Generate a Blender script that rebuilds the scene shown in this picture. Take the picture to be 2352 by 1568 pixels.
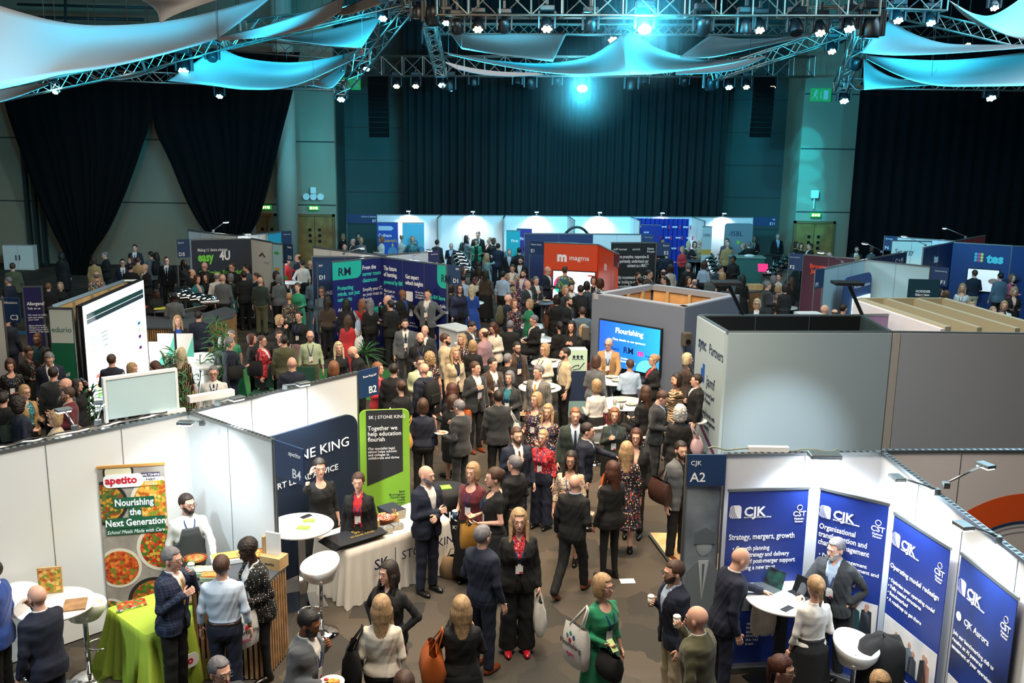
import bpy, bmesh, math, random
import numpy as np
from mathutils import Vector, Matrix
PI=math.pi; rad=math.radians
for o in list(bpy.data.objects): bpy.data.objects.remove(o)
SC=bpy.context.scene; COL=SC.collection
# ------------------------------------------------------------------ camera, world, exposure
FPX=2287.; PITCH=rad(12.24); ROLL=rad(.8); CAMH=6.
cd=bpy.data.cameras.new('camera'); cam=bpy.data.objects.new('camera',cd); COL.objects.link(cam)
cd.sensor_width=36; cd.lens=FPX/2352*36; cd.clip_end=300; cd.clip_start=.1
RM=Matrix.Rotation(PI/2-PITCH,3,'X')@Matrix.Rotation(ROLL,3,'Z')
cam.matrix_world=Matrix.Translation((0,0,CAMH))@RM.to_4x4(); SC.camera=cam
SC.view_settings.view_transform='Standard'; SC.view_settings.look='None'; SC.view_settings.gamma=1
SC.view_settings.use_curve_mapping=False; SC.view_settings.exposure=.42
W=bpy.data.worlds.new('hall_air'); SC.world=W; W.use_nodes=True
W.node_tree.nodes['Background'].inputs[0].default_value=(.05,.062,.075,1); W.node_tree.nodes['Background'].inputs[1].default_value=.38
def ray(x,y): return RM@Vector(((x-1176)/FPX,-(y-784)/FPX,-1))
def P(x,y,z):      # point at height z seen at that place of the photograph
    d=ray(x,y); t=(z-CAMH)/d.z; return Vector((t*d.x,t*d.y,z))
def D(x,y,Y):      # point at distance Y
    d=ray(x,y); t=Y/d.y; return Vector((t*d.x,Y,CAMH+t*d.z))
def lin(h):
    if isinstance(h,tuple): return h
    h=h.lstrip('#'); c=[int(h[i:i+2],16)/255 for i in (0,2,4)]
    return tuple(((v+.055)/1.055)**2.4 if v>.04045 else v/12.92 for v in c)
def light(kind,loc,energy,color=(1,1,1),to=None,size=.3,spot=60,blend=.5,parent=None,sy=None,name='lamp_light'):
    l=bpy.data.lights.new(name,kind); l.energy=energy; l.color=color
    if kind=='AREA':
        l.size=size
        if sy: l.shape='RECTANGLE'; l.size_y=sy
    else: l.shadow_soft_size=size
    if kind=='SPOT': l.spot_size=rad(spot); l.spot_blend=blend
    o=bpy.data.objects.new(name,l); COL.objects.link(o); o.location=loc
    if to is not None: o.rotation_euler=(Vector(to)-Vector(loc)).to_track_quat('-Z','Y').to_euler()
    return o
WARM=(1,.80,.58); COOL=(.82,.93,1); CYAN=(.02,.62,1)
# house lights under the roof: warm over the middle of the hall, cool over the sides, plus an added cyan fill
light('AREA',(.5,16,10.2),1500,WARM,(.5,16,0),5,sy=8)
light('AREA',(.5,7,10.5),900,(1,.88,.74),(0,9,0),4)
light('AREA',(-12,21,9.6),420,(.95,.90,.76),(-11,24,0),6)
light('AREA',(13,22,9.8),750,(.52,.82,1),(11,21,0),6)
light('AREA',(1,33,10.2),400,(.85,.92,.95),(1,33,0),12,sy=4)
light('SPOT',(1.2,13,10.4),3600,(1,.72,.46),(.8,17,0),.4,62,.9)
light('SPOT',(0,10,10.6),1700,(1,.80,.58),(-1.2,11.8,0),.4,62,.9)
light('SPOT',(0,9,9.5),750,(.35,.75,1),(4.4,17.2,2),.4,40,.9)  # cyan fill added for the grey software stand wall, no fixture here
light('SPOT',(-8,4,9.5),2200,(.7,.9,1),(-5,11,1),.5,60,.9)
# ------------------------------------------------------------------ materials
MATS={}
def mat(name,col=(.8,.8,.8),rough=.6,metal=0,emit=0,alpha=1,spec=.5,bump=0,bscale=60,trans=0,tint=None,tscale=4,sheen=0,vary=0):
    if name in MATS: return MATS[name]
    m=bpy.data.materials.new(name); m.use_nodes=True; n=m.node_tree.nodes; l=m.node_tree.links
    b=n['Principled BSDF']; c=lin(col)+(1,)
    b.inputs['Base Color'].default_value=c; b.inputs['Roughness'].default_value=rough
    b.inputs['Metallic'].default_value=metal; b.inputs['Specular IOR Level'].default_value=spec
    if sheen: b.inputs['Sheen Weight'].default_value=sheen
    if emit:
        b.inputs['Emission Color'].default_value=c; b.inputs['Emission Strength'].default_value=emit
    if trans: b.inputs['Transmission Weight'].default_value=trans
    if alpha<1: b.inputs['Alpha'].default_value=alpha
    if bump or tint or vary:
        tc=n.new('ShaderNodeTexCoord'); nz=n.new('ShaderNodeTexNoise'); nz.inputs['Scale'].default_value=tscale if (tint or vary) else bscale
        nz.inputs['Detail'].default_value=6; l.new(tc.outputs['Object'],nz.inputs['Vector'])
        if tint or vary:
            r=n.new('ShaderNodeValToRGB'); r.color_ramp.elements[0].position=.38; r.color_ramp.elements[1].position=.62
            t=lin(tint) if tint else tuple(v*(1-vary) for v in c[:3])
            r.color_ramp.elements[0].color=c; r.color_ramp.elements[1].color=t+(1,)
            l.new(nz.outputs[0],r.inputs[0]); l.new(r.outputs[0],b.inputs['Base Color'])
        if bump:
            n2=nz
            if tint or vary: n2=n.new('ShaderNodeTexNoise'); n2.inputs['Scale'].default_value=bscale; l.new(tc.outputs['Object'],n2.inputs['Vector'])
            bp=n.new('ShaderNodeBump'); bp.inputs['Strength'].default_value=bump; bp.inputs['Distance'].default_value=.01
            l.new(n2.outputs[0],bp.inputs['Height']); l.new(bp.outputs[0],b.inputs['Normal'])
    MATS[name]=m; return m
def pattern(name,base,cols,scale=30,kind='voronoi',amount=.5,rough=.8):
    """printed cloth or food: coloured spots, stripes or checks on a base colour"""
    if name in MATS: return MATS[name]
    m=bpy.data.materials.new(name); m.use_nodes=True; n=m.node_tree.nodes; l=m.node_tree.links
    b=n['Principled BSDF']; b.inputs['Roughness'].default_value=rough
    tc=n.new('ShaderNodeTexCoord'); r=n.new('ShaderNodeValToRGB'); r.color_ramp.interpolation='CONSTANT'
    if kind in('voronoi','dots'):
        v=n.new('ShaderNodeTexVoronoi'); v.inputs['Scale'].default_value=scale; l.new(tc.outputs['Object'],v.inputs['Vector'])
        if kind=='dots': v.inputs['Randomness'].default_value=.35
        sep=n.new('ShaderNodeSeparateColor'); l.new(v.outputs['Color'],sep.inputs[0])
        r.color_ramp.elements[0].color=lin(cols[0])+(1,)
        for i,c in enumerate(cols[1:]):
            e=r.color_ramp.elements.new((i+1)/len(cols)) if i<len(cols)-2 or len(cols)<3 else r.color_ramp.elements[-1]
            e.position=(i+1)/len(cols); e.color=lin(c)+(1,)
        if len(cols)==1: r.color_ramp.elements[-1].color=lin(cols[0])+(1,)
        l.new(sep.outputs[0],r.inputs[0])
        lt=n.new('ShaderNodeMath'); lt.operation='LESS_THAN'; lt.inputs[1].default_value=amount
        l.new(v.outputs['Distance'],lt.inputs[0]); mx=n.new('ShaderNodeMix'); mx.data_type='RGBA'
        mx.inputs[6].default_value=lin(base)+(1,); l.new(lt.outputs[0],mx.inputs[0]); l.new(r.outputs[0],mx.inputs[7]); l.new(mx.outputs[2],b.inputs['Base Color'])
    else:
        w=n.new('ShaderNodeTexWave'); w.inputs['Scale'].default_value=scale; w.inputs['Distortion'].default_value=9 if kind=='zebra' else 0
        w.inputs['Detail'].default_value=1.5; w.bands_direction='Z' if kind=='zebra' else 'X'
        l.new(tc.outputs['Object'],w.inputs['Vector']); src=w.outputs[1]
        if kind=='check':
            w2=n.new('ShaderNodeTexWave'); w2.inputs['Scale'].default_value=scale; w2.bands_direction='Z'; l.new(tc.outputs['Object'],w2.inputs['Vector'])
            mm=n.new('ShaderNodeMath'); mm.operation='MAXIMUM'; l.new(w.outputs[1],mm.inputs[0]); l.new(w2.outputs[1],mm.inputs[1]); src=mm.outputs[0]
        r.color_ramp.elements[0].color=lin(base)+(1,); r.color_ramp.elements[1].position=1-amount; r.color_ramp.elements[1].color=lin(cols[0])+(1,)
        l.new(src,r.inputs[0]); l.new(r.outputs[0],b.inputs['Base Color'])
    MATS[name]=m; return m
def bands(name,stops,axis=2,rough=.4,emit=0,blend=False):
    """a print or a screen: colours stepped along one axis of the panel; stops=[(metres,colour)...]"""
    if name in MATS: return MATS[name]
    m=bpy.data.materials.new(name); m.use_nodes=True; n=m.node_tree.nodes; l=m.node_tree.links; b=n['Principled BSDF']
    tc=n.new('ShaderNodeTexCoord'); s=n.new('ShaderNodeSeparateXYZ'); l.new(tc.outputs['Object'],s.inputs[0])
    lo=stops[0][0]; hi=stops[-1][0]; mr=n.new('ShaderNodeMapRange'); mr.inputs[1].default_value=lo; mr.inputs[2].default_value=hi+1e-4
    l.new(s.outputs[axis],mr.inputs[0]); r=n.new('ShaderNodeValToRGB'); r.color_ramp.interpolation='LINEAR' if blend else 'CONSTANT'
    for i,(z,c) in enumerate(stops):
        p=(z-lo)/(hi-lo+1e-4); e=r.color_ramp.elements[0] if i==0 else (r.color_ramp.elements[-1] if i==len(stops)-1 else r.color_ramp.elements.new(p))
        e.position=p; e.color=lin(c)+(1,)
    l.new(mr.outputs[0],r.inputs[0]); l.new(r.outputs[0],b.inputs['Base Color']); b.inputs['Roughness'].default_value=rough
    if emit: l.new(r.outputs[0],b.inputs['Emission Color']); b.inputs['Emission Strength'].default_value=emit
    MATS[name]=m; return m
WHITE=mat('white_panel','#d9dcdc',.45); ALU=mat('aluminium','#9aa3a6',.35,.9); BLACK=mat('black_plastic','#0b0c0e',.45)
CHROME=mat('chrome','#d8dade',.08,1); NAVY=mat('navy_sign','#17375f',.5); INKW=mat('white_ink','#f2f4f6',.5); INKK=mat('dark_ink','#15203a',.5)
WOOD=mat('pale_timber','#c9a877',.55,tint='#b8935e',tscale=6); SLAT=mat('oak_slat','#a8825a',.5,tint='#8c6946',tscale=9); DARKW=mat('dark_gap','#1d1712',.7)
STEEL=mat('truss_steel','#8f8d86',.35,.85); WPL=mat('white_gloss','#e6e6e3',.25); GRN=mat('leaf_green','#2f6b33',.5,tint='#1c4a22',tscale=8)
# ------------------------------------------------------------------ mesh helpers
class MB:
    def __init__(s): s.v=[];s.f=[];s.m=[]
    def add(s,vs,fs,mi=0):
        b=len(s.v); s.v+=[tuple(v) for v in vs]; s.f+=[tuple(b+i for i in f) for f in fs]; s.m+=[mi]*len(fs); return s
    def box(s,x0,x1,y0,y1,z0,z1,mi=0):
        return s.add([(x,y,z) for z in(z0,z1) for y in(y0,y1) for x in(x0,x1)],[(0,2,3,1),(4,5,7,6),(0,1,5,4),(2,6,7,3),(0,4,6,2),(1,3,7,5)],mi)
    def tube(s,p,q,r,n=8,r2=None,mi=0,cap=True):
        p=Vector(p);q=Vector(q);d=(q-p)
        if d.length<1e-6: return s
        a=d.orthogonal().normalized(); b=d.normalized().cross(a); r2=r if r2 is None else r2
        vs=[p+(a*math.cos(2*PI*i/n)+b*math.sin(2*PI*i/n))*r for i in range(n)]+[q+(a*math.cos(2*PI*i/n)+b*math.sin(2*PI*i/n))*r2 for i in range(n)]
        fs=[(i,(i+1)%n,n+(i+1)%n,n+i) for i in range(n)]
        if cap: fs+=[tuple(range(n-1,-1,-1)),tuple(range(n,2*n))]
        return s.add(vs,fs,mi)
    def path(s,pts,r,n=6,mi=0,closed=False):
        pts=[Vector(p) for p in pts]; m=len(pts); up=Vector((.13,.21,.97)); vs=[];fs=[]
        for i,p in enumerate(pts):
            a=pts[(i-1)%m] if (i>0 or closed) else p; b=pts[(i+1)%m] if (i<m-1 or closed) else p
            t=(b-a).normalized(); u=t.cross(up).normalized(); w=u.cross(t); rr=r[i] if isinstance(r,(list,tuple)) else r
            vs+=[p+(u*math.cos(2*PI*k/n)+w*math.sin(2*PI*k/n))*rr for k in range(n)]
        for i in range(m if closed else m-1):
            j=(i+1)%m
            fs+=[(i*n+k,i*n+(k+1)%n,j*n+(k+1)%n,j*n+k) for k in range(n)]
        if not closed: fs+=[tuple(range(n-1,-1,-1)),tuple((m-1)*n+k for k in range(n))]
        return s.add(vs,fs,mi)
    def lathe(s,prof,c=(0,0,0),n=24,mi=0,sx=1,sy=1):
        vs=[(c[0]+r*math.cos(2*PI*i/n)*sx,c[1]+r*math.sin(2*PI*i/n)*sy,c[2]+z) for r,z in prof for i in range(n)]
        fs=[(k*n+i,k*n+(i+1)%n,(k+1)*n+(i+1)%n,(k+1)*n+i) for k in range(len(prof)-1) for i in range(n)]
        if prof[0][0]>1e-4: fs.append(tuple(range(n-1,-1,-1)))
        if prof[-1][0]>1e-4: fs.append(tuple((len(prof)-1)*n+i for i in range(n)))
        return s.add(vs,fs,mi)
    def prism(s,poly,y0,y1,mi=0):   # outline in x,z pushed along y
        n=len(poly); vs=[(x,y0,z) for x,z in poly]+[(x,y1,z) for x,z in poly]
        return s.add(vs,[tuple(range(n)),tuple(range(2*n-1,n-1,-1))]+[(i,n+i,n+(i+1)%n,(i+1)%n) for i in range(n)],mi)
    def slab(s,poly,z0,z1,mi=0):    # outline in x,y raised along z
        n=len(poly); vs=[(x,y,z0) for x,y in poly]+[(x,y,z1) for x,y in poly]
        return s.add(vs,[tuple(range(n-1,-1,-1)),tuple(range(n,2*n))]+[(i,(i+1)%n,n+(i+1)%n,n+i) for i in range(n)],mi)
    def grid(s,rows,mi=0,wrap=False):
        m=len(rows);n=len(rows[0]); vs=[p for r in rows for p in r]
        return s.add(vs,[(i*n+j,i*n+(j+1)%n,(i+1)*n+(j+1)%n,(i+1)*n+j) for i in range(m-1) for j in range(n if wrap else n-1)],mi)
    def ball(s,c,r,n=12,m=8,mi=0):
        rx,ry,rz=r if isinstance(r,(list,tuple)) else (r,r,r)
        return s.add([(c[0]+rx*math.sin(PI*(k+.001)/(m)*.999)*math.cos(2*PI*i/n),c[1]+ry*math.sin(PI*(k+.001)/m*.999)*math.sin(2*PI*i/n),c[2]+rz*math.cos(PI*k/m)) for k in range(m+1) for i in range(n)],
            [(k*n+i,(k+1)*n+i,(k+1)*n+(i+1)%n,k*n+(i+1)%n) for k in range(m) for i in range(n)],mi)
    def build(s,name,mats,parent=None,smooth=False,solid=0,bevel=0):
        me=bpy.data.meshes.new(name); me.from_pydata(s.v,[],s.f)
        for m in (mats if isinstance(mats,(list,tuple)) else [mats]): me.materials.append(m)
        if len(me.materials)>1: me.polygons.foreach_set('material_index',s.m)
        if smooth: me.polygons.foreach_set('use_smooth',[True]*len(s.f))
        me.update(); o=bpy.data.objects.new(name,me); COL.objects.link(o)
        if parent: o.parent=parent
        if solid: k=o.modifiers.new('thick','SOLIDIFY'); k.thickness=solid
        if bevel: k=o.modifiers.new('bevel','BEVEL'); k.width=bevel; k.segments=2; k.limit_method='ANGLE'
        if smooth=='angle': pass
        return o
def tag(o,label=None,cat=None,group=None,kind=None):
    if label: o['label']=label
    if cat: o['category']=cat
    if group: o['group']=group
    if kind: o['kind']=kind
    return o
def thing(name,label,cat,loc=(0,0,0),rz=0,group=None):
    o=bpy.data.objects.new(name,None); COL.objects.link(o); o.location=loc; o.rotation_euler=(0,0,rz); o.empty_display_size=.1
    return tag(o,label,cat,group)
def struct(name,mb,m,smooth=False): return tag(mb.build(name,m,None,smooth),kind='structure')
def copy_tree(o,parent=None):
    c=o.copy(); COL.objects.link(c); c.parent=parent
    for ch in list(o.children): copy_tree(ch,c)
    return c
def txt(parent,s,x,z,size,m=None,y=-.02,align='LEFT',bold=0,name='lettering',sx=1,shear=0,rot=0,lead=1.,spacing=1):
    cu=bpy.data.curves.new('t','FONT'); cu.body=s; cu.size=size; cu.align_x=align; cu.offset=bold*size; cu.extrude=.0015; cu.shear=shear; cu.space_line=lead; cu.space_character=spacing
    cu.resolution_u=2
    ob=bpy.data.objects.new('t',cu); me=bpy.data.meshes.new_from_object(ob); bpy.data.objects.remove(ob); bpy.data.curves.remove(cu)
    me.materials.clear(); me.materials.append(m or INKW)
    o=bpy.data.objects.new(name,me); COL.objects.link(o); o.parent=parent; o.location=(x,y,z); o.rotation_euler=(PI/2,rot,0); o.scale=(sx,1,1)
    return o
def art(parent,x0,x1,z0,z1,m,y=-.018,name='print',th=.004): return MB().box(x0,x1,y-th,y,z0,z1).build(name,m,parent)
def rrect(x0,x1,z0,z1,r,corners='abcd',n=6):
    pts=[]
    for k,(cx,cz,a,c) in enumerate([(x1,z0,-90,'b'),(x1,z1,0,'c'),(x0,z1,90,'d'),(x0,z0,180,'a')]):
        if c in corners:
            ox=cx+(-r if cx==x1 else r); oz=cz+(-r if cz==z1 else r)
            pts+=[(ox+r*math.cos(rad(a+90*i/n)),oz+r*math.sin(rad(a+90*i/n))) for i in range(n+1)]
        else: pts.append((cx,cz))
    return pts
def frame(A,B):
    A=Vector(A);B=Vector(B); d=B-A; return Vector((A.x,A.y,0)),math.atan2(d.y,d.x),math.hypot(d.x,d.y)
# ------------------------------------------------------------------ the hall
def floor_mat():
    m=bpy.data.materials.new('carpet'); m.use_nodes=True; n=m.node_tree.nodes; l=m.node_tree.links; b=n['Principled BSDF']; b.inputs['Roughness'].default_value=.95; b.inputs['Specular IOR Level'].default_value=.15
    tc=n.new('ShaderNodeTexCoord'); v=n.new('ShaderNodeTexVoronoi'); v.inputs['Scale'].default_value=1.9; v.distance='MANHATTAN'; nz=n.new('ShaderNodeTexNoise'); nz.inputs['Scale'].default_value=2.2
    mx=n.new('ShaderNodeMix'); mx.data_type='VECTOR'; mx.inputs[0].default_value=.18; l.new(tc.outputs['Object'],mx.inputs[4]); l.new(nz.outputs['Color'],mx.inputs[5]); l.new(tc.outputs['Object'],nz.inputs['Vector']); l.new(mx.outputs[1],v.inputs['Vector'])
    sp=n.new('ShaderNodeSeparateColor'); l.new(v.outputs['Color'],sp.inputs[0])
    r=n.new('ShaderNodeValToRGB'); r.color_ramp.interpolation='CONSTANT'; cs=['#5c554c','#524d46','#635b51','#4b4843']
    for i,c in enumerate(cs):
        e=r.color_ramp.elements[0] if i==0 else (r.color_ramp.elements[-1] if i==3 else r.color_ramp.elements.new(i/4)); e.position=i/4; e.color=lin(c)+(1,)
    l.new(sp.outputs[0],r.inputs[0]); n2=n.new('ShaderNodeTexNoise'); n2.inputs['Scale'].default_value=90; l.new(tc.outputs['Object'],n2.inputs['Vector'])
    m2=n.new('ShaderNodeMix'); m2.data_type='RGBA'; m2.blend_type='MULTIPLY'; m2.inputs[0].default_value=.7; l.new(r.outputs[0],m2.inputs[6]); l.new(n2.outputs['Fac'],m2.inputs[7]); l.new(m2.outputs[2],b.inputs['Base Color'])
    bp=n.new('ShaderNodeBump'); bp.inputs['Strength'].default_value=.5; l.new(n2.outputs['Fac'],bp.inputs['Height']); l.new(bp.outputs[0],b.inputs['Normal']); return m
struct('floor',MB().box(-26,26,-3,50,-.1,0),floor_mat())
struct('ceiling',MB().box(-26,26,-3,50,17,17.2),mat('ceiling_black','#101418',.9))
BEIGE=mat('beige_wall','#9a8f7b',.8,vary=.06,tscale=.6); TEALW=mat('grey_green_wall','#3a4644',.8); DKL=mat('wall_joint','#3a3a36',.9)
def hall_wall(name,x0,x1,Y,m,zs=(2.6,5.2,7.4),th=.3,y1=None):
    mb=MB().box(x0,x1,Y,Y+th,0,16.9)
    for z in zs: mb.box(x0+.01,x1-.01,Y-.012,Y+.002,z,z+.05,1)
    return struct(name,mb,[m,DKL])
def X(px,py,Y): return D(px,py,Y).x
xa=X(768,300,42); xb=X(928,300,43.5); xc=X(1668,300,43.5); xd=X(1838,350,42)
hall_wall('wall_rear_left',-24,xa,42,BEIGE)
hall_wall('wall_recess_left',xa-.3,xb+.3,44.5,TEALW,(1.6,3.,4.4,5.8,7.2,8.6))
hall_wall('wall_recess_right',xc-.3,xd+.3,44.5,TEALW,(1.6,3.,4.4,5.8,7.2,8.6))
hall_wall('wall_rear_middle',xb,xc,44.6,TEALW,())
hall_wall('wall_rear_right',xd,24,42,BEIGE)
struct('wall_left',MB().box(-24.3,-24,-3,45,0,16.9),BEIGE); struct('wall_right',MB().box(24,24.3,-3,45,0,16.9),BEIGE)
struct('wall_jamb_left',MB().box(xa-.3,xa,42.3,44.5,0,16.9),TEALW); struct('wall_jamb_right',MB().box(xd,xd+.3,42.3,44.5,0,16.9),BEIGE)
# round column in front of the left rear wall
cx=X(655,400,40.5); tag(MB().lathe([(.42,0),(.42,16.9)],(cx,40.7,0),32).build('column',mat('column_paint','#b9b3a2',.7),None,True),kind='structure')
# dark services frame near the left edge
p=D(62,450,41); t=thing('service_riser','dark steel service riser fixed up the left rear wall','riser',(p.x,41.6,0))
for dx in(-.3,0,.3): MB().box(dx-.07,dx+.07,-.1,.1,0,9).build('upright',mat('riser_steel','#26302f',.6),t)
# cloth: hung curtains with folds
BLK=mat('black_drape','#020305',.95,spec=.2); 
def curtain(name,label,px0,px1,Y,z0,z1,fold=.34,amp=.11,m=BLK,py=300):
    x0=X(px0,py,Y);x1=X(px1,py,Y); n=int((x1-x0)/fold*8); rnd=random.Random(len(label)); ph=[rnd.uniform(-.6,.6) for _ in range(n//4+3)]
    rows=[]
    for k in range(9):
        z=z0+(z1-z0)*k/8
        rows.append([(x0+(x1-x0)*i/n,Y+amp*(math.sin(2*PI*i/8+ph[i//4]*.9)+.45*math.sin(2*PI*i/37+k*.05))*(1-.35*k/8),z) for i in range(n+1)])
    return tag(MB().grid(rows).build(name,m,None,True,.02),label,'curtain')
curtain('stage_curtain','wide pleated black stage curtain across the middle of the rear wall',928,1668,42.6,.02,14,m=mat('stage_drape','#070a0d',.9))
curtain('side_curtain','plain black curtain covering the rear wall at the right edge',1962,2480,38.6,.02,13,.5,.07,py=380)
def spline(pts,n):
    pts=[Vector(p) for p in pts]; m=len(pts); out=[]
    for i in range(n+1):
        t=i/n*(m-1); k=min(int(t),m-2); u=t-k; p0=pts[max(k-1,0)];p1=pts[k];p2=pts[k+1];p3=pts[min(k+2,m-1)]
        out.append(.5*((2*p1)+(-p0+p2)*u+(2*p0-5*p1+4*p2-p3)*u*u+(-p0+3*p1-3*p2+p3)*u**3))
    return out
def swag(label,left,right,Y):
    L=spline([D(x,y,Y) for x,y in left],24); R=spline([D(x,y,Y) for x,y in right],24); rows=[]
    for a,b in zip(L,R):
        w=(b-a).length; rows.append([a.lerp(b,j/60)+Vector((0,(.03+.3/(1+w))*math.sin(j*1.25+math.sin(j*.37)*2),0)) for j in range(61)])
    return tag(MB().grid(rows).build('swag_drape',BLK,None,True,.02),label,'drape','black swagged drapes on the left')
swag('black swagged drape nearest the left edge, gathered to a tail near the buffet',[(0,120),(10,235),(55,370),(82,445),(118,525),(150,590),(160,640),(160,690)],[(346,120),(345,275),(330,330),(310,390),(285,455),(250,530),(205,600),(200,690)],39)
swag('black swagged drape beside the round column, hanging above the dark device scheme stand',[(345,120),(350,275),(390,370),(425,455),(455,510),(478,540),(500,570),(505,600)],[(690,120),(672,215),(650,300),(625,400),(600,490),(580,530),(560,570),(550,600)],39)
# doors of the hall
def hall_door(name,px0,px1,pyt,Y,m,exitpx):
    x0=X(px0,540,Y);x1=X(px1,540,Y);zt=2.15
    o=tag(MB().box(x0,x1,Y-.06,Y,0,zt).build(name,m),kind='structure')
    MB().box(x0-.1,x0,Y-.1,Y,0,zt+.1).box(x1,x1+.1,Y-.1,Y,0,zt+.1).box(x0-.1,x1+.1,Y-.1,Y,zt,zt+.1).build('door_frame',mat('door_frame','#7d5a33',.6),o)
    c=(x0+x1)/2; MB().box(c-.008,c+.008,Y-.07,Y-.06,0,zt).build('door_gap',BLACK,o)
    for s in(-1,1):
        for k in range(3): MB().box(c+s*.2-.06,c+s*.2+.06,Y-.075,Y-.06,1.05+k*.24,1.17+k*.24).build('vision_panel',mat('door_glass','#1a1d1f',.1),o)
    e=thing('exit_sign','small lit green and yellow exit sign above the '+('left double doors' if px0==683 else ('right double doors' if px0>1000 else 'dim doors behind the round column')),'sign',(c,Y-.1,0))
    MB().box(-.22,.22,-.04,.04,2.42,2.6).build('housing',mat('exit_green','#1d8a3a',.4,emit=.8),e)
    MB().box(-.16,-.06,-.05,-.04,2.46,2.56).box(-.02,.02,-.05,-.04,2.46,2.56).box(.06,.16,-.05,-.04,2.46,2.56).build('running_figure',mat('exit_yellow','#ffe88a',.4,emit=3),e)
    return o
OAKD=mat('oak_door','#a5793f',.5,tint='#8c6230',tscale=3)
hall_door('door_1',683,765,505,42,OAKD,0); hall_door('door_2',1826,1910,516,42,OAKD,0)
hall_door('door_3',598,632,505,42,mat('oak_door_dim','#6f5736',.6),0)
def big_exit(px,py,Y,label,flip):
    p=D(px,py,Y); t=thing('exit_board',label,'sign',(p.x,Y,p.z)); MB().box(-.42,.42,-.04,.04,-.26,.26).build('board',mat('exit_board_green','#1f9a55',.5,emit=.35),t)
    s=-1 if flip else 1; f=MB()
    f.ball((-.2*s,-.05,.16),(.045,.01,.045)); f.path([(-.2*s,-.05,.1),(-.24*s,-.05,-.02)],.035,5); f.path([(-.24*s,-.05,-.02),(-.15*s,-.05,-.08),(-.17*s,-.05,-.18)],.02,5); f.path([(-.24*s,-.05,-.02),(-.3*s,-.05,-.12),(-.37*s,-.05,-.13)],.02,5); f.path([(-.2*s,-.05,.08),(-.12*s,-.05,.03)],.015,5); f.path([(-.22*s,-.05,.08),(-.3*s,-.05,.06)],.015,5)
    f.build('running_figure',INKW,t); MB().box(.2*s-.09,.2*s+.09,-.055,-.04,-.18,.18).build('doorway',INKW,t); MB().box(-.008,.008,-.055,-.04,-.1,.14).box(-.03,.03,-.055,-.04,-.13,-.09).build('arrow',INKW,t)
big_exit(1885,218,41.9,'large green running man exit board high on the right pillar wall',False)
big_exit(806,192,44.35,'large green running man exit board under the truss at left',True)
# wall fittings
p=D(1871,446,41.9); t=thing('wall_speaker','white square wall speaker on the teal lit right pillar','speaker',(p.x,p.y,p.z)); MB().box(-.16,.16,-.12,.05,-.17,.17).build('cabinet',WPL,t,bevel=.04); MB().box(-.02,.02,-.03,.05,-.6,-.17).build('cable',WPL,t)
p=D(720,445,41.9); t=thing('wall_antenna','white antenna cluster of one box and three discs on the left rear wall','antenna',(p.x,p.y,p.z)); MB().box(-.12,.12,-.12,.05,0,.28).build('box',WPL,t,bevel=.04)
for k in(-1,0,1): MB().tube((k*.3,-.06,-.12),(k*.3,.06,-.12),.14,20).build('disc',WPL,t)
p=D(42,592,40); t=thing('wall_cabinet','white double door cabinet on the rear wall at far left','cabinet',(p.x,p.y,p.z)); MB().box(-.6,.6,0,.4,-.5,.5).build('body',WPL,t)
for s in(-1,1):
    d=MB().box(min(0,s*.6)+.01,max(0,s*.6)-.01,-.03,0,-.48,.48).build('door',WPL,t); MB().box(s*.07-.015,s*.07+.015,-.06,-.03,-.1,.12).build('handle',BLACK,d)
# ------------------------------------------------------------------ trusses
def truss(label,A,B,size=.3,step=None,box=True,hid=0):
    A=Vector(A);B=Vector(B); d=(B-A); L=d.length; u=d.normalized(); r=.025 if size<.5 else .03
    side=u.cross(Vector((0,0,1))).normalized(); up=side.cross(u).normalized(); h=size/2
    t=thing('truss',label,'truss',A,0,'lighting trusses under the ceiling')
    def pt(k,i): # corner i at distance k
        s=((-1,-1),(1,-1),(1,1),(-1,1))[i]; return u*k+side*s[0]*h+up*s[1]*h
    ch=MB()
    for i in range(4): ch.tube(pt(0,i),pt(L,i),r,6)
    ch.build('chords',STEEL,t,True)
    n=max(2,int(L/(step or size*1.05))); lc=MB()
    for k in range(n):
        a=L*k/n;b=L*(k+1)/n
        for i in range(4):
            j=(i+1)%4
            if size>.5: lc.tube(pt(a,i),pt(a,j),r*.6,5,cap=False)
            lc.tube(pt(a,i if k%2 else j),pt(b,j if k%2 else i),r*.55,5,cap=False)
    lc.build('lacing',STEEL,t)
    hc=MB(); [hc.tube(u*(L*q)+Vector((0,0,h)),u*(L*q)+Vector((0,0,16.95-(A+u*L*q).z)),.011,5) for q in (.08,.5,.92)]; hid or hc.build('hoist_chain',BLACK,t)
    for k in (0,L):
        e=MB(); [e.tube(pt(k,i),pt(k,(i+1)%4),r,6) for i in range(4)]; e.build('end_frame',STEEL,t)
    return t
TR=[]
def T(label,a,b,size=.3,**k): TR.append((a,b,size)); return truss(label,D(*a),D(*b),size,**k)
T('long slanting truss at upper left, its lower half towards the left edge',(-60,232,27),(330,150,28))
T('long slanting truss at upper left, its middle length under the big sail',(330,150,28),(520,98,28.5))
T('long slanting truss at upper left, its upper length rising to the corner joint',(520,98,28.5),(935,-2,27))
T('thin level truss behind the cyan lamp at upper left',(205,172,32),(480,183,32)); T('thin level truss ending at the exit board, above the column',(480,185,32),(795,198,32))
T('small rear truss crossing in front of the round column',(520,102,35),(850,128,35),.4)
T('steep diagonal truss descending from the corner joint to the left exit board',(938,2,27),(778,205,30),.36)
T('long rear box truss above the stage curtain',(785,152,39),(1865,154,39),.72)
T('narrow level truss behind the row of hanging moving heads',(1000,67,30),(1905,70,30),.28)
T('deep front box truss along the top edge of the picture',(1005,3,24),(2010,5,24),.66)
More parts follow.
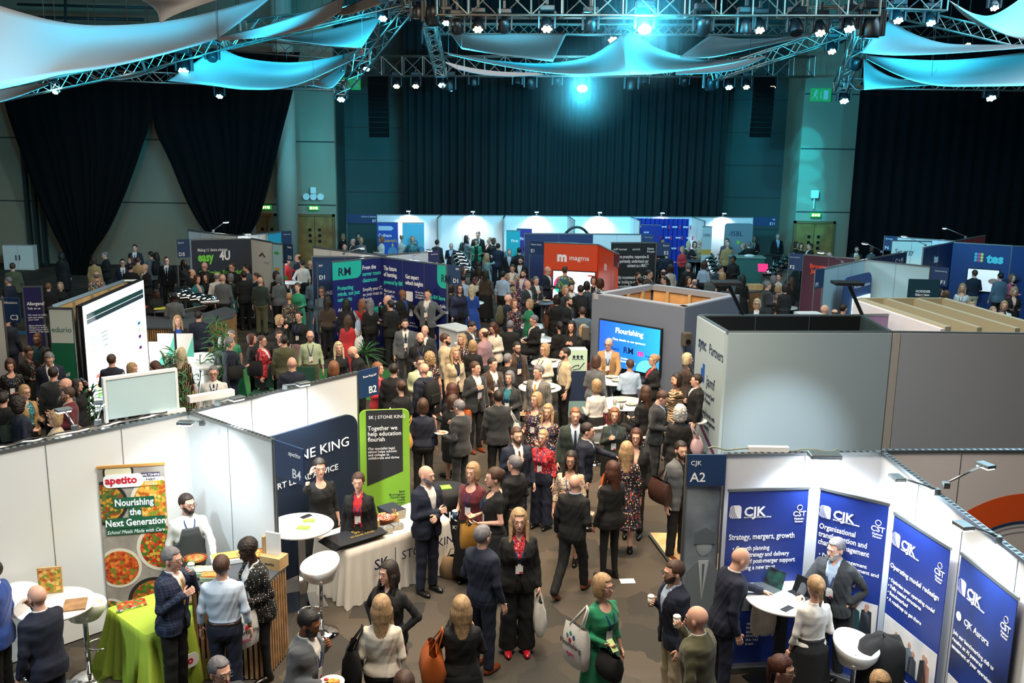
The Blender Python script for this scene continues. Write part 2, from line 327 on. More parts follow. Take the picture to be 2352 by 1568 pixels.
T('short steep truss with dark lamps between the two long box trusses',(985,50,27),(1012,165,30),.3)
T('diagonal truss at right descending leftwards to the rear box truss',(1945,70,29),(1640,172,31),.34)
T('steep diagonal truss descending to the pale pillar at right',(1990,60,28),(1930,200,30),.34)
T('thin level truss below the sails at upper right',(1935,192,31),(2400,198,31),.28)
T('slanting truss descending to the right edge behind the upper right sail',(2040,22,28),(2420,112,26),.3)
T('rear truss behind the upper right sails',(1960,82,36),(2330,62,36),.4)
T('top right truss leaving the front box truss',(1850,-4,26),(2170,6,26),.4)
T('upper corner truss leaving the top edge above the round column',(560,62,30),(935,12,28),.3)
for i,(x0,y0,x1,y1,Y,r) in enumerate([(0,38,330,45,40,.06),(40,10,420,20,40,.05),(150,0,150,160,39,.05),(0,60,200,75,40,.04)]):
    a=D(x0,y0,Y);b=D(x1,y1,Y); tag(MB().tube(a,b,r,8).build('service_pipe',mat('pipe_dark','#3c5055',.5,.5),None,True),['thick dark pipe crossing level behind the large left sail','higher dark pipe touching the top edge at left','upright dark pipe behind the large left sail','short slanting pipe at the top left corner'][i],'pipe','ceiling service pipes')
# ------------------------------------------------------------------ stretch fabric sails
SAIL=mat('stretch_fabric','#7d7674',.75,bump=.05,bscale=20)
def sail(label,top,bot,Y0,Y1=None,belly=.6,Yb=None):
    Y1=Y1 or Y0; n=28
    def lift(pl,Ya,Yz): m=len(pl)-1; return [D(x,y,Ya+(Yz-Ya)*i/m) for i,(x,y) in enumerate(pl)]
    a=spline(lift(top,Y0,Y1),n); b=spline(lift(bot,(Yb or Y0-1.2),(Yb or Y0-1.2)+(Y1-Y0)),n); rows=[]
    for k in range(11):
        s=k/10; rows.append([p.lerp(q,s)+Vector((0,belly*math.sin(PI*s)*math.sin(PI*min(max(i/n,.02),.98)),0)) for i,(p,q) in enumerate(zip(a,b))])
    o=tag(MB().grid(rows).build('fabric_sail',SAIL,None,True,.012),label,'fabric sail','white stretch fabric sails'); tc=MB()
    for c in(rows[0][0],rows[0][-1],rows[-1][0],rows[-1][-1]): tc.tube(c,(c[0],c[1]+.3,16.95),.006,4)
    tc.build('tie_cable',BLACK,o); return o
sail('largest white sail filling the upper left corner',[(-60,-5),(60,32),(150,52),(240,58),(370,50),(500,24),(640,-18)],[(-60,218),(60,192),(140,172),(250,155),(360,130),(440,108),(500,90)],25,28)
sail('small sail hanging from the top edge to a point at left',[(300,-30),(322,-2),(345,12),(362,30),(366,50)],[(620,-30),(510,-4),(450,15),(400,34),(368,52)],24,25,.2)
sail('narrow lit sail below the truss at the left edge',[(-60,214),(0,206),(60,196),(112,190)],[(-60,248),(0,235),(60,216),(112,196)],26,27,.1)
sail('bright cyan sail between the left lamps, with a curled left edge',[(500,106),(560,132),(650,143),(730,137),(842,112)],[(385,186),(480,196),(570,206),(680,196),(836,126)],29,30,.8)
sail('sail stretched from the corner joint towards the round column',[(600,84),(690,80),(780,62),(880,34)],[(640,90),(700,98),(765,106),(832,110)],30,28,.4)
sail('long thin twisted sail along the upper left truss',[(498,88),(600,62),(700,30),(790,-8)],[(502,94),(620,84),(720,62),(784,26)],27,26,.2)
sail('small folded sail at the top above the round column',[(772,28),(800,14),(850,-6)],[(778,35),(810,32),(880,8)],26,26,.1)
sail('small sail above the left exit board',[(660,196),(730,185),(800,140)],[(720,197),(762,202),(792,170)],30,30,.1)
sail('thin curved sail edge beside the left cyan lamp',[(210,178),(290,175),(360,152),(415,135)],[(212,180),(290,182),(365,160),(415,139)],30,30,.05)
sail('four cornered sail left of the brightest lamp, notched on the right',[(1032,74),(1110,80),(1210,78),(1302,76)],[(1060,112),(1130,124),(1200,133),(1270,142)],27,27,.5)
sail('wide middle sail rising to a peak under the brightest lamp, left wing',[(1012,119),(1130,138),(1250,145),(1350,130),(1412,92),(1430,78)],[(1030,126),(1130,148),(1240,166),(1330,173),(1400,173),(1445,172)],28,27,.5)
sail('wide middle sail under the brightest lamp, right wing',[(1430,78),(1462,80),(1505,108),(1580,132),(1650,138),(1720,134)],[(1445,172),(1500,170),(1560,164),(1620,156),(1680,146),(1722,136)],27,28,.5)
sail('slender sail low on the rear truss left of the wide middle sail',[(1014,140),(1080,156),(1150,165),(1235,168)],[(1050,160),(1110,172),(1180,176),(1250,172)],33,33,.1)
sail('sail right of the brightest lamp pointing to the right diagonal truss',[(1632,79),(1690,88),(1780,87),(1866,77)],[(1556,135),(1640,131),(1760,105),(1864,82)],27,28,.5)
sail('slender lit sail low along the right diagonal truss',[(1552,157),(1640,150),(1720,136),(1760,128)],[(1552,172),(1640,168),(1700,158),(1760,132)],30,30,.1)
sail('sail with a high left peak at upper right',[(2042,44),(2090,74),(2160,97),(2240,103),(2420,102)],[(1976,122),(2050,127),(2130,126),(2230,120),(2420,106)],27,26,.5)
sail('long cyan lit sail at the right edge, lowest of the right group',[(1984,126),(2060,134),(2150,138),(2260,132),(2420,112)],[(1990,136),(2070,176),(2150,197),(2260,199),(2420,196)],28,26,.6)
sail('small warm grey sail at the foot of the right steep truss',[(1984,132),(2015,160),(2060,180),(2135,190)],[(1984,207),(2030,203),(2080,200),(2138,196)],28,28,.3)
sail('sail coming down from the top right corner',[(2180,2),(2240,32),(2300,26),(2420,-60)],[(2200,16),(2260,52),(2320,84),(2420,106)],23,22,.5)
sail('tiny rolled sail at the foot of the right steep truss',[(1950,189),(1962,198),(1981,196)],[(1952,191),(1966,206),(1982,207)],29,29,.05)
# ------------------------------------------------------------------ stage lamps
DKG=mat('lamp_body','#14181c',.4)
def lens_mat(k): return {'c':mat('cyan_lens','#8fe9ff',.3,emit=14),'C':mat('bright_cyan_lens','#a8f2ff',.3,emit=160),'w':mat('warm_lens','#ffe0b0',.3,emit=6),'u':mat('dark_lens','#10151c',.1)}[k]
def moving_head(x,y,k,Y,label,sc=1.,tilt=0):
    best=None
    for a,b,sz in TR:
        u=(x-a[0])/((b[0]-a[0]) or 1)
        if -.05<=u<=1.05:
            ty=a[1]+(b[1]-a[1])*u; TY=a[2]+(b[2]-a[2])*u; hh=sz/2*FPX/TY; dv=y-ty-hh
            if -45<dv<75 and abs(TY-Y)<6 and (best is None or abs(dv-15)<best[0]): best=(abs(dv-15),TY,D(x,ty,TY).z-sz/2)
    if best: sc*=best[1]/Y; Y=best[1]
    p=D(x,y,Y); t=thing('moving_head_lamp',label,'stage lamp',p,0,'moving head lamps on the trusses'); t.scale=(sc,)*3
    MB().box(-.17,.17,-.13,.13,.3,.42).build('base',DKG,t,bevel=.02); MB().box(-.03,.03,-.05,.05,.42,max(.6,((best[2]-p.z)/sc+.06) if best else (17-p.z)/sc)).build('clamp',DKG,t)
    MB().box(-.2,-.15,-.07,.07,-.08,.3).box(.15,.2,-.07,.07,-.08,.3).build('yoke',DKG,t,bevel=.01)
    q=Matrix.Rotation(rad(-35 if k!='u' else tilt),3,'X'); h=MB().lathe([(.02,.22),(.1,.2),(.13,.08),(.14,-.08),(.13,-.1)],(0,0,0),16); h.v=[tuple(q@Vector(v)) for v in h.v]; h.build('head',DKG,t,True)
    lm=lens_mat(k); l=MB()
    if k in 'cw':
        for a in range(7):
            ca,sa=(0,0) if a==6 else (math.cos(a*PI/3)*.085,math.sin(a*PI/3)*.085); l.tube((ca,sa,-.1),(ca,sa,-.115),.036,8)
    else: l.tube((0,0,-.1),(0,0,-.115),.12,16)
    l.v=[tuple(q@Vector(v)) for v in l.v]; l.build('lens',lm,t)
LIT=[(1480,57,'C',24,1.25,'brightest glowing cyan lamp on the front box truss'),(1337,195,'C',37,1.5,'glowing cyan lamp above the middle of the stage curtain'),
(423,155,'c',26,1.1,'lit cyan lamp under the large left sail'),(505,216,'c',29,.8,'lit lamp hanging over the second swagged drape'),(784,222,'c',28,.9,'lit cyan lamp below the left exit board'),(128,208,'c',27,.6,'tiny lit lamp under the truss near the left edge'),
(880,36,'c',26,.9,'lit lamp on the corner joint at the top left of the stage'),(1025,47,'c',26,.8,'lit lamp beside the corner joint, near the warm lamps'),(842,153,'c',36,1,'lit lamp at the left end of the rear box truss'),(1015,190,'c',37,1.1,'white lit lamp third along under the rear box truss'),
(1674,195,'c',37,1.1,'white lit lamp under the right part of the rear box truss'),(1950,58,'c',25,1.1,'lit blue white lamp at the right corner joint'),(1938,225,'c',28,1,'lit lamp beside the large right exit board'),(2275,218,'c',26,1,'lit lamp below the lowest right sail'),(2137,46,'c',27,1,'lit cyan lamp near the top right corner truss'),
(1098,60,'w',25,1,'warm lit lamp, first along the front box truss'),(1256,58,'w',25,1.1,'warm lit lamp, second along the front box truss'),(1408,84,'w',25,1,'warm lit lamp hanging low just left of the brightest lamp'),(1744,62,'w',25,1,'warm lit lamp right of the brightest lamp'),(1883,68,'w',25,1.05,'warm lit lamp near the right corner joint'),
(911,193,'w',37,1,'warm lit lamp leftmost under the rear box truss'),(955,193,'w',37,1,'warm lit lamp second from left under the rear box truss'),(1714,195,'w',37,1,'warm lit lamp third from right under the rear box truss'),(1773,195,'w',37,1,'warm lit lamp rightmost under the rear box truss'),
(2062,40,'w',26,1,'warm lit lamp at the foot of the top right truss'),(2222,98,'w',33,.8,'small warm lamp above the right sails'),(2283,12,'w',24,.8,'single white lamp at the top right corner'),(1910,112,'w',27,.9,'warm lamp hanging below the right corner joint'),
(1050,65,'u',25,1,'dark lamp left of the first warm lamp'),(1158,62,'u',25,1,'dark lamp between the two left warm lamps'),(1356,60,'u',25,1.05,'dark lamp left of the low hanging warm lamp'),(1432,98,'u',25,1,'dark lamp hanging lowest under the brightest lamp'),(1615,62,'u',25,1.3,'tilted dark lamp right of the brightest lamp'),(1712,66,'u',25,1.2,'tilted dark lamp just left of the right warm lamp'),(1828,66,'u',25,1.2,'tilted dark lamp between the two right warm lamps'),
(995,40,'u',26,1.5,'large dark lamp at the left corner joint'),(985,95,'u',28,1,'dark lamp on the short steep truss'),(1925,85,'u',25,1.1,'dark lamp below the right corner joint'),(2000,70,'u',25,1.6,'large dark lamp at the right corner joint'),(925,40,'u',26,1,'dark lamp beside the lit corner joint lamp'),(960,32,'u',25,1,'dark lamp right of the corner joint at top left'),
(1088,190,'u',37,1,'dark lamp under the rear truss, fourth from left'),(1188,190,'u',37,1,'dark lamp under the rear truss, near the middle left'),(1218,195,'u',37,1.3,'larger dark lamp under the rear truss, middle left'),(1280,190,'u',37,1,'dark lamp under the rear truss just left of the glowing one'),(1450,198,'u',37,1.4,'larger dark lamp under the rear truss, right of the glowing one'),(1480,188,'u',37,1,'smaller dark lamp beside the larger rear one'),(1572,190,'u',37,1,'dark lamp under the rear truss, between glowing lamp and right white lamp'),(1632,196,'u',37,1.4,'larger dark lamp just left of the right white lamp'),(1032,200,'u',37,1.3,'larger dark lamp right of the left white lamp'),(1965,150,'u',29,1,'dark lamp on the right steep truss'),(488,130,'u',28,1,'dark lamp at the joint of the left trusses')]
for x,y,k,Y,s,lb in LIT: moving_head(x,y,k,Y,lb,s,random.Random(x).choice([-30,20,35,0]))
# the light those lamps throw: cyan up on to the sails and back on to the curtain
def C(a,b,e,spot=70,col=CYAN,size=.15,blend=.8): light('SPOT',D(*a),e*(2.2 if col==CYAN else .8),col,D(*b),size,spot,blend)
C((420,150,24.5),(330,118,26),500,110); C((120,235,23.5),(60,190,26),500,120); C((520,190,26.5),(560,150,29),650,90); C((700,215,27),(760,120,29),380,90)
C((560,60,25),(600,20,26),500,100); C((1060,130,25.5),(1110,105,27.5),450,110); C((1480,190,25),(1450,140,28),1100,110); C((1300,200,25),(1280,160,28),650,100); C((1640,180,25.5),(1680,115,28),650,100)
C((2060,50,24),(2090,110,28),500,90); C((2020,160,25),(2080,150,27.5),800,80); C((2270,230,23),(2290,180,26),700,100); C((2240,10,21),(2300,40,22.5),600,100); C((780,60,26),(850,50,29),350,100)
C((1337,200,36),(1340,420,42.6),2600,75,(.05,.6,.85)); [C((1795,212,36),(1850,yy,42),1500,12,(.01,.7,1),.05,.35) for yy in(330,375,420,465,505)]; C((900,190,34),(740,350,42),600,40,(.1,.7,1)); C((1690,200,35),(1760,420,44.4),1500,45,(.05,.6,.75)); C((1000,200,35),(850,420,44.4),1200,45,(.05,.6,.7))  # right pillar beams: stacked spots added in mid-air, no lamp body
C((500,215,28),(590,440,42),500,40,(.1,.7,.9)); C((128,205,27),(60,420,42),700,45,(.3,.8,.85)); C((300,170,27),(300,520,42),700,45,(.9,.85,.7)); C((1480,60,23),(1480,20,24),300,150); C((1250,40,22.6),(1250,0,24),260,150,(.1,.7,1)); C((1750,40,22.6),(1750,0,24),260,150,(.1,.7,1))
# line array speakers
for px,lb in((868,'tall black line array speaker hanging left of the stage curtain'),(1757,'tall black line array speaker hanging right of the stage curtain')):
    p=D(px,175,39); t=thing('line_array_speaker',lb,'speaker',p,0,'line array speakers beside the curtain')
    for k in range(12):
        a=k*.01*k*.1; MB().box(-.36,.36,-.2+a,.25+a,-.19*(k+1)+.012,-.19*k).build('cabinet',mat('speaker_black','#020203',.9,spec=.1),t)
    MB().box(-.05,.05,0,.05,0,2.4).build('chain',BLACK,t)

def haze(px,py,Y,r,e,dens,label):  # scattering ball and point light added to give a lamp its bloom
    p=D(px,py,Y); m=bpy.data.materials.new('halo_scatter'); m.use_nodes=True; n=m.node_tree.nodes; l=m.node_tree.links; n.remove(n['Principled BSDF']); v=n.new('ShaderNodeVolumeScatter'); v.inputs['Color'].default_value=(.75,.95,1,1)
    tc=n.new('ShaderNodeTexCoord'); mp=n.new('ShaderNodeMapping'); mp.inputs['Scale'].default_value=(1/r,)*3; g=n.new('ShaderNodeTexGradient'); g.gradient_type='SPHERICAL'; k=n.new('ShaderNodeMath'); k.operation='POWER'; k.inputs[1].default_value=1.6; q=n.new('ShaderNodeMath'); q.operation='MULTIPLY'; q.inputs[1].default_value=dens
    l.new(tc.outputs['Object'],mp.inputs[0]); l.new(mp.outputs[0],g.inputs[0]); l.new(g.outputs[1],k.inputs[0]); l.new(k.outputs[0],q.inputs[0]); l.new(q.outputs[0],v.inputs['Density']); l.new(v.outputs[0],n['Material Output'].inputs['Volume'])
    o=MB().ball((0,0,0),r,24,16).build('haze',m,None,True); o.location=p; tag(o,label,'haze',kind='stuff'); light('POINT',p,e,(.08,.7,1),size=.12)
haze(1480,57,23.6,1.7,420,.09,'cyan glowing haze around the brightest lamp on the front truss'); haze(1337,198,36.6,2.2,480,.07,'cyan glowing haze around the lamp above the stage curtain')
# ------------------------------------------------------------------ exhibition stands
def wpt(p,z=2.5): return P(p[0],p[1],z) if len(p)==2 else Vector(p)
WALLS=[]
def wall(label,a,b,m=None,n=None,z=2.5,rail=True,name='stand_wall',perf=False,cat='stand wall',th=.035,post=True):
    A=wpt(a,z);B=wpt(b,z); WALLS.append((A.x,A.y,B.x,B.y,z)); o,rz,L=frame(A,B); t=thing(name,label,cat,o,rz); t['L']=L; n=n or max(1,round(L/.87)); m=m or WHITE
    for i in range(n): MB().box(L*i/n+.004,L*(i+1)/n-.004,-th/2,th/2,.02,z-.03).build('panel',m,t)
    if post:
        for i in range(n+1):
            w=.012 if 0<i<n else .022; MB().box(L*i/n-w*.35,L*i/n+w*.35,-th/2-.004,th/2+.004,0,z-.02).build('post',ALU,t)
    if rail:
        MB().box(-.01,L+.01,-.03,.03,z-.035,z).build('top_rail',ALU,t)
        if perf:
            mb=MB(); k=int(L/.075)
            for i in range(k): mb.box(i*.075+.02,i*.075+.055,-.02,.02,z,z+.002)
            mb.build('rail_slots',BLACK,t)
    return t
def sign(label,a,b,code,small='',z=2.5,h=.36,m=None,right=True,name='stand_sign'):
    A=wpt(a,z);B=wpt(b,z); o,rz,L=frame(A,B); t=thing(name,label,'stand sign',o,rz,None); MB().box(0,L,-.012,.012,z-h,z).build('board',m or NAVY,t)
    if right: txt(t,code,L-.04,z-h+.05,.15,align='RIGHT',bold=.01,y=-.014); small and txt(t,small,L-.04,z-.12,min(.075,1.5*L/max(4,len(small))),align='RIGHT',y=-.014)
    else: txt(t,code,.04,z-h+.05,.15,bold=.01,y=-.014); small and txt(t,small,.04,z-.12,min(.075,1.5*L/max(4,len(small))),y=-.014)
    MB().box(-.012,.012,-.012,.012,0,z).build('pole',ALU,t) ; return t
def arm_lamp(label,base,aim,reach=.55,e=38,at=None,rise=.18,lit=True,col=COOL):
    e=e*1.9
    """clip-on arm lamp: base on a wall top, head held out over the stand"""
    b=Vector(base); d=(Vector(aim)-b); d.z=0; d.normalize(); t=thing('arm_lamp',label,'lamp',b,0)
    MB().box(-.03,.03,-.03,.03,0,.06).build('clamp',ALU,t); hd=d*reach+Vector((0,0,rise)); sd=Vector((-d.y,d.x,0)); u3=Vector((0,0,1))
    MB().tube((0,0,.05),hd-d*.05,.011,8).build('arm',ALU,t,True)
    def slab8(o,l,w,h): return [o+d*(i*l)+sd*(j*w)+u3*(k*h) for k in(0,1) for j in(-1,1) for i in(-1,1)]
    fc=[(0,2,3,1),(4,5,7,6),(0,1,5,4),(2,6,7,3),(0,4,6,2),(1,3,7,5)]
    MB().add(slab8(hd-u3*.015,.055,.085,.035),fc).build('head',ALU,t,bevel=.006)
    MB().add(slab8(hd-u3*.026,.045,.072,.01),fc).build('lens',mat('lamp_lens_lit','#f4fbff',.3,emit=25) if lit else WPL,t)
    if lit: light('SPOT',b+hd+Vector((0,0,-.06)),e,col,b+d*.1+Vector((0,0,-1.)),.06,125,.9)
    return t
def rollup(label,a,b,z=2.05,base='#1c1f24',m=None,name='roll_up_banner',cas=ALU,h0=.08):
    A=wpt(a,z);B=wpt(b,z); o,rz,L=frame(A,B); t=thing(name,label,'banner',o,rz); t['L']=L
    MB().box(0,L,-.004,.004,h0,z).build('print',m or mat('banner_'+base,base,.5),t); MB().box(-.01,L+.01,-.012,.012,z,z+.03).build('top_bar',cas,t)
    MB().box(-.02,L+.02,-.1,.1,0,h0).build('cassette',cas,t,bevel=.01); MB().tube((L/2,.03,h0),(L/2,.03,z),.012).build('pole',ALU,t); return t
# --- food company stand at lower left
C1=P(433,943,2.5)
U=(P(0,1033,2.5)-C1); U.normalize(); A0=C1+U*3.48
w1=wall('long white panel wall behind the food banner, at the left edge',A0,C1,n=4,perf=True)
w2=wall('short white wall dividing the food stand from the law firm stand',C1,P(627,1008,2.5),n=2,perf=True)
w3=wall('white panel wall behind the dark law firm backdrop',C1,P(818,853,2.5),n=3,perf=True)
e2=P(627,1008,2.5); d2=(e2-C1).normalized(); sign('dark blue hanging board of the food stand, reading B4',e2+d2*.02,e2+d2*.54,'B4','apetito',h=.42)
e3=P(818,853,2.5); d3=(e3-C1).normalized(); sign('dark blue board reading B2 at the end of the law firm wall',e3+d3*.02,e3+d3*.42,'B2','Stone King LLP',h=.42)
hp=thing('header_panel','frosted white header panel standing on top of the food stand wall','header panel',*(lambda f:(f[0]+Vector((0,0,2.5)),f[1]))(frame(P(248,970,2.5),P(405,945,2.5))))
L=(P(248,970,2.5)-P(405,945,2.5)).length; MB().box(0,L,-.03,.03,.04,.52).build('panel',mat('frosted','#b9cfd0',.3),hp); MB().box(-.03,0,-.04,.04,0,.55).box(L,L+.03,-.04,.04,0,.55).box(0,L,-.04,.04,.52,.55).build('frame',WPL,hp)
MB().box(L*.6,L+.1,-.06,.0,-.0,.04).build('cable_tray',WPL,hp)
t=thing('cable_bundle','grey and white cable bundle lying on the food stand wall top','cable',A0.lerp(C1,.3)+Vector((0,0,.02))); dd=(C1-A0)*.62; MB().path([dd*(i/30)+Vector((.02*math.sin(i*1.7),.03*math.cos(i*1.1),.012)) for i in range(31)],.012).build('cable',WPL,t,True); MB().path([dd*(i/30)+Vector((.03*math.cos(i*1.3),.02*math.sin(i),.03)) for i in range(31)],.008).build('thin_cable',BLACK,t,True)
pb=A0.lerp(C1,.12); q=thing('power_pack','black lamp power pack on the wall top at the left edge','power pack',(pb.x,pb.y,2.5),frame(A0,C1)[1]); MB().box(0,.3,-.03,.03,0,.05).build('case',BLACK,q)
# two lit lamps behind the wall of the food stand (they serve the stand behind)
b=P(172,988,2.52); arm_lamp('slim lit lamp on the wall top beside the seated group at left',b,b+Vector((-1,1,0)),.3,30)
b=P(225,975,2.52); arm_lamp('second slim lit lamp beside the frosted header panel',b,b+Vector((-.2,1,0)),.3,30)
# food banner
FOOD=lambda n,b,c,s=26:pattern(n,b,c,s,'voronoi',.62,.5)
r=rollup('tall food banner with plates and the words Nourishing the Next Generation',(224,1076),(377,1067),2.05,cas=mat('bamboo','#c58f4d',.5),m=mat('grey_boards','#a39a90',.6,tint='#8d8379',tscale=5)); L=r['L']
def dish(par,x,z,rr,rim,fill,cut=None,y=-.006):
    def disc(rad_,yy,nm,m):
        pts=[(x+rad_*math.cos(2*PI*i/40),z+rad_*math.sin(2*PI*i/40)) for i in range(40)]
        pts=[(min(max(a,.004),L-.004),min(max(b_,.1),2.04)) for a,b_ in pts]; MB().prism(pts,yy-.001,yy).build(nm,m,par)
    disc(rr,y,'plate_picture',rim); disc(rr*.86,y-.0015,'food_picture',fill)
dish(r,L*.86,1.62,.3,mat('plate_cream','#d8cdb8'),FOOD('f1','#c9822a',['#d9a43f','#7c8f2c','#b5551d','#e3bd68']))
dish(r,L*.05,1.62,.27,mat('pan_dark','#24211f'),FOOD('f2','#5d6b2a',['#c58b2c','#38551e','#8e3d1d']))
dish(r,L*.30,1.99,.17,mat('pan_dark','#24211f'),mat('cream_veg','#d9cfae',.6),y=-.0055); dish(r,L*.92,1.03,.31,mat('plate_cream','#d8cdb8'),FOOD('f3','#b3331c',['#3f6f24','#d8562a','#8c1f12','#c9a63d','#4f7d2c']))
dish(r,L*.22,.80,.25,mat('plate_cream','#d8cdb8'),FOOD('f4','#c8541f',['#e07a32','#a23a16','#6c7d2d'])); dish(r,L*.72,.35,.3,mat('pan_dark','#24211f'),FOOD('f5','#8a4a20',['#4d7a26','#d9923f','#b8612b','#3f661f'])); dish(r,L*.02,.22,.2,mat('plate_cream','#d8cdb8'),FOOD('f2','#5d6b2a',['#c58b2c']))
def logo_apetito(par,x,z,s,y=-.02):
    MB().prism(rrect(x-s*.1,x+s*2.1,z-s*.25,z+s*.55,s*.3),y,y+.006).build('logo_plate',INKW,par); txt(par,'apetito',x,z,s*.62,mat('brand_red','#c5152f',.5),y=y-.002,bold=.03,sx=1.0)
logo_apetito(r,.1*L,1.86,.2); RGN=mat('banner_green','#17563b',.5)
bx=MB(); 
for i,(a,b_,c) in enumerate([('WILTSHIRE','#3d3350','#ffffff'),('- FARM -','#ffffff','#222222'),('FOODS','#e8a21f','#ffffff')]):
    art(r,.64*L,.93*L,1.92-i*.055,1.972-i*.055,mat('wf'+b_,b_,.5),-.012,'logo_plate',.002); txt(r,a,.785*L,1.93-i*.055,.042,mat('ink'+c,c,.5),y=-.017,align='CENTER')
for s_,z_,x0,x1,h in(('Nourishing',1.58,.2,.82,.13),('the',1.46,.42,.62,.11),('Next Generation',1.33,.06,.97,.13)):
    art(r,x0*L,x1*L,z_-.03,z_+h-.03,RGN,-.012,'headline_band',.002); txt(r,s_,(x0+x1)/2*L,z_,.118,y=-.017,align='CENTER',bold=.02,sx=.82)
art(r,.06*L,.96*L,1.22,1.29,RGN,-.012,'headline_band',.002); txt(r,'School Meals Made with Care',.51*L,1.235,.062,y=-.017,align='CENTER',shear=.3,sx=.86); logo_apetito(r,.2*L,.22,.18)
# --- cloth helper: draped table cloth
def cloth_table(label,corners,z,m,flare=.18,name='draped_table',cat='table',seed=1,waves=7):
    t=thing(name,label,cat,(0,0,0)); c=[Vector((p.x,p.y,0)) for p in corners]; ctr=sum(c,Vector())/len(c); rnd=random.Random(seed); t.location=ctr; t['cx']=0
    c=[p-ctr for p in c]; ring=[]
    for i in range(len(c)):
        a,b=c[i],c[(i+1)%len(c)]; n=max(6,int((b-a).length/.035)); e=(b-a).normalized(); nn=Vector((e.y,-e.x,0)); nn=nn if nn.dot(a+b)>0 else -nn
        for k in range(n): s=k/n; ring.append((a.lerp(b,s),nn,min(s,1-s)*(b-a).length,rnd.random()))
    rows=[]; N=len(ring)
    for j in range(9):
        f=j/8; row=[]
        for i,(p,nn,ed,_) in enumerate(ring):
            cor=max(0,1-ed/.28); rad_=p.normalized(); w=.5+.5*math.sin(i*2*PI*waves*4/N+1.3*math.sin(i*.11)); off=nn*(.012+f*.05*w)+rad_*(cor*f*flare*(.4+.6*w)); row.append((p.x+off.x,p.y+off.y,z*(1-f)+.008))
        rows.append(row)
    rows.insert(0,[(p.x+nn.x*.004,p.y+nn.y*.004,z+.008) for p,nn,_,_ in ring]); mb=MB().grid(rows,0,True); mb.add([rows[0][i] for i in range(N)],[tuple(range(N))]); cl=mb.build('cloth',m,t,True)
    MB().slab([(p.x*.98,p.y*.98) for p in c],z-.03,z).build('table_top',WOOD,t)
    for p in c: MB().tube((p.x*.9,p.y*.9,0),(p.x*.9,p.y*.9,z-.03),.02).build('leg',ALU,t)
    return t
LIME=mat('lime_cloth','#9fb83a',.8,bump=.2,bscale=12); gt=[P(250,1397,.75),P(335,1459,.75),P(476,1404,.75),P(395,1352,.75)]
tb=cloth_table('table under a lime green cloth in front of the food banner',gt,.75,LIME,.28,seed=3)
def on_face(a,b,z,label=None,nm='cloth_print'): # empty aligned to a vertical face
    o,rz,L=frame(a,b); e=bpy.data.objects.new(nm,None); COL.objects.link(e); e.location=(o.x,o.y,z); e.rotation_euler=(0,0,rz); return e,L
def face_print(table,a,b,fn):
    o,rz,L=frame(a,b); mw=Matrix.Translation((o.x,o.y,0))@Matrix.Rotation(rz,4,'Z'); before=set(bpy.data.objects)
    e=bpy.data.objects.new('face',None); COL.objects.link(e); fn(e,L)
    for c in list(e.children):
        lm=Matrix.LocRotScale(c.location,c.rotation_euler,c.scale); c.parent=table; c.matrix_basis=(Matrix.Translation(-table.location) @ mw @ lm) if not table.rotation_euler.z else c.matrix_basis
    bpy.data.objects.remove(e)
def fp(e,L):
    logo_apetito(e,.12,.28,.2,-.085); art(e,.72,1.0,.5,.56,mat('wf#3d3350','#3d3350'),-.08,'logo_plate'); txt(e,'WILTSHIRE',.86,.512,.045,y=-.09,align='CENTER'); txt(e,'FARM',.86,.44,.05,y=-.085,align='CENTER'); art(e,.72,1.0,.36,.42,mat('wf#e8a21f','#e8a21f'),-.08,'logo_plate'); txt(e,'FOODS',.86,.37,.045,y=-.09,align='CENTER')
face_print(tb,gt[1],gt[2],fp)
def leaflet(label,x,y,z,m,rz=.3,w=.21,d=.15,h=.004,name='leaflet',cat='leaflet',grp=None,top=None):
    p=P(x,y,z); o=MB().box(-w/2,w/2,-d/2,d/2,0,h).build(name,m); o.location=p; o.rotation_euler=(0,0,rz); tag(o,label,cat,grp); return o
leaflet('food leaflet lying on the lime green cloth',302,1387,.762,FOOD('f3','#b3331c',['#3f6f24']),.5,.3,.2)
p=P(282,1402,.77); t=thing('serving_spoon','steel serving spoon on the lime green cloth','spoon',p,.6); MB().tube((0,0,.005),(.2,0,.01),.006).build('handle',CHROME,t,True); MB().ball((-.03,0,.01),(.04,.028,.012)).build('bowl',CHROME,t,True)
# slatted serving counter
def slat_counter(label,poly,z,top,gap=.035,name='serving_counter',slatm=SLAT):
    c=sum((Vector(p[:2]).to_3d() for p in poly),Vector())/len(poly); t=thing(name,label,'counter',(c.x,c.y,0)); q=[(p[0]-c.x,p[1]-c.y) for p in poly]
    MB().slab([(a*.985,b*.985) for a,b in q],.02,z-.04).build('body',DARKW,t); MB().slab([(a*1.02,b*1.02) for a,b in q],z-.04,z).build('worktop',top,t); mb=MB()
    for i in range(len(q)):
        a=Vector(q[i]+(0,));b=Vector(q[(i+1)%len(q)]+(0,)); n=max(1,int((b-a).length/.055)); e=(b-a).normalized()
        for k in range(n):
            p=a.lerp(b,(k+.5)/n); w=e*.016; nn=Vector((e.y,-e.x,0))*.012; mb.slab([tuple((p-w-nn)[:2]),tuple((p+w-nn)[:2]),tuple((p+w+nn)[:2]),tuple((p-w+nn)[:2])],.02,z-.04)
    mb.build('slats',slatm,t); return t
GREYTOP=mat('grey_worktop','#4a4f55',.5)
ca,cb,cc,cdd=P(447,1330,.98),P(612,1318,.98),P(657,1268,.98),P(500,1270,.98)
slat_counter('slatted oak serving counter holding the hot dishes',[tuple(v[:2]) for v in (P(440,1345,1.12),P(600,1345,1.12),P(655,1292,1.12),P(600,1275,1.12),P(500,1290,1.12))],1.1,GREYTOP)
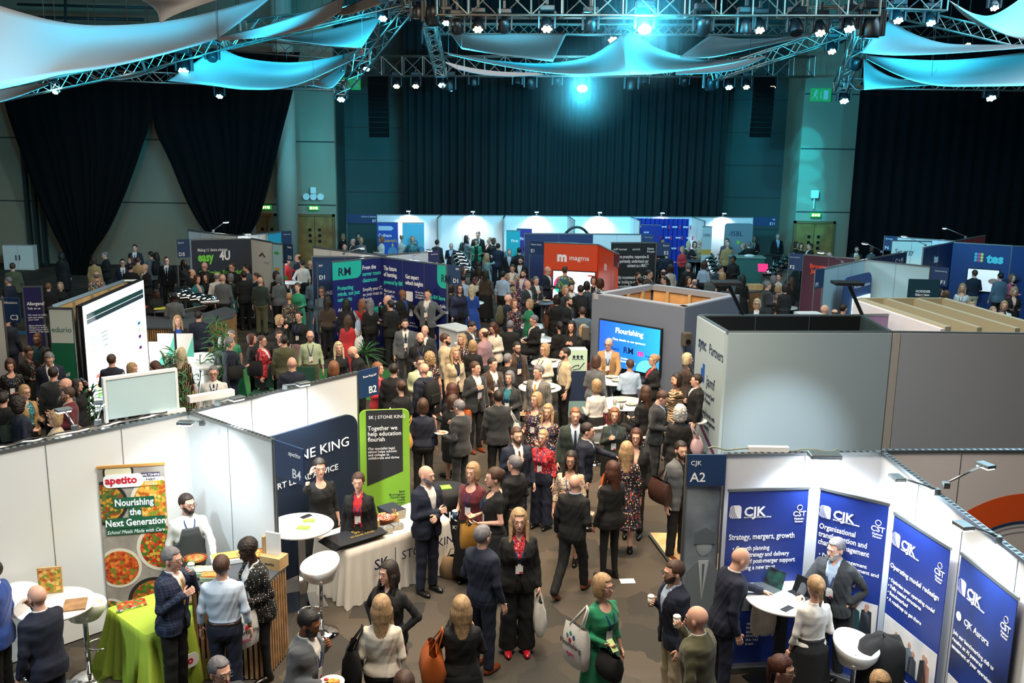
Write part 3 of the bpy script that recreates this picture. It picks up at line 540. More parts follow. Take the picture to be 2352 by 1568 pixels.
def pan(label,x,y,z,rr,m,name='serving_dish',square=False,rim=CHROME,rz=0,hh=.06):
    p=P(x,y,z); t=thing(name,label,'dish',p,rz)
    if square: MB().box(-rr,rr,-rr*.65,rr*.65,0,hh).build('tray',rim,t,bevel=.01); MB().box(-rr*.9,rr*.9,-rr*.56,rr*.56,hh,hh+.015).build('food',m,t)
    else: MB().lathe([(rr*.6,0),(rr*.95,hh),(rr,hh),(rr*.95,hh-.005),(rr*.8,hh-.01)],(0,0,0),24).build('bowl',rim,t,True); MB().lathe([(rr*.93,hh-.01),(rr*.5,hh+.012),(0,hh+.02)],(0,0,0),20).build('food',m,t,True)
    return t
pan('copper pan of stew on the slatted counter',449,1292,1.1,.14,FOOD('f4','#c8541f',['#e07a32']),rim=mat('copper','#b4683a',.2,1))
pan('green dish of rice and peas beside the copper pan',472,1320,1.1,.14,pattern('rice','#ddd8b8',['#6a8c3a','#e8e4cc'],60),square=True,rim=mat('sage_tray','#9fb59a',.4)); pan('dish of sliced carrots at the front of the slatted counter',486,1332,1.1,.11,FOOD('f6','#d9702a',['#e58a3a'],40),square=True,rim=mat('sage_tray','#9fb59a',.4))
pan('striped tray of crumble on the slatted counter',520,1289,1.1,.17,mat('crumble','#c9a45a',.9,bump=1,bscale=80),square=True,rim=mat('blue_white_tray','#dfe8ee',.4),rz=.4); pan('copper pan of pasta at the back of the slatted counter',594,1280,1.1,.13,FOOD('f7','#d99a3a',['#c4632a','#e3b75a'],50),rim=mat('copper','#b4683a',.2,1))
p=P(630,1300,1.1); t=thing('menu_holder','pale wooden menu holder with printed cards on the slatted counter','menu holder',p,-.35); MB().box(-.13,.13,-.09,.09,0,.14).build('box',WOOD,t); MB().box(-.1,.08,.0,.03,.02,.4).build('cards',WPL,t); MB().box(-.14,-.11,-.02,.08,0,.34).build('side',WOOD,t); txt(t,'apetito',0,.05,.045,INKK,y=-.092,align='CENTER')
p=P(456,1372,.78); t=thing('napkin_tray','wooden tray of folded paper napkins beside the checked suit','tray',p,.3); MB().box(-.17,.17,-.12,.12,0,.03).build('tray',SLAT,t)
for k in range(5): MB().box(-.12+k*.05,-.08+k*.05,-.05,.05,.03,.1).build('napkin',WPL,t)
# --- tables, stools
TABLES=[]
def round_table(label,x,y,z=1.05,rr=.36,top=WPL,col=ALU,base='disc',name='high_table',grp=None,w=None):
    p=P(x,y,z); TABLES.append((p.x,p.y,rr)); t=thing(name,label,'table',(p.x,p.y,0),.4,grp); MB().lathe([(0,z),(rr-.01,z),(rr,z-.012),(rr-.01,z-.03),(0,z-.03)],(0,0,0),40).build('table_top',top,t,True)
    if base=='square': MB().box(-.045,.045,-.045,.045,.02,z-.03).build('column',col,t); MB().box(-.27,.27,-.27,.27,0,.02).build('base',col,t)
    else: MB().tube((0,0,.02),(0,0,z-.03),.035,16).build('column',col,t,True); MB().lathe([(.27,0),(.27,.012),(.05,.03)],(0,0,0),28).build('base',col,t,True)
    return t
def stool(label,x,y,z=.8,rz=0,seat=WPL,grp=None,back=True):
    p=P(x,y,z); t=thing('bar_stool',label,'stool',(p.x,p.y,0),rz,grp); rows=[]
    for k,(rr,zz) in enumerate([(.05,z-.1),(.17,z-.09),(.225,z-.02),(.245,z+.05),(.235,z+.075),(.2,z+.04),(.16,z-.01),(0.01,z-.02)]):
        rows.append([(rr*math.cos(2*PI*i/32),rr*math.sin(2*PI*i/32)*.95,zz+(.11*(.5+.5*math.sin(2*PI*i/32))**1.5 if back and rr>.19 else 0)) for i in range(32)])
    MB().grid(rows,0,True).build('seat',seat,t,True); MB().tube((0,0,.03),(0,0,z-.09),.028,16).build('column',CHROME,t,True)
    MB().lathe([(.21,0),(.21,.012),(.12,.035),(.04,.06)],(0,0,0),32).build('base',CHROME,t,True)
    MB().path([(.03,-.02,.33)]+[(.13*math.sin(a)*1.0,-.02-.13+.13*math.cos(a),.33) for a in [k*.42+.4 for k in range(14)]]+[(-.02,-.02,.33)],.011,6).build('footrest',CHROME,t,True); return t
round_table('white round table at the left edge holding a food board and leaflet stand',127,1385,1.05,.40)
stool('white bucket bar stool right of the navy suited person at the left edge',193,1398,.82,2.6); stool('white bucket bar stool half behind the bald person at the left edge',58,1386,.82,1.2)
leaflet('brown wooden serving board on the left round table',173,1390,1.05,SLAT,.3,.22,.26,.02,'wooden_board','board')
p=P(118,1362,1.05); t=thing('leaflet_stand','leaflet stand with food pictures on the left round table','stand',p,.25); MB().box(-.12,.12,-.01,.01,0,.3).build('card',WOOD,t); MB().box(-.11,.11,-.016,-.01,.02,.28).build('picture',FOOD('f1','#c9822a',['#d9a43f']),t)
# law firm stand
round_table('white round high table beside the dark law firm backdrop',690,1205,1.05,.42,base='square',col=CHROME)
leaflet('dark phone lying on the law firm high table',703,1186,1.05,BLACK,.9,.15,.075,.008,'phone','phone'); leaflet('green leaflets on the law firm high table, rear pile',710,1196,1.05,mat('leaf_green_card','#7fb23a',.5),.2,.15,.1,.01); leaflet('green leaflets on the law firm high table, front pile',697,1212,1.05,mat('leaf_green_card','#7fb23a',.5),-.1,.16,.11,.01)
stool('white bucket bar stool in front of the law firm table',735,1312,.8,-.9)
sk=[P(724,1232,.75),P(800,1266,.75),P(1030,1192,.75),P(960,1150,.75)]
st=cloth_table('long table under a white cloth reading Stone King',sk,.75,mat('white_cloth','#cfc9bf',.8,bump=.15,bscale=10),.12,seed=9,waves=9)
def fs(e,L): txt(e,'SK',.33,.42,.2,INKK,y=-.085,bold=.01); art(e,.66,.67,.36,.64,INKK,-.08); txt(e,'STONE KING',.76,.44,.17,INKK,y=-.085)
face_print(st,sk[1],sk[2],fs)
NVB=mat('bookcloth_navy','#16202c',.6)
def stack(label,x,y,n,w,d,h,m,rz,z=.765,name='book',cat='book',grp=None):
    p=P(x,y,z)
    for k in range(n):
        o=MB().box(-w/2,w/2,-d/2,d/2,k*h,(k+1)*h-.002).build('cover',m); pg=MB().box(-w/2+.004,w/2+.002,-d/2-.001,d/2-.004,k*h+.003,(k+1)*h-.005).build('pages',mat('page_white','#ded6c2',.8),o); o.name=name; o.location=p; o.rotation_euler=(0,0,rz+.04*k); tag(o,label,cat,grp or label)
stack('navy notebook in the rear stack on the long white table',808,1214,5,.2,.26,.02,NVB,.6); stack('navy notebook in the front stack on the long white table',836,1220,4,.2,.26,.02,NVB,.65)
stack('navy notebook in the big pile beside the copper bowl',900,1182,6,.26,.34,.018,NVB,.5); stack('small patterned box beside the copper bowl, nearer stack',888,1222,4,.14,.11,.02,mat('dark_boxes','#333a42',.5,tint='#9aa0a0',tscale=40),.5,name='card_box',cat='box'); stack('small patterned box beside the copper bowl, farther stack',912,1212,3,.14,.11,.02,mat('dark_boxes','#333a42',.5,tint='#9aa0a0',tscale=40),.5,name='card_box',cat='box')
stack('yellow card pack on the long white table edge',863,1232,3,.16,.12,.008,mat('yellow_card','#c9952e',.5),-.3,name='card_pack',cat='cards')
p=P(800,1240,.77); t=thing('folded_tote','pile of folded dark tote bags printed with a gold logo','tote bag',p,.72); 
for k in range(6): MB().box(-.33+k*.012,.3+k*.03,-.2-.01*k,.2-.012*k,k*.012,k*.012+.01).build('bag',mat('tote_navy','#14181f',.8),t,bevel=.004)
o=txt(t,'SK',.18,0,.14,mat('gold_ink','#b99b3f',.4),align='CENTER',y=0,bold=.01); o.rotation_euler=(0,0,0); o.location=(.15,-.03,.0725); o=txt(t,'STONE KING',.18,0,.06,mat('gold_ink','#b99b3f'),align='CENTER',y=0); o.rotation_euler=(0,0,0); o.location=(.15,-.12,.0725)
for x,y,lb in((863,1210,'wooden pen cup left of the copper bowl'),(908,1196,'wooden pen cup right of the copper bowl')):
    p=P(x,y,.765); t=thing('pen_cup',lb,'pen cup',p,.3); MB().box(-.045,.045,-.045,.045,0,.1).build('cup',WOOD,t)
    for k in range(6): MB().tube((random.Random(k).uniform(-.03,.03),.01*(k-3),.05),(random.Random(k+9).uniform(-.05,.05),.014*(k-3),.17),.005,5).build('pen',BLACK if lb.startswith('wooden pen cup l') else WOOD,t)
pan('copper bowl of wrapped sweets on the long white table',886,1200,.765,.15,pattern('sweets','#b33a2a',['#d8c49a','#7a2317','#e0d9c6'],60),'sweet_bowl',rim=mat('copper','#b4683a',.2,1),hh=.09)
# curved dark backdrop and green banner
bl,br=P(612,1000,2.05),P(812,943,2.05); o,rz,L=frame(bl,br); t=thing('curved_backdrop','large dark navy curved backdrop reading Stone King, legal advice','backdrop',o+Vector((.03,-.03,0)),rz); t.scale=(1,1,2.05/2.3)
rows=[]; 
for j in range(9):
    z=2.3*j/8; rows.append([(L*i/20,-.12+.22*(i/20-.5)**2,z) for i in range(21)])
pts=rrect(0,L,.0,2.3,.22,'c',8); mb=MB().prism(pts,-.04,.0); mb.build('print',mat('sk_navy','#0f1f33',.6),t)
txt(t,'STONE KING',L-.16,1.8,.215,y=-.045,align='RIGHT',sx=1.05); txt(t,'EXPERT LEGAL ADVICE',L-.38,1.47,.13,y=-.045,align='RIGHT'); 
gl,gr=P(825,942,1.95),P(940,938,1.95); o,rz,L=frame(gl,gr); LG=mat('banner_lime','#7fb135',.5); t=thing('curved_banner','tall lime green banner with a dark panel reading Together we help education flourish','banner',o,rz); t.scale=(1,1,1.95/2.25)
MB().prism(rrect(0,L,0.02,2.25,.1,'cd'),-.02,.02).build('print',LG,t); MB().prism([(.13*L,.92),(.86*L,1.16),(.86*L,2.25),(.13*L,2.25)],-.024,-.02).build('dark_panel',mat('charcoal_print','#23262b',.6),t)
txt(t,'SK | STONE KING',.18*L,2.1,.08,y=-.026,sx=.85); txt(t,'Together we\nhelp education\nflourish',.16*L,1.9,.108,y=-.026,bold=.008,sx=.76,lead=.9); txt(t,'Our specialist legal\nadvice helps schools\nand colleges to\ncollaborate and thrive',.16*L,1.56,.062,y=-.026,lead=.9,sx=.82); txt(t,'Bath\nBirmingham\nCambridge\nLeeds\nLondon\nManchester',.9*L,.78,.05,INKK,y=-.022,align='RIGHT'); MB().box(-.02,L+.02,-.14,.14,0,.03).build('base',ALU,t)
p=P(1022,1122,1.0); t=thing('covered_table','round table under a black stretch cover printed SK Stone King','table',(p.x,p.y,0)); MB().lathe([(.3,0),(.2,.4),(.22,.8),(.33,1.0),(0,1.0)],(0,0,0),32).build('cover',mat('black_cloth','#0b0c0f',.8),t,True); txt(t,'SK',0.08,.62,.2,y=-.25,align='CENTER'); txt(t,'STONE KING',0.08,.5,.08,y=-.25,align='CENTER')
leaflet('green leaflets on the black covered round table',1018,1120,1.0,mat('leaf_green_card','#7fb23a'),.3,.22,.15,.012)
p=P(1045,1322,0); t=thing('canvas_bag','beige canvas bag standing on the carpet beside the white cloth','bag',p,.2); MB().grid([[(.2*s*math.cos(a),.12*s*math.sin(a),z) for a in [2*PI*i/16 for i in range(16)]] for z,s in((0,.9),(.02,1),(.15,1.05),(.27,.85),(.3,.4))],0,True).build('body',mat('beige_canvas','#7a644a',.9),t,True); MB().path([(-.1,0,.28),(-.06,0,.4),(.06,0,.4),(.1,0,.28)],.01).build('handle',mat('olive_strap','#6b6a44'),t,True)
b=P(655,893,2.52); arm_lamp('lit arm lamp above the law firm backdrop, with a grey floodlight',b,b+Vector((1.2,-1.4,0)),.5,70); b=P(500,930,2.52); arm_lamp('arm lamp on the corner of the law firm wall',b,b+Vector((1,-.9,0)),.45,45); b=P(440,1000,2.52); arm_lamp('arm lamp clipped over the food stand',b+Vector((0,.4,0)),b+Vector((-.1,-1.4,0)),.5,40)
p=P(485,915,2.53); t=thing('power_pack','white power pack lying on the wall top beside the tall plants','power pack',p,.7); MB().box(-.3,.3,-.05,.05,0,.08).build('case',WPL,t)
# --- consultancy stand lower right
fw=wall('narrow front wall piece with a grey portrait mural under the A2 board',P(1577,1040,2.5)-Vector((0,.02,0)),P(1660,1040,2.5),m=mat('mural_grey','#8c979c',.5,tint='#596268',tscale=1.4),n=1,rail=False)
MB().ball((.25,-.018,1.42),(.095,.006,.14)).build('mural_face',mat('mural_pale','#9aa3a6',.6),fw,True); MB().prism([(.13,1.44),(.37,1.44),(.36,1.58),(.25,1.64),(.14,1.58)],-.0265,-.022).build('mural_hair',mat('mural_dark','#59646a',.6),fw); MB().prism([(.03,.15),(.42,.15),(.42,1.12),(.31,1.24),(.19,1.24),(.05,1.1)],-.022,-.019).build('mural_suit',mat('mural_suit','#717b80',.6),fw); MB().prism([(.25,.75),(.31,1.24),(.19,1.24)],-.0245,-.022).build('mural_shirt',mat('mural_shirt','#b9c1c4',.6),fw); MB().prism([(.25,.8),(.265,1.2),(.235,1.2)],-.026,-.0245).build('mural_tie',mat('mural_dark','#59646a'),fw)
sign('dark blue board reading A2 with a small company line',P(1577,1040,2.5)+Vector((0,-.05,0)),P(1666,1040,2.5)+Vector((0,-.05,0)),'A2','CJK',right=False,h=.36)
CC=P(2028,1036,2.5); wall('white panel wall behind the blue consultancy banners',P(1667,1040,2.5),CC,n=2,perf=True); wall('white panel wall running towards the right edge behind two banners',CC,CC+(P(2340,1270,2.5)-CC)*1.35,n=4,perf=True)
wb=wall('plain white wall of the stand with the orange ring, right edge',CC+Vector((.03,.06,0)),CC+Vector((3.6,.25,0)),n=4,perf=True,m=mat('pinkish_white','#d3cdcb',.5))
ring=[]; cxx,czz=1.75,.66
for R0,R1,m,nm in((1.32,.99,mat('orange_print','#d9541e',.5),'orange_ring'),(.98,.955,NAVY,'navy_ring'),(.93,.915,mat('grey_line','#9aa0ae'),'grey_ring'),(.86,.85,mat('grey_line','#9aa0ae'),'grey_ring')):
    vs=[];n=40
    for i in range(n+1): a=PI*.05+PI*.9*i/n; vs+=[(cxx+R0*math.cos(a),-.022,czz+R0*math.sin(a)),(cxx+R1*math.cos(a),-.022,czz+R1*math.sin(a))]
    MB().add(vs,[(2*i,2*i+1,2*i+3,2*i+2) for i in range(n)]).build(nm,m,wb,solid=.002)
for k in range(5): art(wb,cxx-.55+k*.05,cxx-.52+k*.05,1.0,1.06+.03*((k*3)%4),mat('amber_bar','#e0a24a'),-.02,'chart_bar')
wall('dark blue end wall at the right edge beyond the last blue banner',P(2346,1290,2.5)+Vector((.08,-.35,0)),P(2346,1290,2.5)+Vector((.5,-.3,0)),m=mat('maroon_print','#5a1f1c'),n=1)
CJB='#162f80'; CJ=mat('consultancy_blue',CJB,.45)
def cjk_logo(t,x,z,s):
    m=MB().prism(rrect(x,x+.9*s,z,z+s,.25*s,'acd'),-.008,-.005); m.build('logo_mark',INKW,t)
    q=MB(); [q.path([(x+.9*s*(.2+.16*k),-.0095,z),(x+.9*s*(.05+.12*k),-.0095,z+.5*s),(x+.9*s*(-.05+.12*k),-.0095,z+1.0*s)],.008*s*3,4) for k in range(4)]; q.build('logo_strokes',CJ,t)
    txt(t,'CJK',x+1.1*s,z+.15*s,s,y=-.007,bold=.025); txt(t,'EDUCATION STRATEGY DELIVERED',x+1.12*s,z+.0*s,s*.13,y=-.007)
def cst(t,L): txt(t,'CST',L-.09,1.83,.085,y=-.007,align='CENTER',bold=.01); txt(t,'Platinum\nPartner',L-.09,1.79,.032,y=-.007,align='CENTER'); MB().path([(L-.09+.03*math.cos(a),-.008,1.93+.03*math.sin(a)) for a in [k*.6 for k in range(11)]],.004,4).build('logo_mark',INKW,t)
def photo(t,L,z0,z1,seed,skew=0):
    rnd=random.Random(seed); art(t,.01,L-.01,z0,z1,mat('photo_bg','#b9bec4',.5,tint='#d8d5d2',tscale=3),-.004,'photo',.002)
    for k in range(7):
        x=.06+rnd.random()*(L-.16); zz=z0+rnd.random()*(z1-z0)*.35; c=rnd.choice(['#27303b','#39424d','#16434a','#6c7784','#a77a6c']); MB().prism([(x-.07,z0+.005),(x+.07,z0+.005),(x+.055,min(z1-.1,zz+.16)),(x,min(z1-.08,zz+.19)),(x-.055,min(z1-.1,zz+.16))],-.0085,-.0065).build('photo_figure',mat('ph'+c,c,.6),t)
        MB().ball((x,-.0075,min(z1-.05,zz+.215)),(.026,.0015,.034),10,6).build('photo_head',mat('photo_skin','#b48a78',.6),t)
b1=rollup('blue consultancy banner headed Strategy, mergers, growth',(1674,1129),(1858,1123),2.14,m=CJ); L=b1['L']; cjk_logo(b1,.02,1.83,.15); cst(b1,L)
txt(b1,'Strategy, mergers, growth',.03,1.58,.092,y=-.007,bold=.012,sx=.78); txt(b1,'• Growth planning\n• Trust strategy and delivery\n• Pre- and post-merger support\n• Forming a new trust',.08,1.45,.073,y=-.007,bold=.012,sx=.78,lead=1.05); photo(b1,L,.72,1.06,1); txt(b1,'each our expert\nindividual client\napproach,\nstrategy tasks to\nthis has\ntrust',.3,.55,.05,y=-.007)
b2=rollup('blue consultancy banner headed Organisational transformation and change management',(1885,1124),(2042,1162),2.14,m=CJ); L=b2['L']; cjk_logo(b2,.01,1.83,.14); cst(b2,L); txt(b2,'Organisational\ntransformation and\nchange management',.02,1.7,.087,y=-.007,bold=.012,lead=1.05,sx=.8); txt(b2,'• Project management\n• Process improvement and\n  workforce planning\n• Robotic automation\n  in education and',.04,1.38,.06,y=-.007,bold=.012,lead=1.05); photo(b2,L,.62,1.0,2); txt(b2,'Supporting from strategy to delivery',.03,.5,.045,y=-.007)
b3=rollup('blue consultancy banner headed Operating model redesign, at an angle',(2055,1182),(2183,1263),2.14,m=CJ); L=b3['L']; cjk_logo(b3,.01,1.83,.14); cst(b3,L-.02); txt(b3,'Operating model redesign',.02,1.58,.075,y=-.007,bold=.012); txt(b3,'• Optimise your operating model\n• Fully costed structures\n• Benchmarked\n• A roadmap to get there',.02,1.43,.056,y=-.007,bold=.012,lead=1.3); photo(b3,L,.62,1.05,3); txt(b3,'Supporting education leaders from strategy to delivery',.02,.5,.034,y=-.007); txt(b3,'At CJK we give a clear\nplan for schools and\ntrusts that want to\ngrow and improve\nfor every child',.3,.42,.036,y=-.007)
b4=rollup('darker blue banner headed CJK Aurora at the lower right edge',(2209,1275),(2338,1378),2.17,m=mat('aurora_navy','#0f1f4d',.45,tint='#1c3a8c',tscale=1.2)); L=b4['L']; cjk_logo(b4,.01,1.82,.14); cst(b4,L-.02); MB().ball((.08,-.008,1.6),(.045,.002,.045)).build('logo_mark',INKW,b4); txt(b4,'CJK Aurora',.17,1.57,.085,y=-.007,bold=.01); txt(b4,'Join our benchmarking club to\nreceive an AI powered\nassessment of your operations',.02,1.4,.055,y=-.007,bold=.01,lead=1.3); photo(b4,L,.45,.98,4); txt(b4,'Supporting',.02,.35,.05,y=-.007)
round_table('white round high table between the consultancy visitors',1800,1370,1.05,.42,base='square',col=BLACK)
stool('white bar stool with a black coat over it beside the consultancy table',1965,1500,.8,.8)
p=P(2010,1478,.86); t=thing('black_coat','black coat draped over the white bar stool','coat',p); rows=[[(.25*math.cos(a)*s+.08,.17*math.sin(a)*s,z+.02*math.sin(5*a)) for a in [2*PI*i/24 for i in range(24)]] for z,s in((-.75,1.0),(-.5,1.05),(-.2,1.05),(0,.95),(.07,.7),(.09,.1))]; MB().grid(rows,0,True).build('cloth',mat('black_wool','#101214',.9),t,True)
p=P(1756,1352,1.05); t=thing('laptop','open silver laptop on the consultancy table','laptop',p,-.9); MB().box(-.15,.15,-.1,.1,0,.012).build('keyboard',ALU,t); s=MB().box(-.15,.15,0,.008,0,.2).build('screen',mat('laptop_back','#2b2436',.3,tint='#2f6b62',tscale=8),t); s.location=(0,.1,.01); s.rotation_euler=(-.3,0,0)
p=P(1840,1365,1.05); t=thing('tablet','dark tablet held upright on the consultancy table','tablet',p,-1.0); s=MB().box(-.13,.13,0,.01,0,.19).build('screen',BLACK,t); s.rotation_euler=(-.4,0,0); MB().box(-.13,.13,-.08,.02,0,.006).build('cover',BLACK,t)
leaflet('phone lying at the near edge of the consultancy table',1808,1398,1.05,BLACK,.7,.15,.075,.008,'phone','phone'); leaflet('printed sheet lying on the consultancy table',1812,1353,1.052,mat('sheet_blue','#8fa4b8',.5,tint='#e4e6e8',tscale=30),.9,.2,.28,.002)
p=P(1880,1040,2.5); t=thing('floodlight','grey floodlight on top of the consultancy wall','floodlight',p,0); MB().box(-.17,.17,-.3,-.12,.02,.07).build('housing',ALU,t,bevel=.01); MB().tube((0,0,0),(0,-.14,.05),.015).build('bracket',ALU,t); MB().box(-.14,.14,-.28,-.14,.012,.02).build('lens',mat('lamp_lens_lit','#f4fbff'),t)
light('SPOT',p+Vector((0,-.25,-.02)),170,COOL,p+Vector((0,.0,-1.2)),.1,140,.8); light('SPOT',p+Vector((-.2,.25,.15)),1500,COOL,Vector((4.9,17.4,.45)),.08,23,.9)
p=P(1790,1036,2.5); t=thing('cable_trunking','white power trunking with tangled cables on the consultancy wall','trunking',p,0); MB().box(-.35,.1,-.035,.035,0,.055).build('box',WPL,t); MB().path([(-.8+i*.05,.02*math.sin(i*1.3),.02+.015*math.sin(i*.9)) for i in range(30)],.01).build('cable',mat('grey_green_cable','#7d8a7a'),t,True)
b=P(2172,1120,2.52); hd=arm_lamp('arm lamp reaching over the white wall towards the orange ring',b,b+Vector((1,.4,0)),.5,16,col=(1,.9,.8)); b=P(2150,1135,2.5); arm_lamp('arm lamp reaching over the operating model banner',b,b+Vector((-1,-.1,0)),.42,60); b=P(2290,1245,2.5); arm_lamp('arm lamp over the last blue banner',b,b+Vector((-1,-.2,0)),.35,32)
# wooden platform edge and paper on the floor
p=P(1540,1262,0); t=thing('floor_platform','low pale timber platform with an aluminium edge beside the portrait mural','platform',(p.x,p.y,0)); MB().slab([(-.25,.5),(.55,.5),(.75,-1.0),(.0,-1.0)],0,.05).build('deck',WOOD,t); MB().path([(-.25,.5,.04),(.0,-1.0,.04)],.025,4).build('edge',ALU,t)
o=leaflet('white sheet of paper lying on the carpet',1441,1334,.002,WPL,.1,.2,.14,.002,'paper_sheet','paper')
# --- grey software stand (tall box) with open top
FGR=mat('grey_fabric_wall','#8b9da6',.7); a,b,c,d=P(1672,760,2.5),P(2047,760,2.5),P(1980,722,2.5),P(1607,722,2.5)
wall('long plain grey wall of the open topped software stand',a,b,m=FGR,n=1,post=False,th=.1); lw=wall('narrow left wall of the software stand lettered with partner names',d,a,m=mat('blue_grey_panel','#9fb0b5',.6),n=1,post=False,th=.1); L=lw['L']
lw.children
txt(lw,'sync',.18,1.92,.32,INKK,bold=.02,y=-.055,sx=.8); txt(lw,'Partners',.8,1.92,.28,INKK,y=-.055,sx=.8); txt(lw,'jamf',.75,1.3,.3,INKK,y=-.055,sx=.9); MB().prism([(.42,1.42),(.55,1.42),(.55,1.3),(.62,1.3),(.62,1.66),(.5,1.66),(.5,1.56),(.42,1.56)],-.056,-.052).build('logo_mark',mat('jamf_blue','#1c4fa0'),lw)
txt(lw,'We are a proud Jamf\nElite Partner.\n\nEmpowering Schools with\nEfficient Apple Management\nand Security',L*.5,1.1,.125,INKK,y=-.055,align='CENTER',sx=.8); MB().prism([(0,.62),(0,.72),(L,.12),(L,.02)],-.056,-.052).build('purple_band',mat('purple_print','#5f2a55'),lw)
wall('far wall of the open topped software stand',d+Vector((.03,0,0)),c,m=BLACK,n=3,th=.08); wall('right wall of the open topped software stand',c,b,m=mat('dark_teal','#26383a'),n=2,th=.08)
wall('pale strip panel joining the grey walls',b+Vector((.02,0,0)),P(2067,760,2.5),m=mat('warm_grey_strip','#a39f9b',.6),n=1,post=False,th=.1); wall('grey fabric wall reaching the right edge',P(2068,760,2.5),P(2520,766,2.5),m=mat('grey_fabric_creased','#8c929c',.8,bump=.35,bscale=2),n=1,post=False,th=.1)
for px,py,lb in((1688,722,'black floodlight on an arm at the left of the software stand'),(1962,722,'black floodlight on an arm at the right of the software stand')):
    q=P(px+18,py,2.5); t=thing('floodlight',lb,'floodlight',q); MB().tube((0,0,0),(-.35,-.1,.62),.035).build('arm',BLACK,t); MB().box(-.65,-.1,-.28,.06,.6,.66).build('housing',BLACK,t,bevel=.01); MB().box(-.55,-.2,-.22,0,.59,.6).build('lens',WPL,t)
# timber roofed stand to its right
la,lb_,lc,ld=P(1975,684,2.5),P(2168,684,2.5),P(2420,755,2.5),P(2178,750,2.5)
t=thing('timber_stand','pale timber framed stand with open joists over a white wall','stand',(la.x,la.y,0)); PT=mat('pale_timber_edge','#a1977c',.6)
def beam(p,q,w=.1,h=.3,z=2.5,nm='joist'):
    p=Vector(p)-la;q=Vector(q)-la; p.z=q.z=0; e=(q-p).normalized(); nn=Vector((-e.y,e.x,0))*w/2; MB().slab([tuple((p-nn)[:2]),tuple((q-nn)[:2]),tuple((q+nn)[:2]),tuple((p+nn)[:2])],z-h,z).build(nm,PT,t)
beam(la,lb_,.08); beam(la,ld,.12,.5); beam(lb_,lc,.12,.4)
for s in(.3,.66): beam(la.lerp(lb_,s),ld.lerp(lc,s),.1,.35)
q0=Vector((0,0,0)); q1=ld-la; e=q1.normalized(); nn=Vector((-e.y,e.x,0))*.05; MB().slab([tuple((q0-nn)[:2]),tuple((q1-nn)[:2]),tuple((q1-nn*3)[:2]),tuple((q0-nn*3)[:2])],0,2.46).build('white_wall',mat('white_lilac','#e2dde2',.5),t); MB().slab([tuple((lb_-la+nn)[:2]),tuple((lc-la+nn)[:2]),tuple((lc-la+nn*2)[:2]),tuple((lb_-la+nn*2)[:2])],0,2.2).build('side_wall',mat('grey_green_ply','#8a9a90',.6),t)
q=P(2240,730,2.5); MB().path([(q-la)+Vector((.12*math.sin(i*.9),.3*math.cos(i*.5),.03-2.5+2.5)) for i in range(20)],.01).build('cable',BLACK,t,True)
wall('lilac panel behind the software stand, edged with pink',P(1992,725,2.5)+Vector((0,.15,0)),P(2046,724,2.5)+Vector((0,.15,0)),m=mat('lilac','#a887b3',.6),n=1)
# --- flourishing kiosk
kl,kf,kr,kb=P(1360,675,2.5),P(1574,707,2.5),P(1700,679,2.5),P(1495,652,2.5); q_=[kl,kf,kr,kb]
for i_ in range(4): WALLS.append((q_[i_].x,q_[i_].y,q_[(i_+1)%4].x,q_[(i_+1)%4].y,2.5))
KG=mat('kiosk_grey','#5f6878',.6); KP=mat('kiosk_plywood','#d9a76e',.6,tint='#b98550',tscale=2)
t=thing('sponsor_kiosk','grey four sided kiosk with an open plywood top and a screen on each front','kiosk',(kl.x,kl.y,0)); pts=[kl,kf,kr,kb]
for i in range(4):
    a_=pts[i]-kl; b_=pts[(i+1)%4]-kl; e=(b_-a_).normalized(); nn=Vector((-e.y,e.x,0)); inn=nn if nn.dot((sum((p-kl for p in pts),Vector())/4-a_))>0 else -nn
    f=lambda p,k:tuple((p+inn*k)[:2])
    MB().slab([f(a_,0),f(b_,0),f(b_,.05),f(a_,.05)],0,2.5).build('outer_panel',KG,t); MB().slab([f(a_+e*.16,.11),f(b_-e*.16,.11),f(b_-e*.16,.13),f(a_+e*.16,.13)],0,2.4).build('plywood_lining',KP,t); MB().slab([f(a_,.02),f(b_,.02),f(b_,.17),f(a_,.17)],2.4,2.52).build('top_edge',mat('kiosk_edge','#8d8f98',.7),t)
    n=int((b_-a_).length/.5)
    for k in range(1,n): p=a_.lerp(b_,k/n); w=e*.035; MB().slab([f(p-w,.13),f(p+w,.13),f(p+w,.19),f(p-w,.19)],.0,2.4).build('stud',PT if 0 else WOOD,t)
def screen(label,A,B,z0,z1,m,off=.04,name='wall_screen',cat='screen',th=.06):
    o,rz,L=frame(A,B); t=thing(name,label,cat,o,rz); t.location=o+Matrix.Rotation(rz,3,'Z')@Vector((0,-off,0)); MB().box(0,L,-th,0,z0,z1).build('bezel',BLACK,t); MB().box(.025,L-.025,-th-.004,-th,z0+.025,z1-.025).build('display',m,t); t['L']=L; return t
FB=bands('flourish_blue',[(0,'#1f4fd0'),(.9,'#1a6fd8'),(1.9,'#27a0e8')],0,.3,1.0,True); u0,u1=kl.lerp(kf,.12),kl.lerp(kf,.80)
s=screen('large blue screen on the kiosk reading Flourishing with sponsor names',u0,u1,1.02,2.02,FB); L=s['L']; SW=mat('screen_white','#e8f4ff',.5,emit=1.1); SK_=mat('screen_ink','#0b1a44',.5,emit=.2)
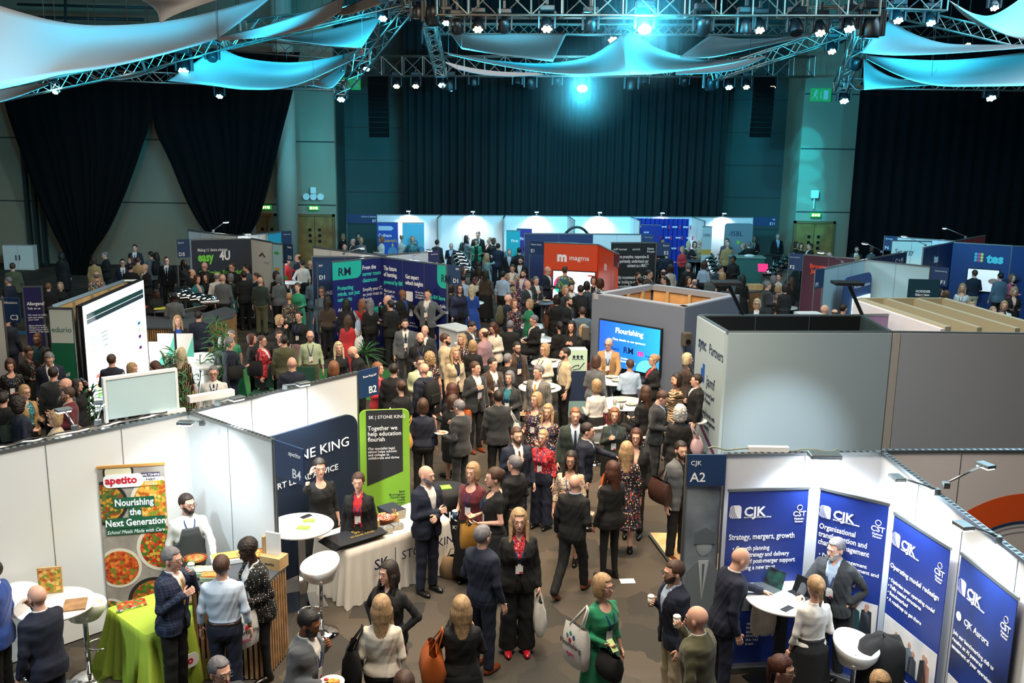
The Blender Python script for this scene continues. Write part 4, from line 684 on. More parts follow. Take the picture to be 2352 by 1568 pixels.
txt(s,'Flourishing',L/2,1.78,.16,SW,y=-.066,align='CENTER',bold=.02); txt(s,'Many thanks to our sponsors',L/2,1.62,.07,SW,y=-.066,align='CENTER'); txt(s,'RM',L/2,1.38,.19,SK_,y=-.066,align='CENTER',bold=.012); txt(s,'Edwin',.28,1.4,.11,SK_,y=-.066); txt(s,'m',L-.55,1.38,.18,mat('screen_pink','#ff2d87',.5,emit=.9),y=-.066,bold=.05); txt(s,'magma',L-.36,1.38,.07,SK_,y=-.066); txt(s,'Ambition\nInstitute',.6,1.24,.06,SW,y=-.066); txt(s,'epm',L-.78,1.17,.1,SW,y=-.066,bold=.01); MB().box(.2,.27,-.068,-.064,1.41,1.5).build('logo_mark',mat('screen_cyan','#3fd0ef',.5,emit=1),s)
for cx_,cz_,r_,c_ in((L-.32,1.05,.26,'#57c8f0'),(L-.12,1.35,.15,'#2f86e6')):
    pts_=[(min(cx_+r_*math.cos(2*PI*i/30),L-.03),max(cz_+r_*math.sin(2*PI*i/30),1.05)) for i in range(30)]; MB().prism(pts_,-.0665,-.064).build('petal',mat('petal'+c_,c_,.5,emit=.9),s)
s=screen('second blue kiosk screen, mostly hidden by the software stand',kf.lerp(kr,.38),kf.lerp(kr,1.0),1.02,2.02,FB)
txt(s,'Flourishing',.35,1.78,.15,SW,y=-.066,bold=.02)
q=kf.lerp(kr,.03); t=thing('kiosk_speaker','small dark loudspeaker on the front corner of the kiosk','speaker',(q.x,q.y-.12,1.75),.3); MB().box(-.09,.09,-.08,.08,0,.27).build('cabinet',mat('speaker_taupe','#4c4840',.5),t,bevel=.02); MB().tube((0,-.08,.09),(0,-.088,.09),.055,16).build('cone',BLACK,t); MB().tube((0,.02,-1.7),(0,.02,0),.01).build('cable',BLACK,t)
b=kl.lerp(kf,-.02); t=thing('kiosk_speaker','dark loudspeaker on the left corner of the kiosk','speaker',(b.x-.08,b.y-.05,1.5)); MB().box(-.08,.08,-.08,.08,0,.3).build('cabinet',mat('speaker_taupe','#4c4840'),t,bevel=.02); MB().tube((0,0,-1.5),(0,0,0),.018).build('stand_pole',BLACK,t)
kp=thing('petal_graphics','pale leaf shapes printed low on the kiosk front','graphic',*(lambda f:(f[0]+Matrix.Rotation(f[1],3,'Z')@Vector((0,-.012,0)),f[1]))(frame(kl,kf)))
for x,z,rx,rz_,c in((1.75,.62,.09,.2,'#b7a9a4'),(2.25,.6,.1,.06,'#9a9093'),(1.2,.35,.12,.14,'#8fa6ad')): MB().ball((x,0,z),(rx,.004,rz_),20,10).build('leaf',mat('leafprint'+c,c,.6),kp,True)
# --- magma stand
OR=mat('magma_orange','#e2491f',.5); ml,mc,mr=P(1250,555,2.5),P(1374,560,2.5),P(1420,582,2.5)
w=wall('bright orange wall with a white m and the word magma',ml,mc,m=OR,n=1,post=False); txt(w,'m',.42,1.93,.4,y=-.02,bold=.05); txt(w,'magma',.8,1.97,.22,y=-.02,bold=.01); w=wall('orange side wall turning towards the black stand',mc,mr,m=OR,n=1,post=False); txt(w,'m',.9,1.85,.35,y=-.02,bold=.05)
s=screen('white presentation screen on the orange wall, showing a colour wheel',ml.lerp(mc,.18),ml.lerp(mc,.98),.75,1.65,mat('screen_pale','#e3e8f2',.4,emit=1.3))
MB().prism([(.35+.3*math.cos(a),1.2+.3*math.sin(a)) for a in [2*PI*i/24 for i in range(24)]],-.07,-.065).build('wheel',mat('wheel_teal','#2fd0b0',.5,emit=.9),s); MB().prism([(.35+.3*math.cos(a),1.2+.3*math.sin(a)) for a in [PI*.6+i*.13 for i in range(12)]]+[(.35,1.2)],-.072,-.067).build('wheel_slice',mat('wheel_pink','#e83a86',.5,emit=.9),s); MB().box(1.1,1.3,-.07,-.066,1.5,1.54).build('button',OR,s)
sign('dark board reading E1 left of the orange wall',(1217,553),(1250,555),'E1','Magma Maths',h=.4,right=False); sign('maroon board at the end of the orange side wall',(1411,578),(1423,584),'2','',h=.4,m=mat('maroon_sign','#5b1a2c'))
wall('dark blue wall behind the orange wall, reading E3',(1205,535),(1362,536),m=mat('indigo_wall','#2b3058',.6),n=2); sign('indigo board reading E3 beside the turquoise banner',(1207,535),(1225,535),'E3','Provolve',h=.5,m=mat('indigo_wall','#2b3058'),right=False)
BK=mat('black_green_wall','#101a1c',.6); w=wall('black wall with white testimonial text beside the orange stand',(1404,556),(1507,556),m=BK,n=1,post=False); L=w['L']
txt(w,'We are proactive, responsive &\nimportantly, understand our\ncontext as a MAT."',L-.22,2.0,.155,y=-.02,align='RIGHT',bold=.01,lead=.9,sx=.56); txt(w,'I highly recommend to any CEO or\nleader looking to engage in profess\nknowledgeable & specialist advice',L-.1,1.35,.15,y=-.02,align='RIGHT',bold=.01,lead=.95,sx=.56); txt(w,'kind of service is truly e',L-.5,.75,.15,y=-.02,align='RIGHT',sx=.56); txt(w,'Edwin\nPeople',L-.28,2.27,.09,y=-.02,bold=.01); txt(w,'still human      enrich',L-.5,2.25,.1,y=-.02,align='RIGHT')
sign('dark blue board reading E2 at the end of the black wall',(1508,556),(1540,557),'E2','Edwin',h=.42); wall('white wall behind the black wall',(1362,536),(1473,537),n=2); sign('dark blue board reading E4 behind the black wall',(1474,537),(1502,538),'E4','Education Mutual',h=.42)
# --- rear row of white stands
RL,RR=P(866,492,2.5),P(1730,498,2.5); rnames=['leftmost bay with the blue charity banners','second bay from the left behind the green cardigan','third bay behind the turquoise banner','fourth bay right of the arch','fifth bay behind the blue curtain','rightmost bay behind the grey backdrop']; NB=6
for k in range(NB):
    wall('white rear row wall, '+rnames[k],RL.lerp(RR,k/NB),RL.lerp(RR,(k+1)/NB),n=3)
    q=RL.lerp(RR,(k+.5)/NB); arm_lamp('lit lamp on the rear white row, '+rnames[k],q+Vector((0,0,.02)),q+Vector((0,-1,0)),.3,80,rise=.15)
    if k: q=RL.lerp(RR,k/NB); wall('white divider of the rear row, left of the '+rnames[k],q,q+Vector((0.15 if k>2 else -.05,-1.3 if k<3 else -2.,0)),n=1 if k<3 else 2)
sign('small blue board reading E7 at the left end of the rear row',RL+Vector((-1.2,0,0)),RL,'E7','Culham St Gabriels',h=.36); sign('small blue board reading E11 at the right end of the rear row',RR,RR+Vector((.95,0,0)),'E11','ISBL',h=.36)
def rpos(x0,x1,yt,Y): a_=D(x0,yt,Y);b_=D(x1,yt,Y); return Vector((a_.x,Y,0)),Vector((b_.x,Y,0)),a_.z
a_,b_,z_=rpos(866,914,511,38.9); r=rollup('blue charity banner with a white arrow reading Culham St Gabriels',a_,b_,z_,m=mat('charity_blue','#1f4fb0',.5)); L=r['L']; MB().prism([(.05,z_-.3),(.55,z_-.3),(.65,z_-.22),(.55,z_-.13),(.05,z_-.13)],-.01,-.006).build('arrow',mat('pale_arrow','#b9d8ea'),r); txt(r,'Culham',.04,z_-.55,.17,y=-.01,bold=.02); txt(r,'St',.04,z_-.75,.17,y=-.01,bold=.02); txt(r,"Gabriel's",.22,z_-.75,.155,mat('gold_text','#e0b34a'),y=-.01,bold=.02)
def dome(r,x,z,s): 
    MB().prism([(x-.5*s,z),(x+.5*s,z),(x+.5*s,z+.5*s),(x+.35*s,z+.8*s),(x,z+s),(x-.35*s,z+.8*s),(x-.5*s,z+.5*s)],-.009,-.006).build('dome_picture',mat('church_blue','#4f8fb8'),r); MB().prism([(x-.12*s,z+s),(x+.12*s,z+s),(x+.08*s,z+1.2*s),(x,z+1.35*s),(x-.08*s,z+1.2*s)],-.0095,-.006).build('gold_tip',mat('gold_text','#e0b34a'),r)
dome(r,.6,z_-1.3,.38)
a_,b_,z_=rpos(924,974,512,38.9); r=rollup('pale blue banner with a picture of gold domed towers',a_,b_,z_,m=bands('sky_print',[(0,'#1c4aa8'),(1.25,'#5cc0de'),(2.2,'#cfeaf2')],2,.5)); dome(r,.5,z_-1.1,.3); dome(r,.72,z_-1.1,.22); dome(r,.28,z_-1.1,.22); dome(r,.52,z_-.85,.2)
a_,b_,z_=rpos(1163,1195,530,36); r=rollup('turquoise banner reading First in the rear row',a_,b_,z_,m=mat('turq','#19a5ad',.5)); txt(r,'First',.18,z_-.4,.14,y=-.01,bold=.03); a_,b_,z_=rpos(1187,1222,526,37); r=rollup('purple banner reading First beside the turquoise one',a_,b_,z_,m=mat('purp','#3d2a8a',.5)); txt(r,'First',.12,z_-.4,.14,y=-.01,bold=.03)
# blue printed curtain, grey displays
a_,b_,z_=rpos(1462,1583,501,39.2); BC=mat('royal_curtain','#12309a',.7); c=thing('printed_curtain','royal blue pleated curtain printed with white logos','curtain',a_); L=(b_-a_).length; MB().grid([[(L*i/80,.04*math.sin(i*.9),z) for i in range(81)] for z in(.05,1.2,z_)]).build('cloth',BC,c,True)
for i in range(5):
    for j in range(3): txt(c,'ww',.15+i*.42+(j%2)*.15,z_-.35-j*.42,.14,y=-.07,bold=.03); art(c,.42+i*.42+(j%2)*.1,.47+i*.42+(j%2)*.1,z_-.4-j*.42,z_-.25-j*.42,mat('logo_magenta','#d02f6a'),-.06)
a_,b_,z_=rpos(1473,1517,517,37.6); r=rollup('dark blue and red banner in front of the royal blue curtain',a_,b_,z_,m=bands('redblue',[(0,'#c32a2a'),(1.3,'#14332f'),(1.55,'#1a2f8a'),(2.1,'#1a2f8a')],2)); txt(r,'ww',.1,z_-.3,.14,y=-.01)
a_,b_,z_=rpos(1614,1636,521,37.2); r=rollup('narrow grey banner reading ISBL with a gold band',a_,b_,z_,m=bands('isblb',[(0,'#a9b6b8'),(1.35,'#b98f3a'),(1.55,'#a9b6b8'),(2.2,'#a9b6b8')],2)); txt(r,'/ISBL',.03,z_-.35,.14,INKK,y=-.01)
a_,b_,z_=rpos(1665,1730,512,39.4); t=thing('curved_backdrop','grey curved ISBL backdrop at the right end of the rear row','backdrop',a_); L=(b_-a_).length; MB().prism(rrect(0,L,.0,z_,.12,'cd'),-.04,0).build('print',mat('isbl_grey','#6d8087',.5),t); txt(t,'/ISBL',L/2-.1,z_-.5,.27,INKK,y=-.045,align='CENTER'); MB().ball((L/2,-.045,z_-.75),(.06,.004,.08)).build('logo_mark',mat('lime_dot','#7fbf3a'),t)
p=D(1325,520,36); t=thing('arch_display','dark curved arch display in the rear row','display',(p.x,36,0)); MB().path([(.6*math.cos(a),0,1.5+.95*math.sin(a)) for a in [i*PI/14 for i in range(15)]],.05,6).build('arch',BLACK,t,True); MB().box(-.1,.65,-.02,.02,.3,2.1).build('screen',WPL,t); MB().box(-.65,-.5,-.05,.05,0,1.5).box(.55,.7,-.05,.05,0,1.5).build('leg',BLACK,t)
p=D(1757,560,34); t=thing('info_terminal','leaning information terminal with a pink screen','terminal',(p.x,34,0)); MB().box(-.05,.05,-.05,.05,0,1.2).build('pole',ALU,t); s=MB().box(-.17,.17,-.02,.02,0,.28).build('screen',mat('pink_screen','#d0206a',.4,emit=.7),t); s.location=(0,0,1.2); s.rotation_euler=(-.4,0,0)
# --- RM stand
RMN=mat('rm_navy','#141e63',.5); TQ=mat('rm_teal','#1fb5a5',.5); TQL=mat('rm_teal_ink','#3fd6c2',.5); r0,r1,r2=P(762,600,2.5),P(877,589,2.5),P(1027,607,2.5)
w=wall('navy left wall of the RM stand about protecting minds',r0,r1,m=RMN,n=2,post=False); L=w['L']; h=L/2
MB().prism(rrect(0,.9,2.0,2.47,.18,'b'),-.024,-.018).build('logo_plate',TQ,w); txt(w,'RM',.16,2.1,0.302,INKK,y=-.026,bold=.012); txt(w,'Protecting\nminds, not just\nnetworks',.14,1.72,0.160,TQL,bold=.015,sx=0.73,lead=.95); txt(w,'Ask about',.14,1.15,0.143,sx=0.73); txt(w,'RM SafetyNet',.14,.95,0.151,bold=.02,sx=0.69)
txt(w,'From the',h+.14,2.2,0.160,bold=.015,sx=0.73); txt(w,'server room',h+.14,2.03,0.160,TQL,bold=.015,sx=0.73); txt(w,'to the',h+1.2,2.03,0.160,bold=.015,sx=0.60); txt(w,'classroom',h+.14,1.86,0.160,TQL,bold=.015,sx=0.73); txt(w,'Simplify your IT,\nso your trust can\nflourish',h+.14,1.62,0.134,sx=0.73); MB().prism(rrect(h+.0,h+1.45,.98,1.16,.08),-.024,-.018).build('button',TQ,w); txt(w,'Find out how our technology',h+.08,1.04,0.071,INKK,y=-.026)
w=wall('navy right wall of the RM stand ending in the RM Store panel',r1,r2,m=RMN,n=3); L=w['L']; h=L/3
txt(w,'The future\nof learning,',.08,2.15,0.168,bold=.02,sx=0.65); txt(w,'powered by RM',.08,1.78,0.160,TQL,bold=.02,sx=0.65); txt(w,'Not just an\nIT supplier,\nRM Technology\nis your partner\nin education',.08,1.55,0.126,sx=0.69,lead=1); MB().prism(rrect(.0,.95,.7,.86,.07),-.024,-.018).build('button',TQ,w)
txt(w,'Get expert\nedtech insights',h+.1,2.0,0.160,bold=.02,sx=0.65); txt(w,'Pick up a free copy\nof our brand new\nRM Insights Magazine',h+.45,1.65,0.071,sx=0.73); MB().prism(rrect(h+.12,h+.36,1.4,1.66,.03),-.024,-.018).build('icon',INKW,w); txt(w,'Sign up to receive\nedtech emails updates',h+.45,1.25,0.071,sx=0.73); MB().prism(rrect(h+.12,h+.36,1.0,1.26,.03),-.024,-.018).build('icon',INKW,w); txt(w,'Follow us at\n@rmtechnology',h+.15,.8,0.084,sx=0.69)
for k in range(3): MB().prism(rrect(h+.4+k*.25,h+.55+k*.25,.45,.6,.05),-.024,-.018).build('icon',INKW,w)
MB().prism(rrect(2*h+.45,L-.02,1.87,2.47,.2,'a'),-.024,-.018).build('logo_plate',TQ,w); txt(w,'RM',2*h+.58,2.03,0.286,INKK,y=-.026,bold=.012,sx=0.73); txt(w,'The RM Store',2*h+.12,1.55,0.151,TQL,bold=.02,sx=0.69); txt(w,'Shop for reliable\ntech for your trust',2*h+.12,1.35,0.134,sx=0.69)
for k,(c,hh) in enumerate([('#a3222c',.62),('#1c3f8a',.75),('#8b5a44',.5)]): MB().prism([(2*h-.1+.33*k,.03),(2*h+.15+.33*k,.03),(2*h+.12+.33*k,hh*.6),(2*h-.07+.33*k,hh*.6)],-.024,-.02).build('photo_figure',mat('pupil'+c,c),w); MB().ball((2*h+.02+.33*k,-.022,hh*.6+.1),(.07,.003,.09)).build('photo_head',mat('photo_skin','#b48a78'),w)
sign('dark blue board reading D1 at the right end of the RM stand',(1028,607),(1058,610),'D1','RM',h=.5); sign('dark blue board reading D1 left of the RM stand',(728,602),(757,600),'D1','RM',h=.5,right=False)
c_=r2+Vector((-.1,-.5,0)); t=thing('white_counter','white counter block beside the right end of the RM stand','counter',(c_.x+.35,c_.y-.2,0),-.9); MB().box(-.35,.45,-.25,.25,0,1.0).build('body',WPL,t); MB().box(-.4,.5,-.3,.3,1.0,1.03).build('top',WPL,t)
w=wall('navy wall with energy company lettering left of the RM stand',(717,587),(866,589),m=mat('vn_navy','#16305c',.5),n=2); txt(w,'V',.12,1.85,.4); txt(w,'Providing energy\nto the education sector\nfor over 30 years',.12,1.45,.18,lead=1.3,sx=.8)
wall('pale wall behind the navy energy wall',(720,566),(885,586),n=4); sign('small blue board reading D3',(720,565),(738,567),'D3','',h=.42,right=False); w=wall('pale grey wall of the GL Assessment stand',(876,585),(983,576),n=3,m=mat('gl_grey','#c3cbd0')); txt(w,'GL',.95,2.2,.14,INKK,y=-.02); txt(w,'Assessment',1.15,2.02,.14,INKK,y=-.02); sign('dark board reading D2 at the end of the GL Assessment wall',(984,576),(1008,574),'D2','Renaissance',h=.5,m=mat('d2_ind','#35355c'))
b=P(790,585,2.5); arm_lamp('lit arm lamp on the pale wall above the RM stand',b,b+Vector((1,.3,0)),.5,60); b=P(948,592,2.5); arm_lamp('lit arm lamp above the RM expert insights panel',b,b+Vector((1,.6,0)),.5,70); light('SPOT',b+Vector((.1,-.3,.25)),90,(.7,.65,1),b+Vector((0,-.4,-2)),.06,130,.9)
# --- device scheme stand
EN=mat('easy_navy','#232f3f',.5); ea,em,eb=P(438,549,2.5),P(577,546,2.5),P(625,555,2.5); w=wall('dark wall reading easy4U, Our Service, Your Solution',ea,em,m=EN,n=1,post=False); L=w['L']; LGN=mat('easy_green','#7be04a',.5)
txt(w,'Making 1:1 device schemes',.18,2.12,.13,bold=.01,sx=.62); txt(w,'easy',.18,1.82,.38,LGN,bold=.04,sx=.68); txt(w,'4U',.82,1.85,.38,bold=.04,sx=.68); txt(w,'Our Service, Your Solution',.18,1.4,.19,LGN,bold=.02,sx=.68)
for k in range(3):
    for j in range(2): MB().prism(rrect(.2+j*.75,.34+j*.75,1.0-k*.22,1.14-k*.22,.04),-.024,-.018).build('icon',INKW,w); txt(w,'Device insurance\nand support',.42+j*.75,1.08-k*.22,.07,sx=.7)
w=wall('white curved end of the device scheme wall with a large portrait',em,eb,m=WPL,n=1,post=False); MB().ball((.5,-.02,.95),(.22,.005,.3)).build('portrait_face',mat('photo_skin','#b48a78'),w,True); MB().ball((.5,-.016,1.02),(.3,.004,.42)).build('portrait_hair',mat('photo_hair','#8a7358'),w,True); txt(w,'canopy',.75,1.8,.12,mat('grey_line','#9aa0ae')); MB().path([(.55,-.02,2.0),(.7,-.02,2.1),(.85,-.02,2.0)],.03).build('logo_mark',mat('brown_mark','#5a4326'),w)
w=wall('pale blue wall with green and dark leaf shapes beside the device stand',(626,557),(650,559),m=mat('pale_blue_wall','#8fb8c4'),n=1)
for k in range(8): MB().ball((.15+.32*(k%2),-.02,2.2-k*.24),(.1,.004,.05)).build('leaf_print',mat(['lp0','lp1','lp2'][k%3],['#3f9a4a','#1d2b44','#b98f3a'][k%3]),w)
sign('dark blue board reading D5 right of the device stand',(650,558),(672,561),'D5','Capita',h=.5); sign('dark blue board reading D5 left of the device stand',(405,550),(435,549),'D5','Sysco',h=.55,right=False); wall('white wall with lamps behind the device stand',(433,528),(545,540),n=4); wall('pale wall behind the device stand meeting the cyan board',(545,540),(640,531),n=4); sign('dark blue board reading D6 beside the cyan panel',(646,531),(669,530),'D6','Mighty Minds',h=.6); w=wall('cyan printed panel left of the D6 board',(614,535),(645,531),m=mat('cyan_print','#2aa7cf',.5),n=1); sign('tiny dark board at the left end of the rear device wall',(432,527),(446,528),'D','',h=.5)
b=P(490,532,2.5); arm_lamp('lit arm lamp above the easy4U lettering',b,b+Vector((1,-.6,0)),.6,120,rise=.35); b=P(560,540,2.5); arm_lamp('bright lamp above the white end of the device wall',b,b+Vector((.5,-1,0)),.6,150,rise=.1)
# --- right hand stands
w=wall('maroon wall reading Browne Jacobson',(1846,583),(1965,592),m=mat('bj_maroon','#43172a',.6),n=2); txt(w,'Browne\n Jacobson',.2,2.12,.17,mat('bj_red','#e0402a'),bold=.03,lead=.85); sign('dark blue board reading F2 left of the maroon wall',(1813,581),(1845,583),'F2','Browne Jacobson',h=.5,right=False)
f0,f1,f2=P(1893,615,2.5),P(1985,595,2.5),P(2137,611,2.5); PBW=mat('pale_teal_wall','#a9c6cd',.5); wall('pale wall behind the curved hachette display',f0,f1,m=PBW,n=3); wall('pale wall left of the F1 board',f1,f2,m=PBW,n=2); sign('dark blue board reading F1 with Hachette Learning',(2138,611),(2180,615),'F1','Hachette Learning',h=.5); sign('small blue board reading F1 at the left end of the pale wall',(1873,619),(1893,616),'F1','',h=.5,right=False)
o,rz,L=frame(f0.lerp(f1,.28),f0.lerp(f1,.98)); t=thing('curved_backdrop','dark blue rounded backdrop with hachette logo and a screen','backdrop',o+Vector((.15,-.25,0)),rz); MB().prism(rrect(0,L,0,2.2,.25,'cd'),-.04,0).build('print',mat('hachette_blue','#123a78',.5),t); txt(t,'HODDER > hachette',L-.1,1.85,.12,y=-.045,align='RIGHT'); MB().box(.55,L-.12,-.09,-.05,.4,1.6).build('screen',mat('pale_teal_screen','#bfe3e6',.4,emit=1.0),t)
o,rz,L=frame(P(2087,640,2.2),P(2160,642,2.2)); t=thing('display_stand','dark teal display reading Hodder Education and hachette','display',o,rz); MB().box(0,L,-.03,0,0,2.2).build('print',mat('hach_dark','#0f3340',.5),t); txt(t,'HODDER\nEducation',.2,1.85,.09,y=-.034,bold=.02); txt(t,'hachette',.4,1.5,.2,y=-.034)
t1,t2,t3=P(2121,568,2.5),P(2189,555,2.5),P(2325,563,2.5); TN=mat('tes_navy','#0f2147',.5); w=wall('dark navy left wall of the tes stand',t1,t2,m=TN,n=2); txt(w,'tes',.9,1.95,.35,bold=.04,sx=.8); txt(w,'together: from teacher to trust',.1,1.5,.17,sx=.75,shear=.1); w=wall('navy wall with a large tes sign and a handshake screen',t2,t3,m=mat('tes_blue','#15366b',.5),n=1); txt(w,'tes',1.05,1.9,.4,mat('tes_teal','#58c8d0'),bold=.05)
for k in range(9): MB().ball((.72+.09*(k%3),-.02,1.95+.1*(k//3)),(.045,.004,.05),8,6).build('logo_dot',mat(['ld0','ld1','ld2'][k%3],['#37b6c2','#d24f8a','#e0d060'][k%3]),w)
s=screen('wall screen on the tes stand showing shaking hands',t2.lerp(t3,.3),t2.lerp(t3,.85),.95,1.7,mat('handshake_bg','#b9c2c6',.4,emit=.8)); MB().prism([(.75,1.3),(1.0,1.36),(1.5,1.6),(1.56,1.45),(1.15,1.25)],-.07,-.065).build('sleeve',mat('sleeve_navy','#16203a'),s); MB().ball((.8,-.07,1.32),(.16,.006,.09)).build('hands',mat('photo_skin','#b48a78'),s)
wall('blue fascia wall at the right edge beyond the tes stand',(2326,563),(2400,566),m=mat('tes_blue','#15366b'),n=1); w=wall('navy strip wall with small white logos behind the pale wall',(1989,594),(2082,577),m=TN,n=3); txt(w,'C + H',1.9,2.2,.2)
w=wall('white Synergy wall in the far right stands',(2049,551),(2140,553),n=2,m=mat('syn_white','#d5ddd2',.5)); txt(w,'Synergy',.12,2.05,.24,INKK,sx=.8); wall('pale wall behind the Synergy stand',(2062,543),(2190,552),n=4); sign('dark board reading F6 behind the Synergy wall',(2032,541),(2062,543),'F6','Synergy',h=.5,right=False); w=wall('white and red wall at the far right top of the stands',(2192,552),(2262,539),m=mat('red_wall','#b3202a',.5),n=3)
for x,y,dx,dy,lb in((1935,603,-1,-.3,'lit arm lamp left of the pale hachette wall'),(2025,580,-1,-.5,'lit arm lamp over the navy strip wall'),(2218,546,-1,.3,'lit arm lamp at the top of the red wall'),(2125,565,-1,0,'lit arm lamp over the Synergy wall')): b=P(x,y,2.5); arm_lamp(lb,b,b+Vector((dx,dy,0)),.7,75,rise=.3)
p=P(1838,722,1.5); t=thing('literature_stand','white open literature stand lettered Browne Jacobson','stand',(p.x+.2,p.y,0),.1); MB().box(-.3,-.26,-.2,.2,0,1.55).box(.26,.3,-.2,.2,0,1.55).box(-.3,.3,.16,.2,0,1.55).build('frame',WPL,t)
for z in(.05,.6,1.1,1.52): MB().box(-.28,.28,-.2,.18,z,z+.025).build('shelf',WPL,t)
o=txt(t,'Browne Jacobson',-.29,1.5,.2,INKK,y=-.205,rot=PI/2,bold=.03,sx=.8); MB().box(-.1,.2,.1,.12,1.13,1.45).build('picture',mat('pic_grey','#55606a'),t)
# --- survey company stand at left
SA,SB=P(188,702,2.5),P(329,641,2.5); o,rz,L=frame(SA,SB); LW=mat('led_white','#eef6ff',.4,emit=1.15); t=thing('led_wall','huge bright white screen showing a survey dashboard','screen',o,rz); MB().box(0,L,0,.12,.25,2.5).build('cabinet',BLACK,t); MB().box(.02,L-.02,-.01,0,.28,2.48).build('display',LW,t)
art(t,.15,L-.1,2.2,2.3,mat('dash_green','#17403f',.5,emit=.25),-.01,'menu_bar'); art(t,.15,L-.1,2.1,2.19,mat('dash_dark','#243b44',.5,emit=.2),-.01,'menu_bar')
for k,(c,w_) in enumerate([('#e05a4a',.5),('#efa79a',.75),('#f0c050',.95),('#a8dc90',.7),('#7fcc6a',.55)]): art(t,.4,.4+w_,.95-k*.1,1.02-k*.1,mat('dash'+c,c,.5,emit=.8),-.01,'chart_bar')
for z in (1.78,1.7,1.62,1.5): art(t,.3,1.1,z,z+.03,mat('dash_text','#9fb0b4',.5,emit=.5),-.01,'text_line')
for z,c in((1.55,'#2b7f8a'),(1.4,'#b9ecae'),(1.25,'#5a2a7a'),(1.0,'#5a2a7a')): art(t,L-.55,L-.4,z,z+.07,mat('dchip'+c,c,.5,emit=.5),-.01,'chip')
art(t,1.6,2.6,1.7,1.78,mat('dash_pale','#cfe9ee',.5,emit=1.2),-.01,'panel'); light('AREA',SA.lerp(SB,.5)+Vector((.3,0,-1.1)),90,(.9,.97,1),SA.lerp(SB,.5)+Vector((3,-1,-1.6)),2,sy=1.6)
r=wall('green and white column panel reading edurio, Staff Surveys',(112,705),(166,706),m=bands('edurio_print',[(0,'#16684a'),(1.8,'#c9d6d4'),(2.5,'#c9d6d4')],2,.5),n=1); txt(r,'edurio',.22,2.02,.15,mat('edurio_ink','#2f6b62'),align='CENTER',y=-.02); txt(r,'Staff\nSurveys\n--\nPupil\nSurveys',.22,1.15,.11,align='CENTER',y=-.02,lead=1.1)
t=thing('timber_partition','open timber framed back of the survey stand','stand wall',(P(118,700,2.5).x,P(118,700,2.5).y,0)); q=P(283,641,2.5)-P(118,700,2.5)
MB().path([(0,0,2.45),(q.x,q.y,2.45)],.05,4).build('top_rail',ALU,t); MB().slab([(-.05,0),(.02,0),(q.x+.02,q.y),(q.x-.05,q.y)],.1,2.42).build('ply_panel',WOOD,t)
for k in range(5): MB().box(q.x*k/4,q.x*k/4+.08,q.y*k/4-.03,q.y*k/4+.03,0,2.42).build('stud',PT,t)
MB().path([(q.x,q.y,2.45),(q.x+.4,q.y+.1,2.45)],.04,4).build('cross_rail',ALU,t)
t=truss('black lattice tower between the survey column and the bright screen',P(176,706,2.5),Vector((P(176,706,2.5).x,P(176,706,2.5).y,.0)),.28,hid=1); t['group']=''; del t['group']
for ch in t.children: ch.data.materials[0]=BLACK
o,rz,L=frame(P(50,657,2.2),P(97,656,2.2)); t=thing('allergen_board','purple board in a silver frame headed Allergens','board',o,rz); MB().box(0,L,-.02,.02,.0,2.2).build('frame',ALU,t); MB().box(.03,L-.03,-.025,-.02,.14,2.17).build('print',mat('allergen_navy','#1b1d4f',.5),t); txt(t,'Allergens?',.08,1.75,.11,y=-.028,bold=.01,sx=.85); txt(t,'Talk to us',.08,1.65,.07,y=-.028); txt(t,'We want to make\nsure you enjoy\nyour meal',.08,1.5,.055,y=-.028); txt(t,'Please discuss any\nallergens or dietary\nrequirements with a\nmember of the team',.08,1.25,.05,y=-.028)
sign('dark blue board reading C3 at the left edge',(-30,682),(44,684),'C3','IRIS Education',h=.5); wall('pale wall end at the left edge below the C3 board',(-40,683),(6,684),n=1)
t=thing('queue_barrier','blue belt barrier in front of the purple board','barrier',(0,0,0)); a_,b_=P(20,757,1.0),P(112,766,1.0); MB().box(-.0,.0001,0,.0001,0,.0001); t.location=(a_.x,a_.y,0); q=b_-a_; BELT=mat('belt_blue','#2a7fb5'); MB().add([(0,0,.92),(q.x,q.y,.92),(q.x,q.y,1.0),(0,0,1.0)],[(0,1,2,3)]).build('belt',BELT,t,solid=.004); MB().tube((0,0,0),(0,0,1.02),.03).build('post',BLACK,t); MB().tube((q.x,q.y,0),(q.x,q.y,1.02),.03).build('post',BLACK,t)
# buffet counter, chafing dishes
bc=[tuple(P(x,y,1.0)[:2]) for x,y in((337,751),(425,752),(480,742),(535,726),(541,712),(516,704),(470,718),(410,712),(340,706))]
slat_counter('curved slatted oak buffet counter beside the tall green plants',bc,1.0,GREYTOP)
def chafing(label,x,y,z,dom=True,rz=0,grp=None,food=None,sc=1):
    p=P(x,y,z); t=thing('chafing_dish',label,'chafing dish',p,rz,grp); t.scale=(sc,)*3; MB().box(-.3,.3,-.18,.18,.12,.2).build('pan',CHROME,t,bevel=.01)
    for sx in(-1,1):
        for sy in(-1,1): MB().tube((sx*.26,sy*.15,0),(sx*.26,sy*.15,.13),.012,6).build('leg',CHROME,t)
    if dom: MB().ball((0,0,.2),(.3,.18,.18),20,10).build('lid',CHROME,t,True); MB().tube((-.06,-.1,.37),(.06,-.1,.37),.012,6).build('handle',BLACK,t)
    else: MB().box(-.28,.28,-.16,.16,.2,.215).build('food',food or GREYTOP,t)
    return t
G='chafing dishes on the left buffet'
for k,(x,y) in enumerate([(410,690),(433,694),(456,698),(480,703),(425,683)]): chafing('closed steel chafing dish on the left buffet, '+['leftmost','second from left','middle','rightmost','rear'][k],x,y,1.0,True,.5,G,sc=.85)
